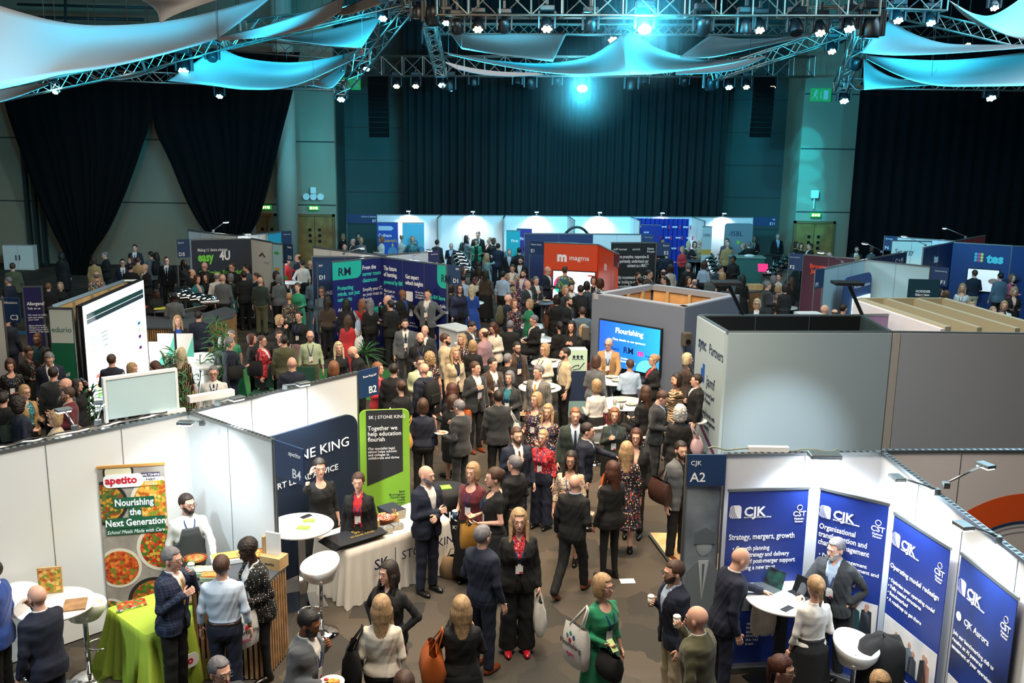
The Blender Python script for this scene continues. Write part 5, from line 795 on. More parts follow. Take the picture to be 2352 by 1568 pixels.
chafing('open chafing dish of yellow rice on the left buffet',382,725,1.0,False,.2,food=mat('yellow_rice','#c9c23a',.9,bump=1,bscale=90)); chafing('open chafing dish of red stew on the left buffet',346,722,1.0,False,.2,food=mat('red_stew','#a3401c',.8,bump=1,bscale=60))
for k in range(12):
    p=P(424+k*4.2,719-k*.9,1.0); o=MB().lathe([(.03,0),(.04,.1),(.042,.1),(.035,.095),(.0,.09)],(0,0,0),12).build('mug',mat('mug_grey','#8d9088',.4),None,True); o.location=p; tag(o,'grey mug in the row on the curved buffet counter','mug','mugs on the buffet counter')
slat_counter('slatted oak bar counter at the rear right of the middle hall',[tuple(P(x,y,1.05)[:2]) for x,y in((1655,668),(1700,672),(1748,668),(1760,655),(1700,655),(1660,652))],1.05,GREYTOP,name='bar_counter')
def dome_row(pts,where,z=1.0,yg=.6):
    for k,(x,y) in enumerate(pts): chafing('domed steel chafing dish '+where+', '+['nearest','second nearest','third nearest','fourth nearest','fifth nearest','farthest','beyond the farthest'][k],x,y,z,True,.9 if x>1600 else 0,'domed dishes '+where)
dome_row([(1068,634),(1063,625),(1060,616),(1056,607),(1052,599)],'behind the RM stand')
dome_row([(1640,640),(1636,630),(1632,620),(1630,611),(1628,603)],'left of the chef in black'); dome_row([(1770,640),(1780,632),(1790,624),(1800,617),(1810,610),(1820,603)],'along the maroon wall')
for lb,pts in(('long covered serving table of the buffet behind the RM stand',[(1040,645),(1096,645),(1076,600),(1038,600)]),('long covered serving table left of the chef in black',[(1618,648),(1660,648),(1646,603),(1612,603)]),('long covered serving table along the maroon wall',[(1752,648),(1800,648),(1836,603),(1800,600)])):
    c_=[P(x,y,.99) for x,y in pts]; cloth_table(lb,c_,.98,mat('grey_buffet_cloth','#5c5f5a',.8),.02,seed=5)
t=thing('green_cabinet','teal green cabinet counter with crumpled napkins on it','cabinet',(P(1715,590,1.25).x,P(1715,590,1.25).y,0)); MB().box(-.6,.6,-.35,.35,0,1.25).build('body',mat('teal_cabinet','#35685f',.5),t); MB().box(-.65,.65,-.4,.4,1.25,1.28).build('top',mat('teal_cabinet_top','#7d9a90',.5),t); MB().ball((.1,0,1.3),(.2,.15,.06)).build('napkins',WPL,t)
for x,y,lb in((1705,640,'brown card box with gold print on the bar counter'),(1725,650,'pale open crate of glasses on the bar counter')):
    p=P(x-20 if x==1705 else x+8,y+14,1.05); t=thing('crate',lb,'crate',p,.1); MB().box(-.22,.22,-.15,.15,0,.16).build('box',mat('brown_card','#5a3524') if x==1705 else WOOD,t)
# white and dark high tables of the middle
TB=[(1222,748,.75,.42,WPL,'white round table with plates, seated grey haired guests around it'),(1236,778,.75,.42,WPL,'white round table with a plate stack and a white jug'),(1168,800,.75,.42,WPL,'white round table crowded with plates left of the bearded guest'),(1262,832,1.05,.4,WPL,'white round table behind the white sweater'),(1240,888,1.05,.42,WPL,'white round table with plates beside the tweed jacket'),(1408,872,1.05,.4,WPL,'white round table in front of the kiosk screen'),(1432,925,.85,.5,WPL,'large white round table with cups in front of the kiosk'),(1083,694,1.05,.36,WPL,'white round table behind the royal blue dress'),(1251,694,1.05,.36,GREYTOP,'dark round high table left of the orange stand crowd'),(1800,705,.75,.42,WPL,'white round table beside the Browne Jacobson literature stand'),(1598,598,1.05,.38,GREYTOP,'dark round high table under the ISBL banner'),(1668,584,1.05,.36,BLACK,'black covered high table before the grey backdrop'),(1778,586,1.05,.36,BLACK,'black covered high table near the right rear doors'),(668,648,1.05,.36,WPL,'white high table with red and blue leaflets near D5'),(955,556,1.0,.4,GREYTOP,'dark table in the far left bay of the rear row')]
for x,y,z,rr,m,lb in TB: round_table(lb,x,y,z,rr,m)
PLM=mat('plate_china','#dcd9d0',.3); FDM=pattern('plate_food','#c9b98a',['#8a9a4a','#c06a3a','#e0dcc8'],50)
def plate(x,y,z,n,lb,grp):
    for k in range(n):
        q=P(x,y,z); q.z+=k*.012; o=MB().lathe([(.06,0),(.11,.012),(.12,.016),(.1,.012),(0,.008)],(0,0,0),20).build('plate',PLM,None,True); o.location=q; tag(o,' '.join(lb.split()[:15]),'plate',grp)
        if k==n-1: MB().ball((0,0,.014),(.06,.05,.014),10,6).build('food',FDM,o,True)
PZ=[(1222,744,.75,'on the table of the seated grey haired guests'),(1210,750,.75,'at the left rim of the seated guests table'),(1232,779,.75,'on the table with the white jug'),(1222,774,.75,'on the far side of the white jug table'),(1164,797,.75,'on the table left of the bearded guest'),(1178,803,.75,'at the right rim of the table left of the bearded guest'),(1168,790,.75,'at the back of the table left of the bearded guest'),(1265,830,1.05,'on the table behind the white sweater'),(1215,882,1.05,'at the left of the table by the tweed jacket'),(1262,892,1.05,'at the right of the table by the tweed jacket'),(1405,868,1.05,'on the table under the kiosk screen'),(1418,876,1.05,'at the right of the table under the kiosk screen'),(1425,922,.85,'on the large table by the polka dot blouse'),(1450,930,.85,'at the right of the large table by the polka dot blouse'),(1255,692,1.05,'on the dark table by the orange stand')]
for i,(x,y,z,w_) in enumerate(PZ): plate(x,y,z,3,('plate stacked '+w_),'plates '+w_)
for x,y,z,lb in((1412,930,.85,'grey mug left on the large table near the kiosk'),(1427,940,.85,'grey mug nearer the front of the large table near the kiosk'),(1247,775,.75,'white jug on the round table in the middle')):
    p=P(x,y,z); t=thing('mug' if 'mug' in lb else 'jug',lb,'cup',p); MB().lathe([(.03,0),(.045,.1),(.04,.1),(.0,.09)],(0,0,0),14).build('body',mat('mug_grey','#8d9088') if 'mug' in lb else WPL,t,True); MB().path([(.04,0,.08),(.07,0,.06),(.04,0,.03)],.007).build('handle',WPL,t,True)
# donation boxes by the kiosk, pale box column
for x,y,lb in((1325,800,'pale green box with a hand and people symbol on a dark stand'),(1545,850,'white box on a dark stand by the kiosk wall')):
    p=P(x,y,1.45 if x<1400 else 1.1); t=thing('display_box',lb,'display box',(p.x,p.y,0),.1); zz=1.45 if x<1400 else 1.1
    MB().box(-.2,.2,-.15,.15,0,.35).build('lower_box',mat('box_teal','#7fa6ad'),t); MB().box(-.2,.2,-.15,.15,.35,zz-.45).build('middle_box',mat('box_navy','#20304c'),t); MB().box(-.2,.2,-.15,.15,zz-.45,zz).build('upper_box',mat('box_mint','#b9d8c2'),t)
    if x<1400:
        m=MB(); [m.ball((.08*k,-.155,zz-.14),(.03,.004,.03)) for k in(-1,0,1)]; [m.path([(.08*k-.035,-.155,zz-.2),(.08*k,-.155,zz-.175),(.08*k+.035,-.155,zz-.2)],.007) for k in(-1,0,1)]; m.path([(-.13,-.155,zz-.38),(-.05,-.155,zz-.33),(.03,-.155,zz-.32),(.02,-.155,zz-.35)],.008); m.path([(-.1,-.155,zz-.42),(.04,-.155,zz-.4),(.14,-.155,zz-.27)],.008); m.build('hand_symbol',INKK,t)
# plants
def palm(label,x,y,z,h,n=26,spread=.5,leaf=.5,name='potted_palm',w=.035,stem=3,pot=True,seed=1):
    p=P(x,y,z); t=thing(name,label,'plant',(p.x,p.y,0)); rnd=random.Random(seed); h0=.3 if pot else 0
    if pot: MB().lathe([(.13,0),(.17,.3),(.15,.3),(0,.27)],(0,0,0),20).build('pot',mat('pot_beige','#a79f8e',.7),t,True)
    sm=MB(); lf=MB()
    for s in range(stem):
        a=rnd.uniform(0,6.28); q=Vector((.06*math.cos(a),.06*math.sin(a),h0)); tip=q+Vector((.16*math.cos(a),.16*math.sin(a),h-h0)); sm.path([q,q.lerp(tip,.5)+Vector((.03,0,0)),tip],.012,5)
        for k in range(n):
            f=.25+.75*k/n if stem>1 else .9+.1*rnd.random(); o=q.lerp(tip,f); b=rnd.uniform(0,6.28); el=rnd.uniform(.0,1.1) if k%3 else rnd.uniform(.6,1.4); ln=leaf*rnd.uniform(.6,1.1); dv=Vector((math.cos(b)*math.cos(el),math.sin(b)*math.cos(el),math.sin(el))); sd=dv.cross(Vector((0,0,1))).normalized()
            pts=[]; 
            for j in range(5): u=j/4; c_=o+dv*ln*u+Vector((0,0,-.45*ln*u*u)); ww=w*math.sin(PI*min(.12+u*.86,1)); pts+=[c_-sd*ww,c_+Vector((0,0,ww*.5)),c_+sd*ww]
            lf.add(pts,[(3*j,3*j+1,3*j+4,3*j+3) for j in range(4)]+[(3*j+1,3*j+2,3*j+5,3*j+4) for j in range(4)])
    sm.build('stem',mat('stem_brown','#5a6b38',.7),t,True); lf.build('foliage',GRN,t,False,.002); return t
palm('tall leafy bamboo like plant beside the curved buffet, leftmost stem',478,738,1.9,2.0,26,leaf=.38,name='tall_plant',w=.02,seed=2); palm('tall leafy bamboo like plant beside the curved buffet, bushier right stem',500,752,1.9,1.95,30,leaf=.38,name='tall_plant',w=.02,seed=3); palm('shorter leafy plant at the foot of the tall bamboo like ones',492,800,1.2,1.3,26,leaf=.4,name='tall_plant',w=.022,seed=4)
palm('potted palm with narrow fronds left of the grey suited backpacker',856,806,1.0,1.0,40,leaf=.6,stem=1,w=.016,seed=5); palm('leafy plant in front of the bright screen corner',378,815,1.45,1.5,26,leaf=.4,w=.025,name='leafy_plant',seed=6); palm('trailing plant in a box beside the bright screen',212,900,1.0,1.0,34,leaf=.4,w=.02,name='leafy_plant',seed=7,stem=2); palm('leafy plant behind the frosted header panel',400,870,1.2,1.3,24,leaf=.35,w=.03,name='leafy_plant',seed=8); palm('small plant in a white pot on the white bench table',446,824,1.15,1.2,10,leaf=.16,w=.02,name='small_plant',seed=9)
o,rz,L=frame(P(431,812,1.0),P(472,830,1.0)); t=thing('white_bench','white moulded counter table beside the striped dress','table',o,-.9); MB().slab(rrect(0,1.5,-.3,.45,.2),.95,1.0).build('table_top',WPL,t,bevel=.01); MB().slab(rrect(.2,1.2,-.1,.3,.1),0,.95).build('base',WPL,t)
for x,y,lb in((380,766,'left white display card with a teal corner'),(424,766,'right white display card with a teal corner'),(360,785,'small white display card beside the bright screen')):
    p=P(x,y,1.6 if y<780 else 1.4); h=1.6 if y<780 else 1.4; t=thing('display_card',lb,'display card',(p.x,p.y,0),.1); MB().box(-.17,.17,-.012,.012,h-.5,h).build('card',WPL,t); MB().prism([(.0,h-.5),(.17,h-.5),(.17,h-.05)],-.015,-.012).build('teal_corner',mat('teal_corner','#5cc2ac'),t); MB().box(-.02,.02,-.01,.02,0,h-.5).build('pole',ALU,t)
for x,y,lb in((605,838,'dark green chair left of the seated bald person'),(655,840,'dark green chair behind the seated bald person'),(702,842,'dark green chair in front of the pale green shirt')):
    p=P(x,y,1.0); t=thing('chair',lb,'chair',(p.x,p.y,0)); G2=mat('green_chair','#1f4a3c',.6); MB().box(-.2,.2,.0,.03,.5,1.0).build('backrest',G2,t,bevel=.01); MB().box(-.22,.22,-.42,0,.43,.47).build('seat',G2,t,bevel=.01)
    for sx in(-.19,.19):
        for sy in(-.4,0): MB().tube((sx,sy,.43),(sx*1.1,sy,0),.012).build('leg',mat('copper_leg','#b57a55',.3,.9),t)
p=P(600,890,0); o=struct('floor_grass_mat',MB().box(-1.6,2.6,-1.4,1.4,0,.02),mat('grass_mat','#2c6b2f',.95,bump=1,bscale=60)); o.location=(P(640,880,0).x,P(640,880,0).y,0)
# ------------------------------------------------------------------ people: bodies and clothes grown as smooth surfaces
f32=np.float32
def surf_nets(F,o,h):
    S=F<0; nx,ny,nz=F.shape; acc=np.zeros((nx-1,ny-1,nz-1,3),f32); cnt=np.zeros((nx-1,ny-1,nz-1),f32)
    def sl(d): return slice(d,-1 if d==0 else None)
    for ax in range(3):
        o1,o2=[a for a in range(3) if a!=ax]
        for d1 in(0,1):
            for d2 in(0,1):
                a=[None]*3;b=[None]*3; a[ax]=slice(0,-1);b[ax]=slice(1,None); a[o1]=b[o1]=sl(d1); a[o2]=b[o2]=sl(d2); a=tuple(a);b=tuple(b)
                m=S[a]!=S[b]
                if not m.any(): continue
                fa=F[a][m];fb=F[b][m]; t=fa/(fa-fb); v=np.zeros((len(t),3),f32); v[:,ax]=t; v[:,o1]=d1; v[:,o2]=d2; acc[m]+=v; cnt[m]+=1
    cm=cnt>0; idx=-np.ones(cm.shape,np.int64); idx[cm]=np.arange(cm.sum()); ijk=np.argwhere(cm); V=(ijk+acc[cm]/cnt[cm][:,None])*h+np.array(o)
    Q=[]
    for ax in range(3):
        o1,o2=[a for a in range(3) if a!=ax]
        a=[slice(None)]*3;b=[slice(None)]*3; a[ax]=slice(0,-1);b[ax]=slice(1,None); m=S[tuple(a)]!=S[tuple(b)]; pts=np.argwhere(m)
        ok=(pts[:,o1]>0)&(pts[:,o2]>0)&(pts[:,o1]<F.shape[o1]-1)&(pts[:,o2]<F.shape[o2]-1); pts=pts[ok]
        if not len(pts): continue
        def g(d1,d2): q=pts.copy(); q[:,o1]-=d1; q[:,o2]-=d2; return idx[q[:,0],q[:,1],q[:,2]]
        q=np.stack([g(0,0),g(1,0),g(1,1),g(0,1)],1); ins=S[pts[:,0],pts[:,1],pts[:,2]]; flip=ins if ax!=1 else ~ins
        q[~flip]=q[~flip][:,::-1]; Q.append(q)
    if not Q: return np.zeros((0,3)),np.zeros((0,4),int)
    Q=np.concatenate(Q); return V,Q[:, ::-1]
def smin(a,b,k): h=np.clip(.5+.5*(b-a)/k,0,1); return b+(a-b)*h-k*h*(1-h)
def smax(a,b,k): return -smin(-a,-b,k)
def rc(p,a,b,ra,rb):
    a=np.array(a,f32);b=np.array(b,f32);d=b-a; x=p[0]-a[0];y=p[1]-a[1];z=p[2]-a[2]; t=np.clip((x*d[0]+y*d[1]+z*d[2])/max(float(d@d),1e-9),0,1); return np.sqrt((x-t*d[0])**2+(y-t*d[1])**2+(z-t*d[2])**2)-(ra+(rb-ra)*t)
def el(p,c,r): 
    x=(p[0]-c[0])/r[0];y=(p[1]-c[1])/r[1];z=(p[2]-c[2])/r[2]; k=np.sqrt(x*x+y*y+z*z); return (k-1)*min(r)
TZ=dict(m=([.80,.88,.96,1.05,1.16,1.28,1.37,1.42,1.455,1.48],[.150,.172,.170,.158,.165,.185,.195,.178,.115,.07],[.095,.118,.118,.112,.118,.130,.122,.100,.080,.065],[0,.01,.005,-.005,-.005,.0,.005,.01,.012,.015]),
        f=([.80,.88,.96,1.05,1.14,1.24,1.33,1.38,1.415,1.44],[.160,.185,.178,.140,.142,.158,.165,.152,.095,.058],[.10,.128,.118,.098,.102,.135,.118,.090,.070,.055],[0,.012,.005,-.003,-.003,-.018,-.002,.008,.012,.015]))
def torso(p,sx,infl=0,fat=1.):
    z,w,d,c=TZ[sx]; Z=p[2][:1,:1,:] if p[2].ndim==3 else p[2]; W_=np.interp(Z,z,w).astype(f32)*fat+infl; D_=np.interp(Z,z,d).astype(f32)*fat+infl; C_=np.interp(Z,z,c).astype(f32)
    k=(np.abs(p[0]/W_)**2.4+np.abs((p[1]-C_)/D_)**2.4)**(1/2.4); f=(k-1)*np.minimum(W_,D_); return smax(f,smax(p[2]-(z[-1]+infl),(z[0])-p[2],.02),.03)
ARM={'d':((.235,.03,1.13),(.262,-.045,.89),(-1,0,0),.45),'f':((.235,.045,1.13),(.15,-.21,1.12),(-.4,0,.9),.7),'h':((.23,.0,1.14),(.085,-.18,1.27),(-1,.2,.1),1.0),'m':((.235,-.11,1.19),(.07,-.19,1.46),(-.8,.6,0),1.0),
 'c':((.235,-.04,1.13),(-.02,-.195,1.18),(0,.9,-.3),1.5),'p':((.36,.09,1.16),(.20,-.03,1.01),(-.6,.3,-.5),.6),'e':((.25,-.20,1.24),(.21,-.46,1.20),(-.5,0,-.8),.35),'s':((.25,.0,1.17),(.16,-.13,1.33),(-.7,.5,0),1.2),
 'u':((.27,-.16,1.42),(.18,-.12,1.62),(-1,.1,0),.8),'t':((.24,-.18,1.14),(.2,-.42,1.06),(0,0,-1),.3),'b':((.26,.08,1.14),(.06,.15,1.0),(0,-.8,.3),.6)}
def joints(sx,arms,legs):
    k=1 if sx=='m' else .9; J={}
    for i,s in((0,-1),(1,1)):
        e,w,n,cu=ARM[arms[i]]; dz=0 if sx=='m' else -.03
        if arms=='cc' and i==1: w=(-.03,-.225,1.13)
        J['sh%d'%i]=(s*.178*k,.012,1.40+dz); J['el%d'%i]=(s*e[0]*k,e[1],e[2]+dz); J['wr%d'%i]=(s*w[0]*k,w[1],w[2]+dz); J['n%d'%i]=(s*n[0],n[1],n[2]); J['cu%d'%i]=cu
        hp=(s*.088,.005,.90)
        if legs=='w': kn,an=((s*.09,-.17,.52),(s*.085,-.24,.10)) if i==0 else ((s*.09,.08,.50),(s*.085,.34,.16))
        elif legs in'xX': kn,an=(s*.13,-.41,.90),(s*.12,-.43,.48)
        else: kn,an=(s*.098,-.008,.49),(s*.108,.012,.08)
        J['hp%d'%i]=hp;J['kn%d'%i]=kn;J['an%d'%i]=an
    return J
def grid(lo,hi,h):
    ax=[np.arange(lo[i],hi[i]+h,h,dtype=f32) for i in range(3)]; return np.meshgrid(*ax,indexing='ij',sparse=False),lo
def poly(fn,lo,hi,h): p,o=grid(lo,hi,h); F=fn(p); 
    
def poly(fn,lo,hi,h,closed=True):
    p,o=grid(lo,hi,h); F=fn(p).astype(f32)
    if closed: F[0]=F[-1]=9;F[:,0]=F[:,-1]=9;F[:,:,0]=F[:,:,-1]=9; F=np.minimum(F,h*3)
    return surf_nets(F,o,h)
def head_f(p,sx):
    f=el(p,(0,.012,1.672),(.076,.096,.093)); f=smin(f,el(p,(0,-.028,1.625),(.060,.066,.084)),.02); f=smin(f,rc(p,(0,-.035,1.575),(0,-.062,1.560),.042,.028),.02)
    f=smin(f,el(p,(0,-.083,1.670),(.048,.012,.010)),.012); q=(np.abs(p[0]),p[1],p[2]); f=smax(f,-(np.sqrt((q[0]-.030)**2+(q[1]+.104)**2+(q[2]-1.650)**2)-.015),.010)
    f=smin(f,rc(p,(0,-.088,1.650),(0,-.105,1.616),.0075,.0115),.008); f=np.minimum(f,el(q,(.030,-.080,1.650),(.0125,.0125,.0100))); f=smin(f,el(p,(0,-.089,1.587),(.023,.010,.008)),.006)
    f=smin(f,el(q,(.076,.008,1.635),(.010,.02,.032)),.006); n=.056 if sx=='m' else .047
    return smin(f,rc(p,(0,.022,1.42),(0,.008,1.58),n*1.06,n*.95),.025)
def face_f(p): return smin(el(p,(0,-.028,1.625),(.060,.066,.084)),rc(p,(0,-.035,1.575),(0,-.062,1.560),.042,.028),.02)
def hand_parts(J,i,sx):
    W_=np.array(J['wr%d'%i]);E=np.array(J['el%d'%i]); u=W_-E; u/=np.linalg.norm(u); n=np.array(J['n%d'%i],float); n-=u*(n@u); n/=np.linalg.norm(n)+1e-9; s=np.cross(u,n); k=1 if sx=='m' else .9
    up=np.array([0,-.6,1.]); s=s if (s@up)>0 else -s; cu=J['cu%d'%i]; out=[]
    for a in(-.024,0,.024): out.append((W_+u*.012+s*a*.7*k,W_+u*.088*k+s*a*1.1*k,.0155*k,.0135*k,.014))
    for a,l in((.030,.070),(.0105,.080),(-.0105,.074),(-.030,.058)):
        p=W_+u*.088*k+s*a*k; th=0
        for m,b,r0,r1 in((.45,.35,.0095,.0088),(.3,.75,.0088,.008),(.25,.6,.008,.0068)):
            th+=b*cu; q=p+(u*math.cos(th)+n*math.sin(th))*l*m*k; out.append((p,q,r0*k,r1*k,.003)); p=q
    p=W_+u*.028+s*.026*k
    for m,d,r0,r1 in((.045,u*.62+s*.62+n*.35,.0125,.011),(.034,u*.85+s*.2+n*.5,.0105,.0085)):
        q=p+d/np.linalg.norm(d)*m*k; out.append((p,q,r0*k,r1*k,.004)); p=q
    return out,W_,u,n,s
def hand_f(parts):
    def f(p):
        F=None
        for a,b,r0,r1,k in parts: g=rc(p,a,b,r0,r1); F=g if F is None else smin(F,g,k)
        return F
    return f
def arms_f(p,J,r0,r1,r2,part=2.):
    F=None
    for i in(0,1):
        sh,e,w=(np.array(J[k+str(i)]) for k in('sh','el','wr'))
        if part<=1: g=rc(p,sh,sh+(e-sh)*part,r0,r0+(r1-r0)*part)
        else: g=smin(rc(p,sh,e,r0,r1),rc(p,e,e+(w-e)*(part-1),r1,r1+(r2-r1)*(part-1)),.015)
        F=g if F is None else np.minimum(F,g)
    return F
def legs_f(p,J,r0,r1,r2,ext=0):
    F=None
    for i in(0,1):
        h_,k_,a_=(np.array(J[k+str(i)]) for k in('hp','kn','an')); e=(a_-k_)/np.linalg.norm(a_-k_)
        g=smin(rc(p,h_,k_,r0,r1),rc(p,k_,a_+e*ext,r1,r2),.02); F=g if F is None else smin(F,g,.012)
    return F
def folds(p,a=.004): return a*np.sin(p[2]*38+9*np.sin(p[0]*9+p[1]*7)+3*p[0])*np.sin(p[0]*21+p[1]*26+p[2]*6)
SLV={'J':(.058,.052,.042),'C':(.058,.052,.045),'T':(.052,.046,.037),'S':(.050,.046,.036),'V':(.050,.045,.04),'D':(.050,.044,.036)}
def top_f(kind,sx,J,sl,hem,legs):
    infl={'J':.024,'C':.026,'T':.020,'S':.007,'V':.018,'D':.012}[kind]
    def f(p):
        F=torso(p,sx,infl); ax=np.abs(p[0])
        if hem<.86 and legs not in 'xXw': # tails of coats and jackets
            t=np.clip((.98-p[2])/.4,0,1); F=np.minimum(F,smax(((np.abs(p[0]/(.205+.02*t))**2.6+np.abs((p[1]-.005)/(.155+.02*t))**2.6)**(1/2.6)-1)*.15,p[2]-1.0,.05)) if hem<.7 else smin(F,smax(((np.abs(p[0]/.2)**2.6+np.abs((p[1]-.005)/.148)**2.6)**(1/2.6)-1)*.14,p[2]-.96,.04),.03)
        if kind in'JC':
            w=np.interp(p[2],[hem,1.0,1.10,1.42,1.5],[.055,.012,.004,.07,.075] if kind=='J' else [.09,.06,.055,.065,.07]).astype(f32)
            F=np.where(p[1]<-.01,F-.006*((ax>w)&(ax<w+.035)&(p[2]>1.12)),F); F=np.where(p[1]<-.01,smax(F,w-ax,.006),F)
        if sl>0: r=SLV[kind]; k=1 if sx=='m' else .88; F=smin(F,arms_f(p,J,r[0]*k,r[1]*k,r[2]*k,sl),.03)
        F=F+folds(p,.0045 if kind!='V' else .002)
        rr=np.sqrt(p[0]**2+((p[1]-.012)/1.0)**2); neck=1.47 if sx=='m' else 1.435
        if kind in'JS': F=np.minimum(F,smax(np.abs(rr-(.070 if sx=='m' else .060))-.007,np.abs(p[2]-(neck+.012))-.026,.004)) if kind=='S' else F
        if kind in 'VD' : F=smax(F,-(np.sqrt((p[0]/1.0)**2+((p[1]+.07))**2+((p[2]-neck+.0))**2)-.085),.01)
        return smax(smax(F,hem-p[2],.004),p[2]-(neck+.03),.01)
    return f
def shirt_f(sx,legs):
    neck=1.47 if sx=='m' else 1.435
    def f(p):
        F=torso(p,sx,.009); rr=np.sqrt(p[0]**2+(p[1]-.012)**2); F=np.minimum(F,smax(np.abs(rr-(.068 if sx=='m' else .058))-.008,np.abs(p[2]-(neck+.014))-.028,.004))
        F=np.where((p[1]<0)&(np.abs(p[0])<(p[2]-neck+.06)*.45),smax(F,p[2]-neck+.03,.01),F); return smax(smax(F,.9-p[2],.004),p[2]-(neck+.04),.01)
    return f
def trouser_f(sx,J,wide,legs):
    k=1 if sx=='m' else .95
    def f(p):
        F=smax(torso(p,sx,.012),p[2]-1.03,.01); r=(.098,.072,.062) if wide=='t' else ((.085,.058,.042) if wide=='l' else (.105,.098,.112)); F=smin(F,legs_f(p,J,r[0]*k,r[1]*k,r[2]*k,.0),.035); return smax(F+folds(p,.004 if wide!='l' else .001),(.07 if legs not in'xX' else .45)-p[2],.006)
    return f
def skirt_f(sx,length,legs,flare):
    def f(p):
        t=np.clip((1.0-p[2])/1.0,0,1); a=.166+.04*np.clip(t/.1,0,1)+flare*t; b=.122+.035*np.clip(t/.1,0,1)+flare*t*.8
        ang=np.arctan2(p[1],p[0]); a=a*(1+.035*np.sin(ang*9)*t*2); F=(np.sqrt((p[0]/a)**2+((p[1]-.005)/b)**2)-1)*.12
        return smax(smax(F,length-p[2],.005),p[2]-1.04,.02)
    def fs(p): # seated
        F=smax(torso(p,sx,.012),p[2]-1.03,.01); return smin(F,np.minimum(rc(p,(-.09,0,.9),(-.11,-.42,.88),.1,.085),rc(p,(.09,0,.9),(.11,-.42,.88),.1,.085)),.09)
    return fs if legs in'xX' else f
def hair_f(st):
    def f(p):
        x,y,z=p; ax=np.abs(x); st_=np.sin(np.arctan2(x,-(y+.001))*34+z*14+3*np.sin(z*31))*.0028
        if st in'sr':
            F=el(p,(0,.014,1.678),(.0845,.106,.100))+st_*.7; zb=np.interp(y,[-.03,.02,.055],[1.672,1.66,1.565]).astype(f32); F=smax(F,zb-z,.008); F=smax(F,-smax(y+.045,z-1.722,.01),.008)
            if st=='r': F=smax(el(p,(0,.014,1.672),(.0805,.101,.097))+st_*.4,zb-z,.008); F=smax(F,-smax(y+.01,z-1.9,.01),.01); F=smax(F,z-(1.715-.25*np.clip(.06-y,0,.1)),.01)
            return F
        if st=='a': return smax(smax(el(p,(0,.016,1.69),(.098,.112,.105))+.004*np.sin(x*120)*np.sin(y*120)*np.sin(z*120),-smax(y+.045,z-1.715,.01),.01),np.interp(y,[-.03,.05],[1.65,1.56]).astype(f32)-z,.01)
        F=el(p,(0,.014,1.680),(.088,.108,.103))
        if st in'up':
            zb=np.interp(y,[-.03,.02,.055],[1.655,1.635,1.56]).astype(f32); F=smax(F+st_,zb-z,.008); F=smax(F,-smax(y+.05,z-1.722,.01),.008)
            if st=='u': return smin(F,el(p,(0,.105,1.70),(.042,.038,.042))+.002*np.sin(x*150+z*150),.012)
            return smin(F,rc(p,(0,.11,1.69),(0,.125,1.46),.032,.014)+st_,.015)
        F=smin(F,el(p,(0,.022,1.60),(.100,.084,.135)),.03)
        if st=='l': F=smin(F,rc((x*.75,y,z),(0,.055,1.60),(0,.085,1.33),.068,.05),.04); F=smin(F,rc((ax,y,z),(.078,-.005,1.62),(.095,-.06,1.37),.030,.024),.02)
        if st=='c': F=F-.012+.009*np.sin(x*70+2*np.sin(z*50))*np.sin(y*70)*np.sin(z*62); 
        F=F+st_*.7; inner=smax(smax(ax-np.interp(z,[1.45,1.6,1.7],[.075,.060,.050]).astype(f32),y+.018,.01),z-1.722,.012); F=smax(F,-inner,.008)
        zb={'m':1.505,'c':1.47,'l':1.28}[st]; return smax(F,zb+.012*np.sin(x*60)-z,.01)
    return f
def beard_f(p):
    F=face_f(p)-.0075+.0012*np.sin(p[0]*300)*np.sin(p[2]*300); ax=np.abs(p[0]); line=np.interp(ax,[0,.022,.035,.065],[1.604,1.600,1.585,1.64]).astype(f32)
    F=smax(F,p[2]-line,.006); F=smax(F,p[1]-.0,.01); return smax(F,-(np.sqrt((p[0]/1.5)**2+(p[1]+.1)**2+((p[2]-1.588)*1.4)**2)-.014),.004)
MC={}
def ss(a,b,x): t=np.clip((x-a)/(b-a),0,1); return t*t*(3-2*t)
def warp(V,head,turn,nod,lean,legs):
    V=V.astype(np.float64).copy()
    if head:
        w=ss(1.46,1.56,V[:,2]); g=1+.055*w; V[:,0]*=g; V[:,1]*=g; V[:,2]=V[:,2]+(V[:,2]-1.53)*.055*w-.024*w
        if turn: a=rad(turn)*w; c,s=np.cos(a),np.sin(a); x,y=V[:,0].copy(),V[:,1]-.005; V[:,0]=c*x-s*y; V[:,1]=s*x+c*y+.005
        if nod: a=rad(nod)*w; c,s=np.cos(a),np.sin(a); y,z=V[:,1].copy()-.01,V[:,2]-1.52; V[:,1]=c*y-s*z+.01; V[:,2]=s*y+c*z+1.52
    if lean: a=rad(lean)*ss(.9,1.12,V[:,2]); c,s=np.cos(a),np.sin(a); y,z=V[:,1].copy(),V[:,2]-.95; V[:,1]=c*y-s*z; V[:,2]=s*y+c*z+.95
    return V
def mk(key,V,Q,mi=None,nm=1,name='mesh'):
    me=bpy.data.meshes.new(name); me.vertices.add(len(V)); me.vertices.foreach_set('co',np.asarray(V,f32).ravel()); me.loops.add(len(Q)*4); me.polygons.add(len(Q))
    me.loops.foreach_set('vertex_index',Q.ravel().astype(np.int32)); me.polygons.foreach_set('loop_start',np.arange(0,len(Q)*4,4,dtype=np.int32))
    for _ in range(nm): me.materials.append(None)
    if mi is not None: me.polygons.foreach_set('material_index',mi.astype(np.int32))
    me.polygons.foreach_set('use_smooth',np.ones(len(Q),bool)); me.update(calc_edges=True); me.validate(); MC[key]=me; return me
def inst(name,me,mats,parent):
    o=bpy.data.objects.new(name,me); COL.objects.link(o); o.parent=parent
    for i,m in enumerate(mats): o.material_slots[i].link='OBJECT'; o.material_slots[i].material=m
    return o
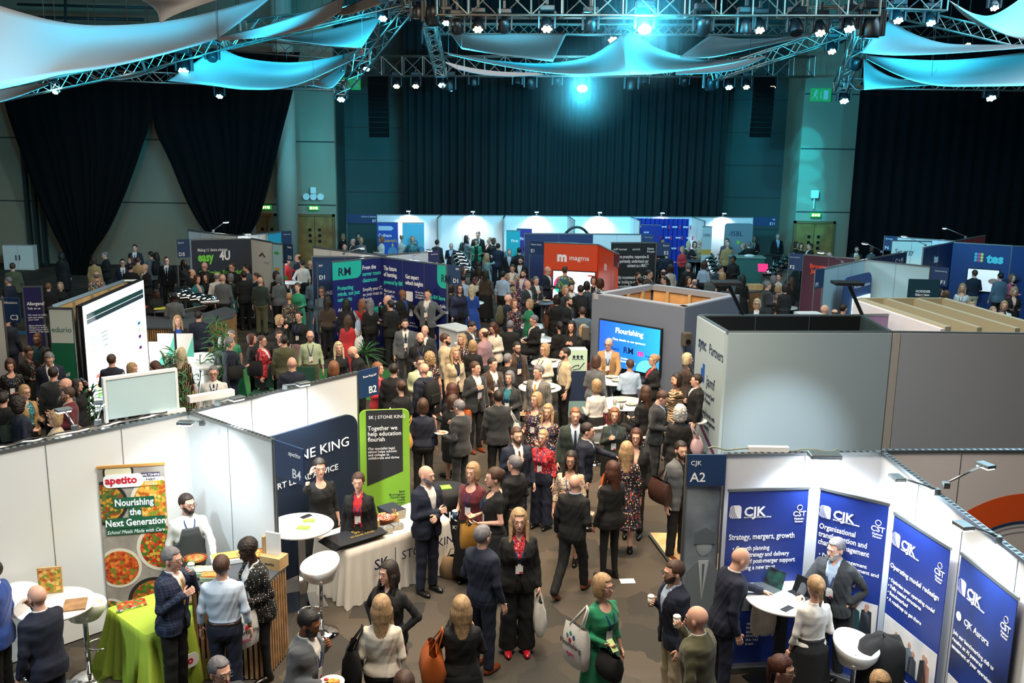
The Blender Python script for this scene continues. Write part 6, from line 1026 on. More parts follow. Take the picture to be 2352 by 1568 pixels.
def garment(key,fn,lo,hi,h,wp,head=False,name='cloth'):
    key=key+wp
    if key in MC: return MC[key]
    V,Q=poly(fn,lo,hi,h); return mk(key,warp(V,head,*wp),Q,name=name)
COLR={'k':('black','#0b0c0e'),'n':('navy','#121a2e'),'g':('grey','#55595d'),'c':('charcoal','#23272b'),'w':('white','#d6d4ce'),'r':('red','#b5202a'),'b':('royal blue','#143f8f'),'l':('light blue','#9fb4cb'),'t':('tan','#a98454'),'o':('brown','#3d2d22'),
 'e':('green','#0f7a52'),'E':('dark green','#1b2b24'),'p':('pink','#c0506a'),'u':('purple','#5b2a6b'),'m':('maroon','#5a141e'),'T':('teal','#1c6b78'),'y':('mustard','#c08a1e'),'i':('pale grey','#8b9094'),'q':('denim blue','#2c3f55'),'a':('beige','#b9a88a'),'v':('olive','#4a4a30'),'W':('cream','#d9cfbd'),'s':('pale green','#a9b592'),'z':('slate blue','#4f6473'),'h':('mauve','#94747c')}
PATN={'*':'floral','#':'checked','.':'spotted','~':'zebra striped','!':'striped','%':'multicoloured'}
def cloth(code):
    c=code[0]; pt=code[1] if len(code)>1 else ''; nm='cloth_'+COLR[c][0].replace(' ','_')+('_'+PATN[pt].replace(' ','_') if pt else ''); b=COLR[c][1]
    if not pt: return mat(nm,b,.85,bump=.25,bscale=90,sheen=.15 if c not in'kn' else 0,vary=.12,tscale=9)
    if pt=='*': return pattern(nm,b,{'r':['#20242c','#7a1420','#c98a94','#14161b'],'k':['#b5453a','#c9b9a0','#3c4a6b','#8a5a6b'],'w':['#3a5a6a','#7a8a60','#5a6a7a'],'T':['#0f2a35','#3f8a90','#c9c9b0']}.get(c,['#d9d0c0','#8a3a4a','#4a5a7a','#c98a5a']),34,'voronoi',.42)
    if pt=='.': return pattern(nm,b,['#e6dccb'],38,'dots',.22)
    if pt=='%': return pattern(nm,b,['#c8402f','#e0b04a','#2f7a6a','#3c55a0','#d9cfc0','#7a2f7a'],24,'voronoi',.55)
    if pt=='~': return pattern(nm,b,['#c9a982' if c=='o' else '#9fb5b0'],7,'zebra',.5)
    if pt=='!': return pattern(nm,b,['#b59a62'],9,'stripe',.12)
    return pattern(nm,b,[{'l':'#dfe6ee','w':'#b9c4d0','n':'#2b3857','g':'#7a7164'}.get(c,'#4d525c')],26 if c in'lw' else 10,'check',.12)
SKIN={'1':'#d0a08b','2':'#bd8a70','3':'#7d4e34','4':'#3f271b'}; HAIRC={'k':('black','#0c0a09'),'d':('dark brown','#24170f'),'n':('brown','#4a3020'),'y':('blond','#b3926a'),'Y':('pale blond','#cdbd98'),'g':('grey','#77757a'),'w':('white','#c4c2bd'),'r':('auburn','#4c2414'),'G':('ginger','#8a5a3a')}
HSTY={'s':'short','r':'receding','l':'long','m':'chin-length','c':'curly','u':'tied-up','p':'ponytailed','a':'cropped'}
def skin(t): return mat('skin_tone_'+t,SKIN[t],.55,spec=.35)
def hairm(c): return mat('hair_'+HAIRC[c][0].replace(' ','_'),HAIRC[c][1],.5,bump=.5,bscale=160,vary=.4,tscale=26)
PEOPLE=[]
def person(x,y,face,who,hair,top,inner,bottom,arms,flags,zone,note=None):
    sx,tone=who[0],who[1]; fl=dict((q[0],q[1:]) for q in flags.split(',') if q); legs='w' if 'W' in fl else ('x' if 'x' in fl else ('X' if 'X' in fl else 's'))
    turn=int(fl.get('h') or 0); nod=int(fl.get('N') or 0); lean=int(fl.get('L') or 0); rnd=random.Random(x*7+y); H=float(fl['H']) if 'H' in fl else (1.72 if sx=='m' else 1.66)+rnd.choice([-.03,-.01,.01,.03])
    kind=top[0]; tc=top[1:]; sl={'V':1.0 if False else .5,'D':2}.get(kind,2); sl=float(fl['s']) if 's' in fl else sl
    hem={'J':.80,'C':.78,'T':.91,'S':.955,'V':.93,'D':.97}[kind]; hem=float(fl['m']) if 'm' in fl else hem
    if legs in'xX': hem=max(hem,.87)
    wp=(turn,nod,lean,legs); sd=-.42 if legs=='x' else (-.07 if legs=='X' else 0.)
    rz=rad(face); h0=warp(np.array([[0,.012,1.775]]),True,*wp)[0]
    def place(H):
        s=H/1.77; ht=h0*s; w=P(x,y,ht[2]+sd); off=Matrix.Rotation(rz,3,'Z')@Vector((ht[0],ht[1],0)); return s,Vector((w.x-off.x,w.y-off.y,sd))
    def crush(H):
        b=place(H)[1]; c=abs(H-H0)*1.2; db=math.hypot(b.x,b.y)
        for ax,ay,bx,by,wz in WALLS:
            ex,ey=bx-ax,by-ay; t_=max(0,min(1,((b.x-ax)*ex+(b.y-ay)*ey)/(ex*ex+ey*ey+1e-9))); d=math.hypot(b.x-ax-ex*t_,b.y-ay-ey*t_)
            if d<.34: c+=(.34-d)*4
            den=b.x*ey-b.y*ex
            if abs(den)>1e-6:
                u=(ax*ey-ay*ex)/den; v=(ax*b.y-ay*b.x)/den
                if 0<u<1 and 0<v<1 and 6-(6-H-.0-sd)*u<wz-.02: c+=3
        for q in PEOPLE:
            d=math.hypot(b.x-q['base'].x,b.y-q['base'].y)
            if d<.52: c+=.52-d
        for tx,ty,tr in TABLES:
            d=math.hypot(b.x-tx,b.y-ty)
            if d<tr+.2: c+=(tr+.2-d)*1.5
        return c
    H0=H
    if 'H' not in fl: H=min((H0+k for k in(0,.03,-.03,.06,-.06,.09,-.09,.13,-.13,.17)),key=crush)
    s,base=place(H); dist=base.y
    lod=0 if dist<14.3 else (1 if dist<20.5 else (2 if dist<30 else 3)); hb,hh,hn=[(.0125,.0055,.0042),(.018,.0085,.0065),(.026,.012,.010),(.034,.016,.014)][lod]
    J=joints(sx,arms,legs); t=thing('person','x','person',base,rz); t.scale=(s,s,s)
    dress=kind=='D'; bare_leg='B' in fl
    # skin
    key=('body',sx,arms,lod,sl,legs,dress,bare_leg)+wp
    if key not in MC:
        Vs=[];Qs=[];Ms=[];n0=0
        def add(V,Q,head,mi=None):
            nonlocal n0
            Vs.append(warp(V,head,*wp)); Qs.append(Q+n0); Ms.append(np.zeros(len(Q)) if mi is None else mi); n0+=len(V)
        V,Q=poly(lambda p:head_f(p,sx),(-.1,-.14,1.43),(.1,.13,1.79),hh); C_=V[Q].mean(1); mi=np.zeros(len(Q)); ax=np.abs(C_[:,0])
        eye=(np.hypot((ax-.030)/1.5,C_[:,2]-1.649)<.0065)&(C_[:,1]<-.076); pup=(np.hypot(ax-.030,C_[:,2]-1.649)<.0058)&(C_[:,1]<-.078); mi[eye]=1; mi[pup]=2
        mi[(np.abs((C_[:,2]-1.588))<.0065)&(ax<.021)&(C_[:,1]<-.088)]=3; mi[(np.abs(C_[:,2]-1.6725-.13*(ax-.015))<.0034)&(ax>.014)&(ax<.046)&(C_[:,1]<-.06)]=4; add(V,Q,True,mi)
        for i in(0,1):
            parts,W_,u,n,s_=hand_parts(J,i,sx); c=W_+u*.08; V,Q=poly(hand_f(parts),tuple(c-.125),tuple(c+.125),hn); add(V,Q,False)
        lo=(-.45,-.6,.0 if legs not in'xX' else .4); hi=(.45,.5,1.5)
        k=1 if sx=='m' else .88
        def bf(p): F=smin(torso(p,sx,-.006),arms_f(p,J,.047*k,.040*k,.026*k,2.),.03); F=smin(F,legs_f(p,J,.078,.050,.036),.03); return smin(F,rc(p,(0,.022,1.42),(0,.012,1.5),.055*k,.05*k),.03)
        V,Q=poly(bf,lo,hi,(hb*1.3 if (sl<2 or dress or bare_leg) else .034)); add(V,Q,False)
        mk(key,np.concatenate(Vs),np.concatenate(Qs),np.concatenate(Ms),5,'body')
    hc=hair[1] if len(hair)>1 else 'g'
    inst('body',MC[key],[skin(tone),mat('eye_white','#a59a92',.3),mat('eye_dark','#1c1410',.2),mat('lip_'+tone,{'1':'#a5564f','2':'#94504a','3':'#6b3630','4':'#4a2320'}[tone],.4),hairm(hc if hc in'kdng' else 'n')],t)
    tk=(kind,sx,arms,lod,sl,hem,legs)
    tp=inst({'J':'jacket','C':'cardigan','T':'jumper','S':'shirt','V':'blouse','D':'dress_bodice'}[kind],garment(('top',)+tk,top_f(kind,sx,J,sl,hem,legs),(-.5,-.62,min(hem-.03,.85)),(.5,.34,1.56),hb,wp,name='top'),[cloth(tc)],t)
    if kind in'JC' and inner!='-': inst('shirt' if sx=='m' else 'inner_top',garment(('in',sx,lod),shirt_f(sx,legs),(-.26,-.22,.88),(.26,.2,1.55),hb,wp,name='inner'),[cloth(inner)],t)
    bt,bc=bottom[0],bottom[1:]
    if bt in'twl': inst('trousers',garment(('tr',sx,lod,bt,legs),trouser_f(sx,J,bt,legs),(-.3,-.56,.03 if legs not in'xX' else .42),(.3,.44,1.06),hb*1.1,wp,name='trousers'),[cloth(bc)],t)
    else:
        ln={'k':.50,'K':.14,'D':.42}[bt]; inst('skirt',garment(('sk',sx,lod,bt,legs,kind=='D'),skirt_f(sx,ln,legs,.10 if bt!='k' else .015),(-.42,-.56,ln-.03),(.42,.4,1.08),hb*1.1,wp,name='skirt'),[cloth(bc)],t)
    sc='k' if 'S' not in fl else fl['S']; shm=mat('leather_'+sc,{'k':'#0d0c0c','o':'#6b3218','r':'#9c1420','w':'#c9c6c0','t':'#8a5c38'}[sc],.25)
    for i in(0,1):
        a=J['an%d'%i]; key=('shoe',sx,lod>1)
        if key not in MC: V,Q=poly(lambda p:smax(smin(el(p,(0,-.055,.03),(.045,.14,.045)),rc(p,(0,.02,.04),(0,.02,.10),.042,.04),.03),-p[2]-.005,.004),(-.07,-.22,-.03),(.07,.1,.17),.011 if lod<2 else .018); mk(key,V,Q,name='shoe')
        o=inst('shoe',MC[key],[shm],t); o.location=(a[0],a[1]-.01,max(0,a[2]-.08)); 
        if legs=='w' and i==1: o.rotation_euler=(rad(35),0,0); o.location.z=.06
    if hair[0]!='b': inst('hair',garment(('hair',hair[0],lod),hair_f(hair[0]),(-.15,-.16,1.24 if hair[0]=='l' else 1.42),(.15,.2,1.82),max(hh*1.15,.0065),wp,True,name='hair'),[hairm(hc)],t)
    if 'b' in fl: inst('beard',garment(('beard',lod),beard_f,(-.09,-.13,1.5),(.09,.02,1.67),max(hh,.006),wp,True,name='beard'),[hairm(fl['b'] or (hc if hair[0]!='b' else 'd'))],t)
    def strip(pts,m,name,wd=.01,th=.004,head=False):
        q=[Vector(v) for v in warp(np.array(pts,float),head,*wp)]; mb=MB(); vs=[]
        ws=wd if isinstance(wd,list) else [wd]*len(q)
        for i,p in enumerate(q):
            d=(q[min(i+1,len(q)-1)]-q[max(i-1,0)]).normalized(); sd_=d.cross(Vector((0,-1,0))).normalized()*ws[i]/2; vs+=[p-sd_,p+sd_,p+sd_+Vector((0,-th,0)),p-sd_+Vector((0,-th,0))]
        fs=[tuple(4*i+j if k==0 else 0 for k in range(0)) for i in range(0) for j in range(0)]
        for i in range(len(q)-1):
            for j in range(4): fs.append((4*i+j,4*i+(j+1)%4,4*i+4+(j+1)%4,4*i+4+j))
        fs+=[(0,1,2,3),tuple(4*(len(q)-1)+j for j in(3,2,1,0))]; mb.add(vs,fs); return mb.build(name,m,t)
    tf=top_f(kind,sx,J,sl,hem,legs) if kind not in'JC' else None; sf=shirt_f(sx,legs)
    def fy(x_,z_):
        ys=np.arange(-.26,.05,.004,dtype=f32); p=(np.full((1,len(ys),1),x_,f32),ys[None,:,None],np.full((1,len(ys),1),z_,f32)); best=0
        for fn in([sf] if kind in'JC' and abs(x_)<.045 else [])+([tf] if tf else [])+([top_f(kind,sx,J,0,hem,legs)] if kind in'JC' else []):
            v=fn(p)[0,:,0]<0
            if v.any(): best=min(best,float(ys[v.argmax()]))
        return best-.006
    nk=1.455 if sx=='m' else 1.42
    if ('y' in fl or 'Y' in fl) and lod<3:
        col=mat('lanyard_blue','#16346e',.6)
        for s_ in(-1,1): strip([(s_*.062,fy(s_*.062,nk-.012)-.004,nk)]+[(s_*(.058*(1-k/5)+.004),fy(s_*(.058*(1-k/5)+.004),nk-.03-.046*k)-.003,nk-.03-.046*k) for k in range(6)],col,'lanyard',.014 if lod==0 else .016)
        if not(arms[0] in'c' or arms[1] in'c'): 
            yb=min(fy(0,nk-.30),fy(.04,nk-.34))-.006; b=strip([(0,yb,nk-.26),(0,yb,nk-.38)],WPL,'badge',.085,.003); strip([(0.02,yb-.004,nk-.355),(0.02,yb-.004,nk-.378)],mat('badge_pink','#c0305a'),'badge_print',.04,.001)
    if 't' in fl: strip([(0,fy(0,z_)-.002,z_) for z_ in(nk-.01,nk-.04,nk-.15,nk-.27,nk-.34)],cloth(fl['t']),'tie',[.03,.026,.038,.05,.01],.006)
    if 'g' in fl:
        gk=('glasses',lod)+wp
        if gk not in MC:
            g=MB(); r_=.0022 if lod==0 else .0032
            for s_ in(-1,1): g.path([(s_*.031+.022*math.cos(a),-.106,1.650+.017*math.sin(a)) for a in [i*PI/6 for i in range(12)]],r_,4,closed=True); g.path([(s_*.053,-.104,1.654),(s_*.078,-.04,1.655),(s_*.08,.01,1.648)],r_,4)
            g.path([(-.009,-.108,1.653),(.009,-.108,1.653)],r_,4); g.v=[tuple(v) for v in warp(np.array(g.v),True,*wp)]; me=bpy.data.meshes.new('glasses'); me.from_pydata(g.v,[],g.f); me.materials.append(None); MC[gk]=me
        inst('glasses',MC[gk],[mat('glasses_frame','#15110f',.3)],t)
    if kind=='S' and bt=='t' and not legs in 'xX': inst('belt',garment(('belt',sx,lod),lambda p:smax(torso(p,sx,.016),np.abs(p[2]-1.0)-.018,.004),(-.26,-.2,.95),(.26,.2,1.05),hb,wp,name='belt'),[mat('belt_leather','#2a1a12',.4)],t)
    # words
    hp='bald' if hair[0]=='b' else HSTY[hair[0]]+' '+HAIRC[hc][0]+' hair'
    cn=COLR[tc[0]][0]; pn=(' '+PATN[tc[1]] if len(tc)>1 else ''); kn={'J':' jacket' if sx=='f' or bc[:1]!=tc[0] else ' suit','C':' coat' if hem<.75 else ' cardigan','T':' jumper','S':' shirt','V':' top','D':' dress'}[kind]
    look='towards the camera' if (face%360<40 or face%360>320) else ('facing right' if 40<=face%360<140 else ('seen from behind' if 140<=face%360<=220 else 'facing left'))
    t['_']=0; del t['_']
    PEOPLE.append(dict(o=t,hp=hp+(' and glasses' if 'g' in fl else '')+(' and beard' if 'b' in fl and 'g' not in fl else ''),cl=cn+pn+kn,look=('seated ' if legs in'xX' else '')+look,zone=zone,note=note,x=x,y=y,base=base.copy(),lod=lod,s=s,rz=rz,J=J,wp=wp,sx=sx,bt=COLR[bc[0]][0]))
    if legs in 'xX' and lod<2:
        q=thing('bar_stool' if legs=='X' else 'chair','seat','stool' if legs=='X' else 'chair',(base.x,base.y,0),rz); zs=(.855*s+sd)-.0; PEOPLE[-1]['seat']=q
        MB().lathe([(0,zs-.05),(.2,zs-.045),(.22,zs-.01),(.2,zs-.005),(0,zs-.02)],(0,.02,0),20).build('seat',WPL,q,True)
        if legs=='X': MB().tube((0,.02,.02),(0,.02,zs-.04),.025,12).build('column',CHROME,q,True); MB().lathe([(.2,0),(.2,.012),(.04,.03)],(0,.02,0),20).build('base',CHROME,q,True)
        else:
            for sx_ in(-.16,.16):
                for sy_ in(-.14,.18): MB().tube((sx_*.8,sy_*.8,zs-.04),(sx_*1.1,sy_*1.1,0),.012).build('leg',CHROME,q)
            MB().grid([[(.2*math.sin(a),.02+.2*math.cos(a),z_) for a in [-1.1+.22*i for i in range(11)]] for z_ in(zs,zs+.18,zs+.3)]).build('backrest',WPL,q,True,.015)
    return PEOPLE[-1]
def hand_world(pr,i,ext=.09):
    J=pr['J'];W_=np.array(J['wr%d'%i]);E=np.array(J['el%d'%i]);u=(W_-E)/np.linalg.norm(W_-E); q=warp((W_+u*ext)[None],False,*pr['wp'])[0]*pr['s']; return Matrix.Rotation(pr['rz'],3,'Z')@Vector(q)+pr['base']
def local(pr,x,y,z): q=warp(np.array([[x,y,z]]),False,*pr['wp'])[0]*pr['s']; return Matrix.Rotation(pr['rz'],3,'Z')@Vector(q)+pr['base']
def tote(pr,i,col,label,w=.36,h=.4,sh=True,text=None,name='tote_bag',patt=None,soft=.06):
    """bag on the shoulder (sh) or in the hand, on side i (0 the right arm, 1 the left)"""
    s=-1 if i==0 else 1
    if sh: top=local(pr,s*.20,.03,1.42); c=local(pr,s*.30,.06,1.02)
    else: top=hand_world(pr,i,.07); c=top+Vector((0,0,-.28))
    t=thing(name,label,'bag',(c.x,c.y,c.z),pr['rz']+PI/2); m=cloth(col) if len(col)<=2 else mat('bag_'+col[1:],col,.5); rows=[]; rnd=random.Random(int(c.x*99))
    for k,(z,a,b) in enumerate([(-h,.86,.7),(-h+.03,.95,1.),(-h*.6,1,1.25),(-h*.25,.97,1.0),(0,.93,.35)]):
        rows.append([(w/2*a*math.copysign(abs(math.cos(v))**.5,math.cos(v)),soft*b*math.copysign(abs(math.sin(v))**.6,math.sin(v))+.008*math.sin(5*v+k),z+.2-.0*k) for v in [2*PI*j/24 for j in range(24)]])
    b=MB().grid(rows,0,True); b.add([rows[0][j] for j in range(24)],[tuple(range(23,-1,-1))]); b.build('bag_body',m,t,True)
    tl=Matrix.Rotation(-(pr['rz']+PI/2),3,'Z')@(top-c)
    for sy in(-1,1): MB().path([(-w*.22,sy*soft*.4,.18),(tl.x-.02,tl.y+sy*.01,tl.z-.02),(tl.x,tl.y,tl.z+.02),(tl.x+.02,tl.y+sy*.01,tl.z-.02),(w*.22,sy*soft*.4,.18)],.008 if not text else .01,5).build('strap',m,t,True)
    if text:
        for yy,flip in((-soft*1.3,0),(soft*1.3,PI)):
            for j,(ln,sz,cc) in enumerate(text): o=txt(t,ln,0,-.02-.09*j,sz,mat('tote_ink'+cc,cc),y=yy,align='CENTER',bold=.01); o.rotation_euler=(PI/2,0,flip)
            for j,(dx,dz,cc) in enumerate([(-.05,.1,'#3f6f9a'),(.0,.13,'#6fb0a5'),(.05,.09,'#7fa6b5'),(.01,.05,'#c0303a')]): MB().ball((dx,yy,dz),(.022,.003,.03),8,6).build('leaf_print',mat('tote_leaf'+cc,cc),t)
    return t
FLT=[('Flourishing',.075,'#20242c'),('sync',.07,'#b0306a')]
def backpack(pr,col,label):
    c=local(pr,0,.21,1.22); t=thing('backpack',label,'backpack',c,pr['rz']); rows=[]
    for z,a,b in((-.24,.7,.6),(-.21,1,1),(0,1.02,1.1),(.16,.95,.85),(.23,.6,.4),(.24,.1,.1)): rows.append([(.16*a*math.copysign(abs(math.cos(v))**.6,math.cos(v)),.085*b*math.copysign(abs(math.sin(v))**.6,math.sin(v)),z) for v in [2*PI*j/24 for j in range(24)]])
    MB().grid(rows,0,True).build('bag_body',cloth(col),t,True); MB().box(-.11,.11,.08,.115,-.18,.0).build('pocket',cloth(col),t,bevel=.02)
    for s in(-1,1): MB().path([(s*.09,-.07,-.15),(s*.15,-.12,.02),(s*.13,-.16,.2),(s*.1,-.1,.22),(s*.09,-.05,.18)],.014,5).build('strap',cloth(col),t,True)
    return t
def cup(pr,i,col,label,h=.1,r=.036):
    c=hand_world(pr,i,.10); t=thing('cup',label,'cup',c); MB().lathe([(r*.75,-.05),(r,h-.05),(r*.93,h-.05),(r*.7,-.04),(0,-.04)],(0,0,0),16).build('cup_body',mat('cup_'+col[1:],col,.4),t,True); MB().lathe([(r*1.05,h-.05),(r*1.05,h-.04),(r*.8,h-.03),(0,h-.03)],(0,0,0),16).build('lid',WPL,t,True)
def held_plate(pr,i,label):
    c=hand_world(pr,i,.12); t=thing('plate',label,'plate',c+Vector((0,0,.02))); MB().lathe([(.06,0),(.11,.012),(.12,.016),(.1,.012),(0,.008)],(0,0,0),24).build('dish',PLM,t,True); MB().ball((.02,0,.016),(.06,.045,.018),12,6).build('food',mat('salad_food','#c9b93a',.8,tint='#a8442a',tscale=30),t,True); MB().ball((-.05,.03,.016),(.025,.02,.014),8,6).build('fruit',mat('red_food','#b5252a'),t,True)
def phone(pr,i,label,col='#101216'):
    c=hand_world(pr,i,.11); o=MB().box(-.036,.036,-.004,.004,-.05,.09).build('phone',mat('phone_'+col[1:],col,.2),bevel=.004); o.location=c; o.rotation_euler=(-.9,0,pr['rz']); tag(o,label,'phone')
def label_people():
    def full(p,extra=''): return ('person, %s, %s, %s%s%s'%(p['hp'],p['cl'],p['look'],', '+p['zone'] if p['zone'] else '',extra))
    seen={}
    for p in PEOPLE: p['lb']=p['note'] or full(p); seen.setdefault(p['lb'],[]).append(p)
    for lb,ps in list(seen.items()):
        if len(ps)<2: continue
        ps.sort(key=lambda p:(p['x']))
        for k,p in enumerate(ps):
            q=min((q for q in PEOPLE if q not in ps),key=lambda q:(q['base']-p['base']).length); p['lb']='person, %s, %s, beside the %s, %s'%(p['hp'],p['cl'],q['cl'],p['zone'])
    seen={}
    for p in PEOPLE: seen.setdefault(p['lb'],[]).append(p)
    for lb,ps in seen.items():
        if len(ps)>1:
            ps.sort(key=lambda p:p['x'])
            for k,p in enumerate(ps): p['lb']=['left','right','middle','far'][0 if k==0 else (1 if k==len(ps)-1 else 2)]+' '+lb
    for p in PEOPLE:
        w=p['lb'].split()
        if len(w)>16: p['lb']=' '.join(w[:16]).rstrip(',')
        p['o']['label']=p['lb']
        if 'seat' in p: p['seat']['label']='white '+('bar stool' if p['seat']['category']=='stool' else 'chair')+' under the '+' '.join((p['lb'].replace('person, ','').replace(', ',' ')).split()[:11])
# ------------------------------------------------------------------ the crowd.  x y of the head top, facing, who, hair, top, under, bottom, arms, details
BY={}
def crowd(zone,rows):
    for r in rows.strip().split('\n'):
        a=r.split('|')[0].split(); note=r.split('|')[1].strip() if '|' in r else None
        x,y,f=int(a[0]),int(a[1]),int(a[2]); who,hair,top,inn,bt,arms=a[3:9]; fl=a[9] if len(a)>9 else ''
        BY[(x,y)]=person(x,y,f,who,hair,top,inn,bt,arms,fl.replace(';',','),zone,note)
crowd('at the food stand','''
82 1342 238 m1 b Jn w tn md L5|person, bald, navy suit, hand to chin, beside the left white round table
427 1133 30 m1 sd Sw - tc dt g,bd,h25,y|person with beard and glasses in white shirt and grey apron behind the food counter
393 1256 75 m1 sg Jn# w tk hm g,ty,L3|person in checked navy suit lifting a clear cup before the lime green table
507 1274 185 m1 sn Sl# - tn dd y|person in pale blue checked shirt seen from behind at the food counter
562 1240 315 f4 ad Ck. w lk hf g,N12,L8,y|person with dark cropped hair, speckled cardigan and glasses holding a printed tote
502 1508 50 m1 sg Jc w tn dd g|person with grey hair and glasses at the bottom edge, head only
-22 1285 270 m1 sd Jb w tk dd |person in blue jacket mostly outside the left edge of the picture
''')
crowd('on the front aisle carpet','''
715 1402 75 m3 sk Jg w tn fs bk,N12,y,L4|person with full black beard in a grey jacket holding a plate of food
893 1287 335 f1 ld Jk k lk pp h-18|person with long dark brown hair in a black jacket, smiling, hand on hip
876 1366 180 f1 ly TW - tk ff |person with long ombre blond hair in a cream knit top, seen from behind
1060 1368 188 f1 ly Tk - Kk sm |person with long blond hair in black, tan leather tote on the arm, seen from behind
928 1540 180 m1 sn Jc w tk dd |person with brown hair cut off by the bottom edge near the middle
1108 1205 140 m1 sg Tn - tn df y,So|person with grey hair in a navy jumper and navy trousers, brown shoes
1192 1167 5 f1 ly Jk r* wk dd y,Sr,H1.78|person with long straight blond hair in a black trouser suit and red shoes, white tote
978 1068 45 m1 b Jn w tn cc bg,h15|person, bald with grey beard, navy suit, arms crossed before the white cloth table
1322 1088 150 m1 b Jk l tk fd W,So,L4,H1.66|person, bald, black suit and brown shoes, walking away
1408 1058 215 f1 lr Jk k lk hd |person with very long auburn hair, black jacket and dark leggings
1440 1013 175 f1 ly Dk* - Dk* dd m.9|person with long blond hair in a long dark floral dress, seen from behind
1312 1035 350 f2 ld Da* - kk dc g,y|person with dark red brown hair and glasses in a leopard patterned top
1350 970 80 m1 sd Jn w tn de L4|person in navy suit pointing ahead with the left hand
1322 935 0 m1 sG JE l tk dd tn,m.6|person with ginger short hair in a dark green overcoat facing the camera
1412 935 355 f1 mG TE - kk hd y|person with fringe in a dark green jumper, hand on chest
1462 983 350 f1 mr Jk - tk dd g|person with auburn hair and round glasses behind the blond floral dress wearer
1385 1317 35 f1 my De - De fd g,y,h15,B|person with blond hair and glasses in a green dress looking right
1550 1286 285 m1 sn Jn l ta hd g,bn,L3|person in navy blazer and beige trousers holding a paper cup, facing left
1602 1390 235 m1 b Jv w tk md y,L5|person, bald, olive suit, drinking, lower right of the aisle
1565 1012 30 m1 sd Cg k tk dt bd,h-15,So|person in grey denim jacket with a brown shoulder bag beside the A2 board
1563 930 175 f1 cw Ck - tk dd m.6|person with white curly hair and black coat carrying a pale pink bag
1530 898 70 m1 sn Jc l tc ff N25,tn,L4|person in dark suit with blue tie looking down beside the white haired one
1187 980 20 m1 sn Jn w tn hd bn,tm|person in navy suit with burgundy tie facing the camera, hand raised
1248 986 335 f1 sy Sr* - wn fd y|person with short blond hair in a red floral blouse and navy trousers
1183 1045 235 m1 sg Sk - tk fd y|person with short grey hair in a black shirt seen from behind, before the navy suit
1086 1061 335 f1 my Vm - Kk fd y|person with blond hair in a sleeveless maroon top holding a coffee cup
1137 1073 285 f1 un Vk - Kk ff y|person with brown bun in a black lace top, mustard bag, phone in hand
''')
crowd('at the law firm stand','''
733 1052 25 f1 ud Dk - Dk ud |person with dark swept up hair in a black belted dress, hand at ear
823 1085 0 f1 un Ck r kk dd y,H1.6|person in red top and black cardigan behind the long white cloth table
''')
crowd('at the consultancy stand','''
1712 1258 100 m1 b Jn w tn de g,L10,N15|person, bald with glasses, navy suit, leaning over the consultancy table
1922 1235 320 m1 sg Jc l tk ep L8,h-20,y,bw|person with grey hair and pale blue shirt, hand on hip, leaning on the table
1876 1322 195 f1 py Sw - Kk fd H1.62|person with blond ponytail in white blouse and black skirt, seen from behind
1797 1505 55 f1 pr Tn - tk dd g|person with auburn ponytail and glasses at the bottom edge
2025 1542 0 f1 uy Tk - tk dd H1.62|person with blond hair, sunglasses on head, cut off by the bottom edge
''')
crowd('in the middle crowd','''
930 731 12 m1 sd Jg w tc dd bd,tn,y,P
965 762 10 m1 b Tk - tk fd y,bd
976 746 350 m1 b Jc w tc dd tg
1022 765 85 m1 sn Ja w tn df bd
965 817 20 m1 sd Js w tn fd g,y
974 833 230 m1 b Jn w tn dd P
987 808 180 f1 cy Vk* - kk dd
904 833 182 m1 sd Jk w tk dd
921 873 220 f1 un Jk - tk fd g
971 914 182 f1 mn Tn - tk dd
1045 797 30 f1 ly Ja k tk dd y
1062 766 325 f1 ly Tk* - kk mm
1086 780 188 f1 my Tk - tk dd
1112 752 240 m1 rn Sh - tc ff g,y,H1.85
1088 738 70 m1 sd Jc w tk fd N20,L6
1130 741 320 f1 lr CW w tk mf N25
1172 735 182 m1 sg Jk w tk ff y,X
1225 723 285 m1 sg Jk w tk ff X,g,N10
1091 829 35 m1 sn Jc w tk hd y,h20,So
1131 821 30 m1 sd Jo w tc fd y,h15,So
1171 851 340 f1 mg Cc T kT df y
1145 895 190 m1 sd Jc w tk dd
1052 917 235 m1 sg Jc w tc hf g,N15
1038 879 235 f1 lr Tk - kk ff
1166 811 140 m1 sg Tk - tk df
1187 784 25 m1 sd Co k tc dd bn,g,y
1252 788 310 f1 my TW - ta hf g,y
1238 838 330 m1 sg Jg# w tc dd ty,y,h-20
1299 797 285 m1 sd Sa - tk pd y,So,b
1233 900 330 f1 my Dk* - Dk* fd y,h-15
1259 927 345 f1 ly Dn* - Dn* fd
1286 738 200 f1 pd Jk - tk df
1313 736 345 f1 ld Jk k tk hh y
1341 746 205 f1 cy Tk - wr fd
1399 775 350 m1 rg Jt l tn ft g,y,L4,h-15
1371 815 150 f1 mn Cg - tk df N10
1448 824 190 m1 sn Sl - tk ff y,X
1503 813 285 f1 uy Jk r tk ff g
1579 810 60 f1 mY Co k tk dd h20
1556 856 290 f2 md Do~ - Do~ fu g
1371 870 200 f1 my Sw - tk ff X
1377 897 165 f1 md Tm. - tk fd x,H1.75
1484 885 215 f1 ln Tk - tk tf X
1602 858 270 m1 sd Jk w tk dd X
1040 905 150 f1 mn Tk - kk dd
''')
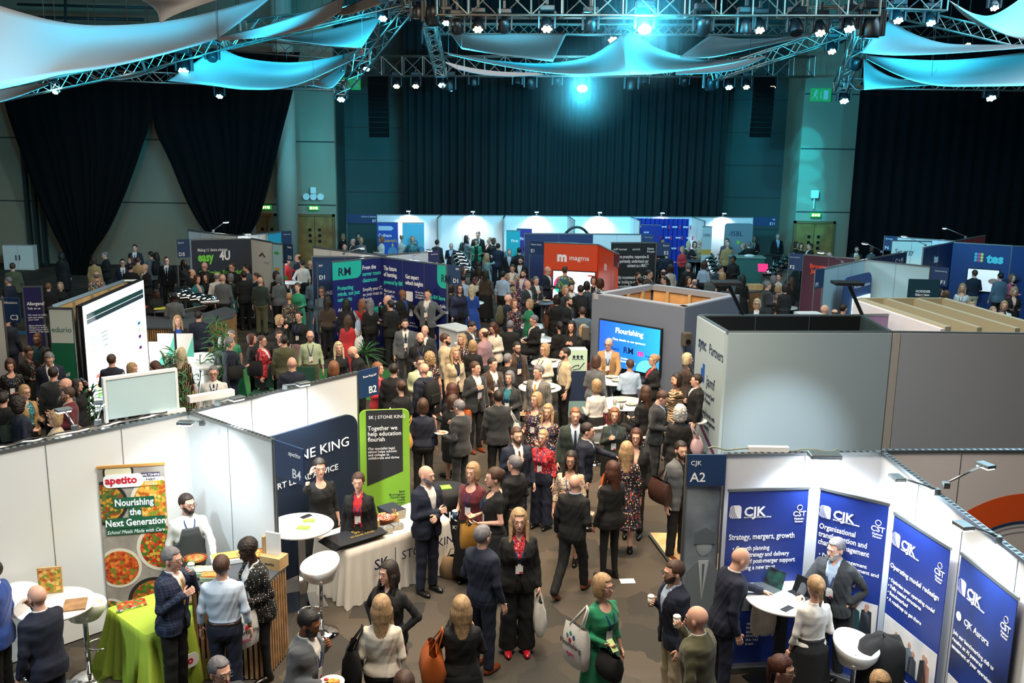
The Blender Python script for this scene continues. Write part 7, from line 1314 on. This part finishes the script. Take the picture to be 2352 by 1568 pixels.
crowd('near the orange stand','''
1036 558 350 m1 b Jn l tk ff y,N20
1072 539 80 f1 ld Tg - tg ff P
1098 531 0 m1 sd Jk w tk dd N15
1094 547 0 f1 mn Ce k kk ff N20
1124 544 300 f1 sy Jk - tk ff
1134 546 95 f1 mn Tk - tk dd
1118 581 130 f1 ly DT~ - DT~ us
1144 558 180 m1 sd Jn w tn dd
1172 557 335 m1 rg Sl - tn dd
1170 571 0 m1 sg Jk l tk dd y
1188 537 0 m1 sk Jt# l tc cc bk
1208 562 10 f1 mn Tg - tk dd
1193 568 180 m1 sk Jk w tk dd
1196 590 345 m1 sk Jk w tk dd bk,g
1226 573 180 f1 my Sp - kp dd P
1004 550 155 m1 sd Jc w tk dd
1177 607 350 m1 sn Ja% w ta% cc N12
1203 619 330 m1 sk Ju% w tu% dd bk
1155 622 150 m1 sk Sl - tk dd y
1211 643 60 m1 b Jc w tc ff
1231 634 30 m1 sg Jc w tk hf
1220 640 200 f1 mn To - tk dd
1259 611 60 m1 b Jn w tn ff g,N10
1298 611 170 m1 sn Se% - tk ef
1364 634 350 f1 mn Cw k tk dd
1379 640 185 f1 cn TE% - tk dd
1348 645 185 f1 md Tc# - tk dd
1313 649 10 m1 sd Jz% w tq dd bn,y
1299 655 30 f1 my Tc - tk dd
1334 654 190 m1 sd Jk - tk dd P
1306 681 55 m1 sd Ck o tk fd bd,y
1338 704 182 m1 sn Jz w tn dd
1167 675 95 m1 b Jn w tn df g,P
1181 685 20 f1 mG Tk* - kk mf
1217 686 300 f1 my Se - ke hd
1084 653 182 f1 lY Db - Db ff
1055 651 25 f1 ld Cn n tk dd g
1036 651 170 f1 md Tk - tk dd
1064 630 180 f1 ud Tl - tk dd
1100 611 195 f1 ld Tk* - kk df
1116 619 165 f1 ld To - Kk dd
1279 676 190 f1 md Ck - tk dd m.6
1098 600 185 m1 sd Tk - tk df
1062 612 90 f1 mn Tg - tk ff
''')
crowd('in the far left of the rear row','''
876 542 290 f1 mG Tw - tk ff
923 538 185 f1 uy Dw* - Dw* dd
947 541 5 f1 sy TT* - tk pp y
823 535 10 f1 un Tc - tk dd
811 547 300 m1 rg Jc w tk dd
829 544 20 f1 my Tg - tk dd
788 536 190 f1 my Tk - tk dd
791 560 0 m1 rG Sg - tk dd
''')
crowd('left of the RM stand','''
422 596 60 f4 ld Tk - tk ff
440 617 90 m1 rn Jk w tk df
469 601 0 m1 b Tk - tk dd g
533 603 330 m1 sn Tk - tn dd g
567 606 290 m1 pd Jq - tn dd
452 631 60 f1 mr CT - tk dd
473 627 350 f1 ld Tk - tk ff
498 625 185 m1 rg Sw - tn dd
529 627 170 f1 mg TE - kT dd
511 629 180 m1 b Tg - tk dd
560 622 205 m1 sd Jk w tk df
597 635 178 m1 b TE - tv dd
588 626 290 m1 sn Jn w tn fd
639 630 215 f1 mg Jg - tk df
634 622 150 f1 md Tk - tk dd
658 590 90 m1 sd Tr - tk de
684 583 280 m1 rd Jn w tn ff
694 596 215 m1 sd Sw - tk dp
712 598 350 f1 sY Tk - tk dd g
683 649 0 f1 un Te - ke ff h-10
664 672 205 f1 sy TE* - tk dd
721 632 190 m1 sd Jz w tz df
740 657 350 f1 mg Tz - kz dd g
752 679 170 f1 ld To - tk fd
795 685 185 f1 lk Ck - tk dd
831 686 165 f1 lG Jr - tk md
799 723 170 f1 ln Tr - Kr dd
850 686 200 f1 lg Tk - tk dd
890 677 300 m1 b Tk - tk mf
897 689 230 m1 sd Jk w tk ff
924 664 60 m3 b Jk b tk de bg
983 663 345 m1 sd Jg w tk pp y
641 722 70 f1 my Tk - tk md
687 713 345 f1 ud Tk - kh dd y
641 758 15 f1 pn Jk k tk ff y
652 768 190 m1 sd Jv w tv fd
600 769 80 f1 sn Jr* w tk df g
577 765 95 f1 mr Tk - tk dd
531 757 355 f1 sg Ve. - Ke fd
526 774 130 m1 sg Jn w tn fd
513 771 180 f1 cw Tg - tk dd
712 758 12 m1 rG Ss - tv dd bG,g,y
777 784 20 f1 lY Tk - tk df
803 796 285 m1 b Tk - tk ft g,bg,L12,N20
670 819 192 m1 b Jn w tn dd g,x,H1.9
766 828 180 f1 mG Tr* - tk dd x,H1.9
489 839 15 m1 sg Sw - tn dd g,tn,y,x,H1.9
513 881 0 f1 my Tg - tk dd x,H1.5
867 831 75 f1 mG Cr r Kr ff
455 713 180 m1 sd Jn w tn dd
407 723 25 f1 ly Ck b tk dd
360 663 60 m4 sk Tk - tk ff N15|chef, person in black with a dark cap at the buffet behind the bright screen
399 670 185 m4 sk Sg - tk ff |chef, person in grey shirt and black hat, back turned, at the left buffet
415 797 172 f1 lY Dk! - Dk! df
380 782 60 m1 sd Jc k tk ff x,H1.8
255 812 185 m1 sn Tn - tn ff
304 832 75 f1 my Tk - tk dd N8
350 830 300 f1 lr Tk - tk dd N25
361 853 0 m1 sn Tg - tk dd x
''')
crowd('left of the survey stand','''
85 765 10 m1 sG Cg T tk ff bG,g
68 795 55 f1 un Ck E* kE ff g,N20
112 810 25 m1 sg Jn w tn dd N20,L6
121 841 190 m1 sd Jc w tk dd
150 867 300 m1 b Jc w tk ff g,bg
156 888 290 m1 sn Jm w tn ff g,bG
175 870 90 f1 ld Tk - kk du
22 824 25 f1 mn Dk. - kk ff N20,y
55 883 60 f1 my Ct T* kk df g
41 911 135 f1 cd Tn - tn df
127 940 300 f1 my Ta - ta dd g
14 722 180 m1 sd Jn w tn dd
5 900 190 m1 sd Tk - tk dd
''')
crowd('by the left rear wall','''
28 603 200 m1 sn Jv - tk dd
19 635 260 m1 sg Jn l tn ff
141 578 180 f1 ld Ck - tk dd m.4
215 589 190 f1 mn Jt - tk dd
221 623 200 m1 rg Tv% - tk df
241 577 300 m1 sg Jk w tk ff
110 649 190 m1 sG Jk - tk dd x
138 647 10 f1 my Tk - tk dd x
309 561 10 m1 sd Jn w tn dd tn
281 594 20 m1 sd Jn w tn dd g,tn
300 589 330 f1 mr Tk - tk dd
316 589 185 m1 sn Jt - tk dd
299 605 180 m1 sd Jk w tk dd
332 605 320 m1 b Jk w tk ff tk
346 577 250 m1 sd Cg - tk dd P
359 579 200 f1 ld Tg - tk dd
382 589 10 m1 sd Jk w tk dd g,tn,y
''')
crowd('right of the black wall','''
1557 540 350 m1 rg Jc l tk dd
1568 565 300 f1 my Tr - tk ff
1581 553 185 f1 lY To - ta dd
1596 554 0 f1 mn Jk k tk ff y
1610 547 285 f1 sw To~ - tk ff
1513 543 0 f1 my Tg - tk dd
1522 550 180 f1 my Tk - tk dd
1532 576 180 m1 sd Jn - tn dd
1514 576 180 f1 md Tk - tk dd
1524 618 180 m1 rn Tk - tk dd P
1541 607 200 f1 cn Tw - kk dd
1582 604 185 m1 sg Tk - tk dd
1466 625 30 f1 un Tk - tk dd
1471 636 200 m1 sd Tn - tk dd
1491 619 70 m1 sd Co - tk dd g
1527 634 280 m1 sd Tk - tk dd
1582 634 20 f1 mn Tk - tk md
1596 640 200 m1 rg Tk - tk dd P
1618 599 150 f1 cn Sl - tk df
1654 609 85 m1 sd Jn w tn df
1660 625 185 f1 cy Vk - kk dd
1684 588 320 m3 ak Tk - tk ff N10
1706 631 185 f1 lk Dk - Dk dd
1670 547 340 m1 sn Tg - tk dd
1672 555 180 m1 b Jt - tk dd
1708 557 250 f1 sy Ce - tk dd
1721 554 190 m1 sg Jk - tk de
1732 542 350 m1 b Jk w tk ff tk
1787 536 0 m1 sg Jk l tk dd y
1829 555 55 f1 md Tk - tk dd
1841 558 350 f1 mn Tk - tk dd
1861 558 280 m1 sn Jk w tk dd
1740 685 345 f1 mY Ck w tk df g,x,H1.85
1763 645 95 m1 sg Jc l tc ff
1787 653 185 f1 my To* - Ko* dd
1778 633 90 f1 cg Tk - tk dd
1790 627 330 f1 ud Sw - tk dd
1819 636 190 f1 ln Tk - tk dd
1804 650 200 f1 md Tk - tk dd
''')
crowd('around the tes and hachette stands','''
1969 565 330 m1 sn Jk w tk hd bn
2003 564 200 f1 mn Tg - tk dd
1906 578 190 m1 b Jk - tk dd
1970 585 185 f1 my Tk - tk dd
2336 595 90 m1 sd Jk - tk dd
2240 619 180 m1 sn Tn - ta ff
2299 626 188 m1 sk Jz - tk dd
2326 629 20 f1 mG Cp n tk ff
2212 650 330 f1 ly Vw - tk dd y
2331 659 350 f1 cy Jk - tk ff
2308 690 340 f1 my Cw k tk dd
2302 710 330 m1 sn Tk - tk md g
2282 703 10 f1 sy Tk - tk dd
2232 692 10 f1 sy Tg - tk dd
2174 666 185 f1 mG Tk - tk dd
2160 661 40 f1 md Tk - tk dd
1895 699 90 m1 b Jn - tn dd
1918 709 180 m1 rn Jk - tk dd
1969 695 0 f1 ln Tk - tk dd
1938 697 120 m1 sd Jn - tn dd
2118 676 180 m1 sn Tk - tk dd
''')
g=lambda x,y:BY[(x,y)]
# things people carry
tote(g(562,1240),1,'w','white tote bag printed Flourishing on the arm at the food counter',sh=False,text=FLT); tote(g(1192,1167),1,'w','plain white tote bag hanging beside the black trouser suit',sh=False,h=.42); tote(g(1385,1317),0,'w','white tote bag printed Flourishing beside the green dress',text=FLT,h=.44)
tote(g(1385,1317),0,'k','black leather handbag in front of the printed tote at the green dress',w=.3,h=.26,sh=False,soft=.08,name='handbag'); tote(g(1060,1368),1,'#a4511f','large tan leather tote on the arm of the long blond haired person',w=.42,h=.36,soft=.1,name='handbag'); tote(g(876,1366),1,'k','black shoulder bag at the side of the cream knit top',w=.3,h=.42,soft=.08,name='handbag')
tote(g(893,1287),1,'m','dark plum handbag behind the black jacket on the front aisle',w=.26,h=.22,sh=False,name='handbag'); tote(g(971,914),1,'y','mustard yellow leather bag on the shoulder of the navy top',w=.44,h=.36,soft=.1,name='handbag'); tote(g(1137,1073),0,'#a3742e','mustard tan bag below the black lace top',w=.28,h=.34,sh=False,name='handbag')
tote(g(1145,895),0,'w','white tote bag printed Flourishing on the back of the charcoal suit',text=FLT,h=.42); tote(g(1563,930),0,'#b79aa0','pale pink shoulder bag on the black coat',w=.32,h=.28,soft=.09,name='handbag'); tote(g(1565,1012),0,'#38201a','dark brown leather briefcase on the grey denim jacket',w=.42,h=.32,soft=.08,name='briefcase'); tote(g(1565,1012),1,'W','cream tote bag held beside the A2 wall',sh=False)
tote(g(1440,1013),1,'#b5592a','orange tan bag on the shoulder of the dark floral dress',w=.3,h=.34,name='handbag'); tote(g(1712,1258),1,'W','cream tote bag hanging under the consultancy table',sh=False,w=.3); tote(g(799,723),0,'w','white tote bag on the shoulder of the red top',h=.34); tote(g(831,686),1,'#4a2018','brown crossbody bag on the red jacket near the RM stand',w=.26,h=.24,name='handbag')
tote(g(560,622),1,'w','white tote bag held by the black suit near the device stand',sh=False); tote(g(795,685),0,'l','pale blue tote bag beside the black coat at the RM stand'); tote(g(526,774),0,'k','black patterned shoulder bag on the navy suit near the tall plants',w=.36,h=.28,name='handbag'); tote(g(600,769),0,'k','black shoulder bag on the red floral jacket',w=.34,h=.32,name='handbag'); tote(g(255,812),0,'W','cream tote bag on the navy jumper before the bright screen',h=.36)
tote(g(41,911),1,'E','dark green handbag beside the curly dark hair at left',w=.36,h=.28,name='handbag'); tote(g(1038,879),0,'#a4511f','tan bag with striped cloth beside the long auburn hair',w=.3,h=.3,name='handbag'); tote(g(1116,619),1,'W','cream handbag beside the long black skirt',w=.3,h=.2,name='handbag'); tote(g(1279,676),1,'#5a3420','brown leather bag below the black coat near the orange stand',w=.34,h=.36,name='handbag'); tote(g(1259,927),0,'w','white bag in the arm of the navy floral dress',w=.28,h=.3,sh=False)
for k,(x,y,c,w_) in enumerate([(930,731,'k','grey suit with a beard'),(974,833,'k','bald navy suit seen from behind'),(1072,539,'E','grey jumper in the rear row'),(1226,573,'k','pink shirt beside the orange stand'),(1334,654,'k','black jacket before the orange side wall'),(1167,675,'v','bald navy suit near the dark table'),(346,577,'k','grey cardigan at the left rear'),(1524,618,'k','black jumper by the black wall'),(1596,640,'v','black jumper at the kiosk back')]): backpack(g(x,y),c,'backpack worn over the '+w_)
cup(g(1086,1061),0,'#2a5f9a','blue paper coffee cup held in front of the maroon top'); cup(g(1550,1286),0,'#d9d4c8','white paper cup held by the navy blazer'); cup(g(965,762),0,'#b9b3a0','beige mug held by the bald person in black jumper'); cup(g(393,1256),1,'#b9cbd0','clear plastic cup raised by the checked navy suit'); cup(g(1602,1390),0,'#d9d4c8','white cup at the mouth of the olive suit'); cup(g(1062,766),0,'#8d9088','grey mug at the mouth of the dark floral top'); cup(g(1060,1368),1,'#8fa58a','pale green cup held by the long blond haired person')
held_plate(g(715,1402),0,'white plate of salad and fruit held by the black bearded person'); held_plate(g(1052,917),1,'plate of food held by the grey haired charcoal suit'); held_plate(g(1238,838),0,'plate of food in front of the checked tweed jacket'); held_plate(g(921,873),0,'plate of food held by the black jacket with a bun')
phone(g(1137,1073),1,'phone held in front of the black lace top'); phone(g(1385,1317),0,'phone in a pale green case held by the green dress','#b5c98a'); phone(g(526,774),0,'phone held up by the navy suit near the tall plants'); phone(g(1350,970),1,'phone in the hand of the pointing navy suit'); phone(g(175,870),1,'phone at the ear of the long dark hair at left'); phone(g(22,824),0,'phone held by the spotted black dress')
# apron and sunglasses
ap=g(427,1133); t=ap['o']; V,Q=poly(lambda p:smax(smax(torso(p,'m',.03),p[1]+.0,.004),np.maximum(np.abs(p[0])-np.interp(p[2],[1.1,1.2,1.4],[.22,.14,.09]).astype(f32),np.maximum(p[2]-1.36,.82-p[2])),.004),(-.26,-.25,.78),(.26,.1,1.42),.011); me=mk(('apron',),warp(V,False,*ap['wp']),Q,name='apron'); inst('apron',me,[mat('apron_grey','#3f4345',.8)],t)
label_people()
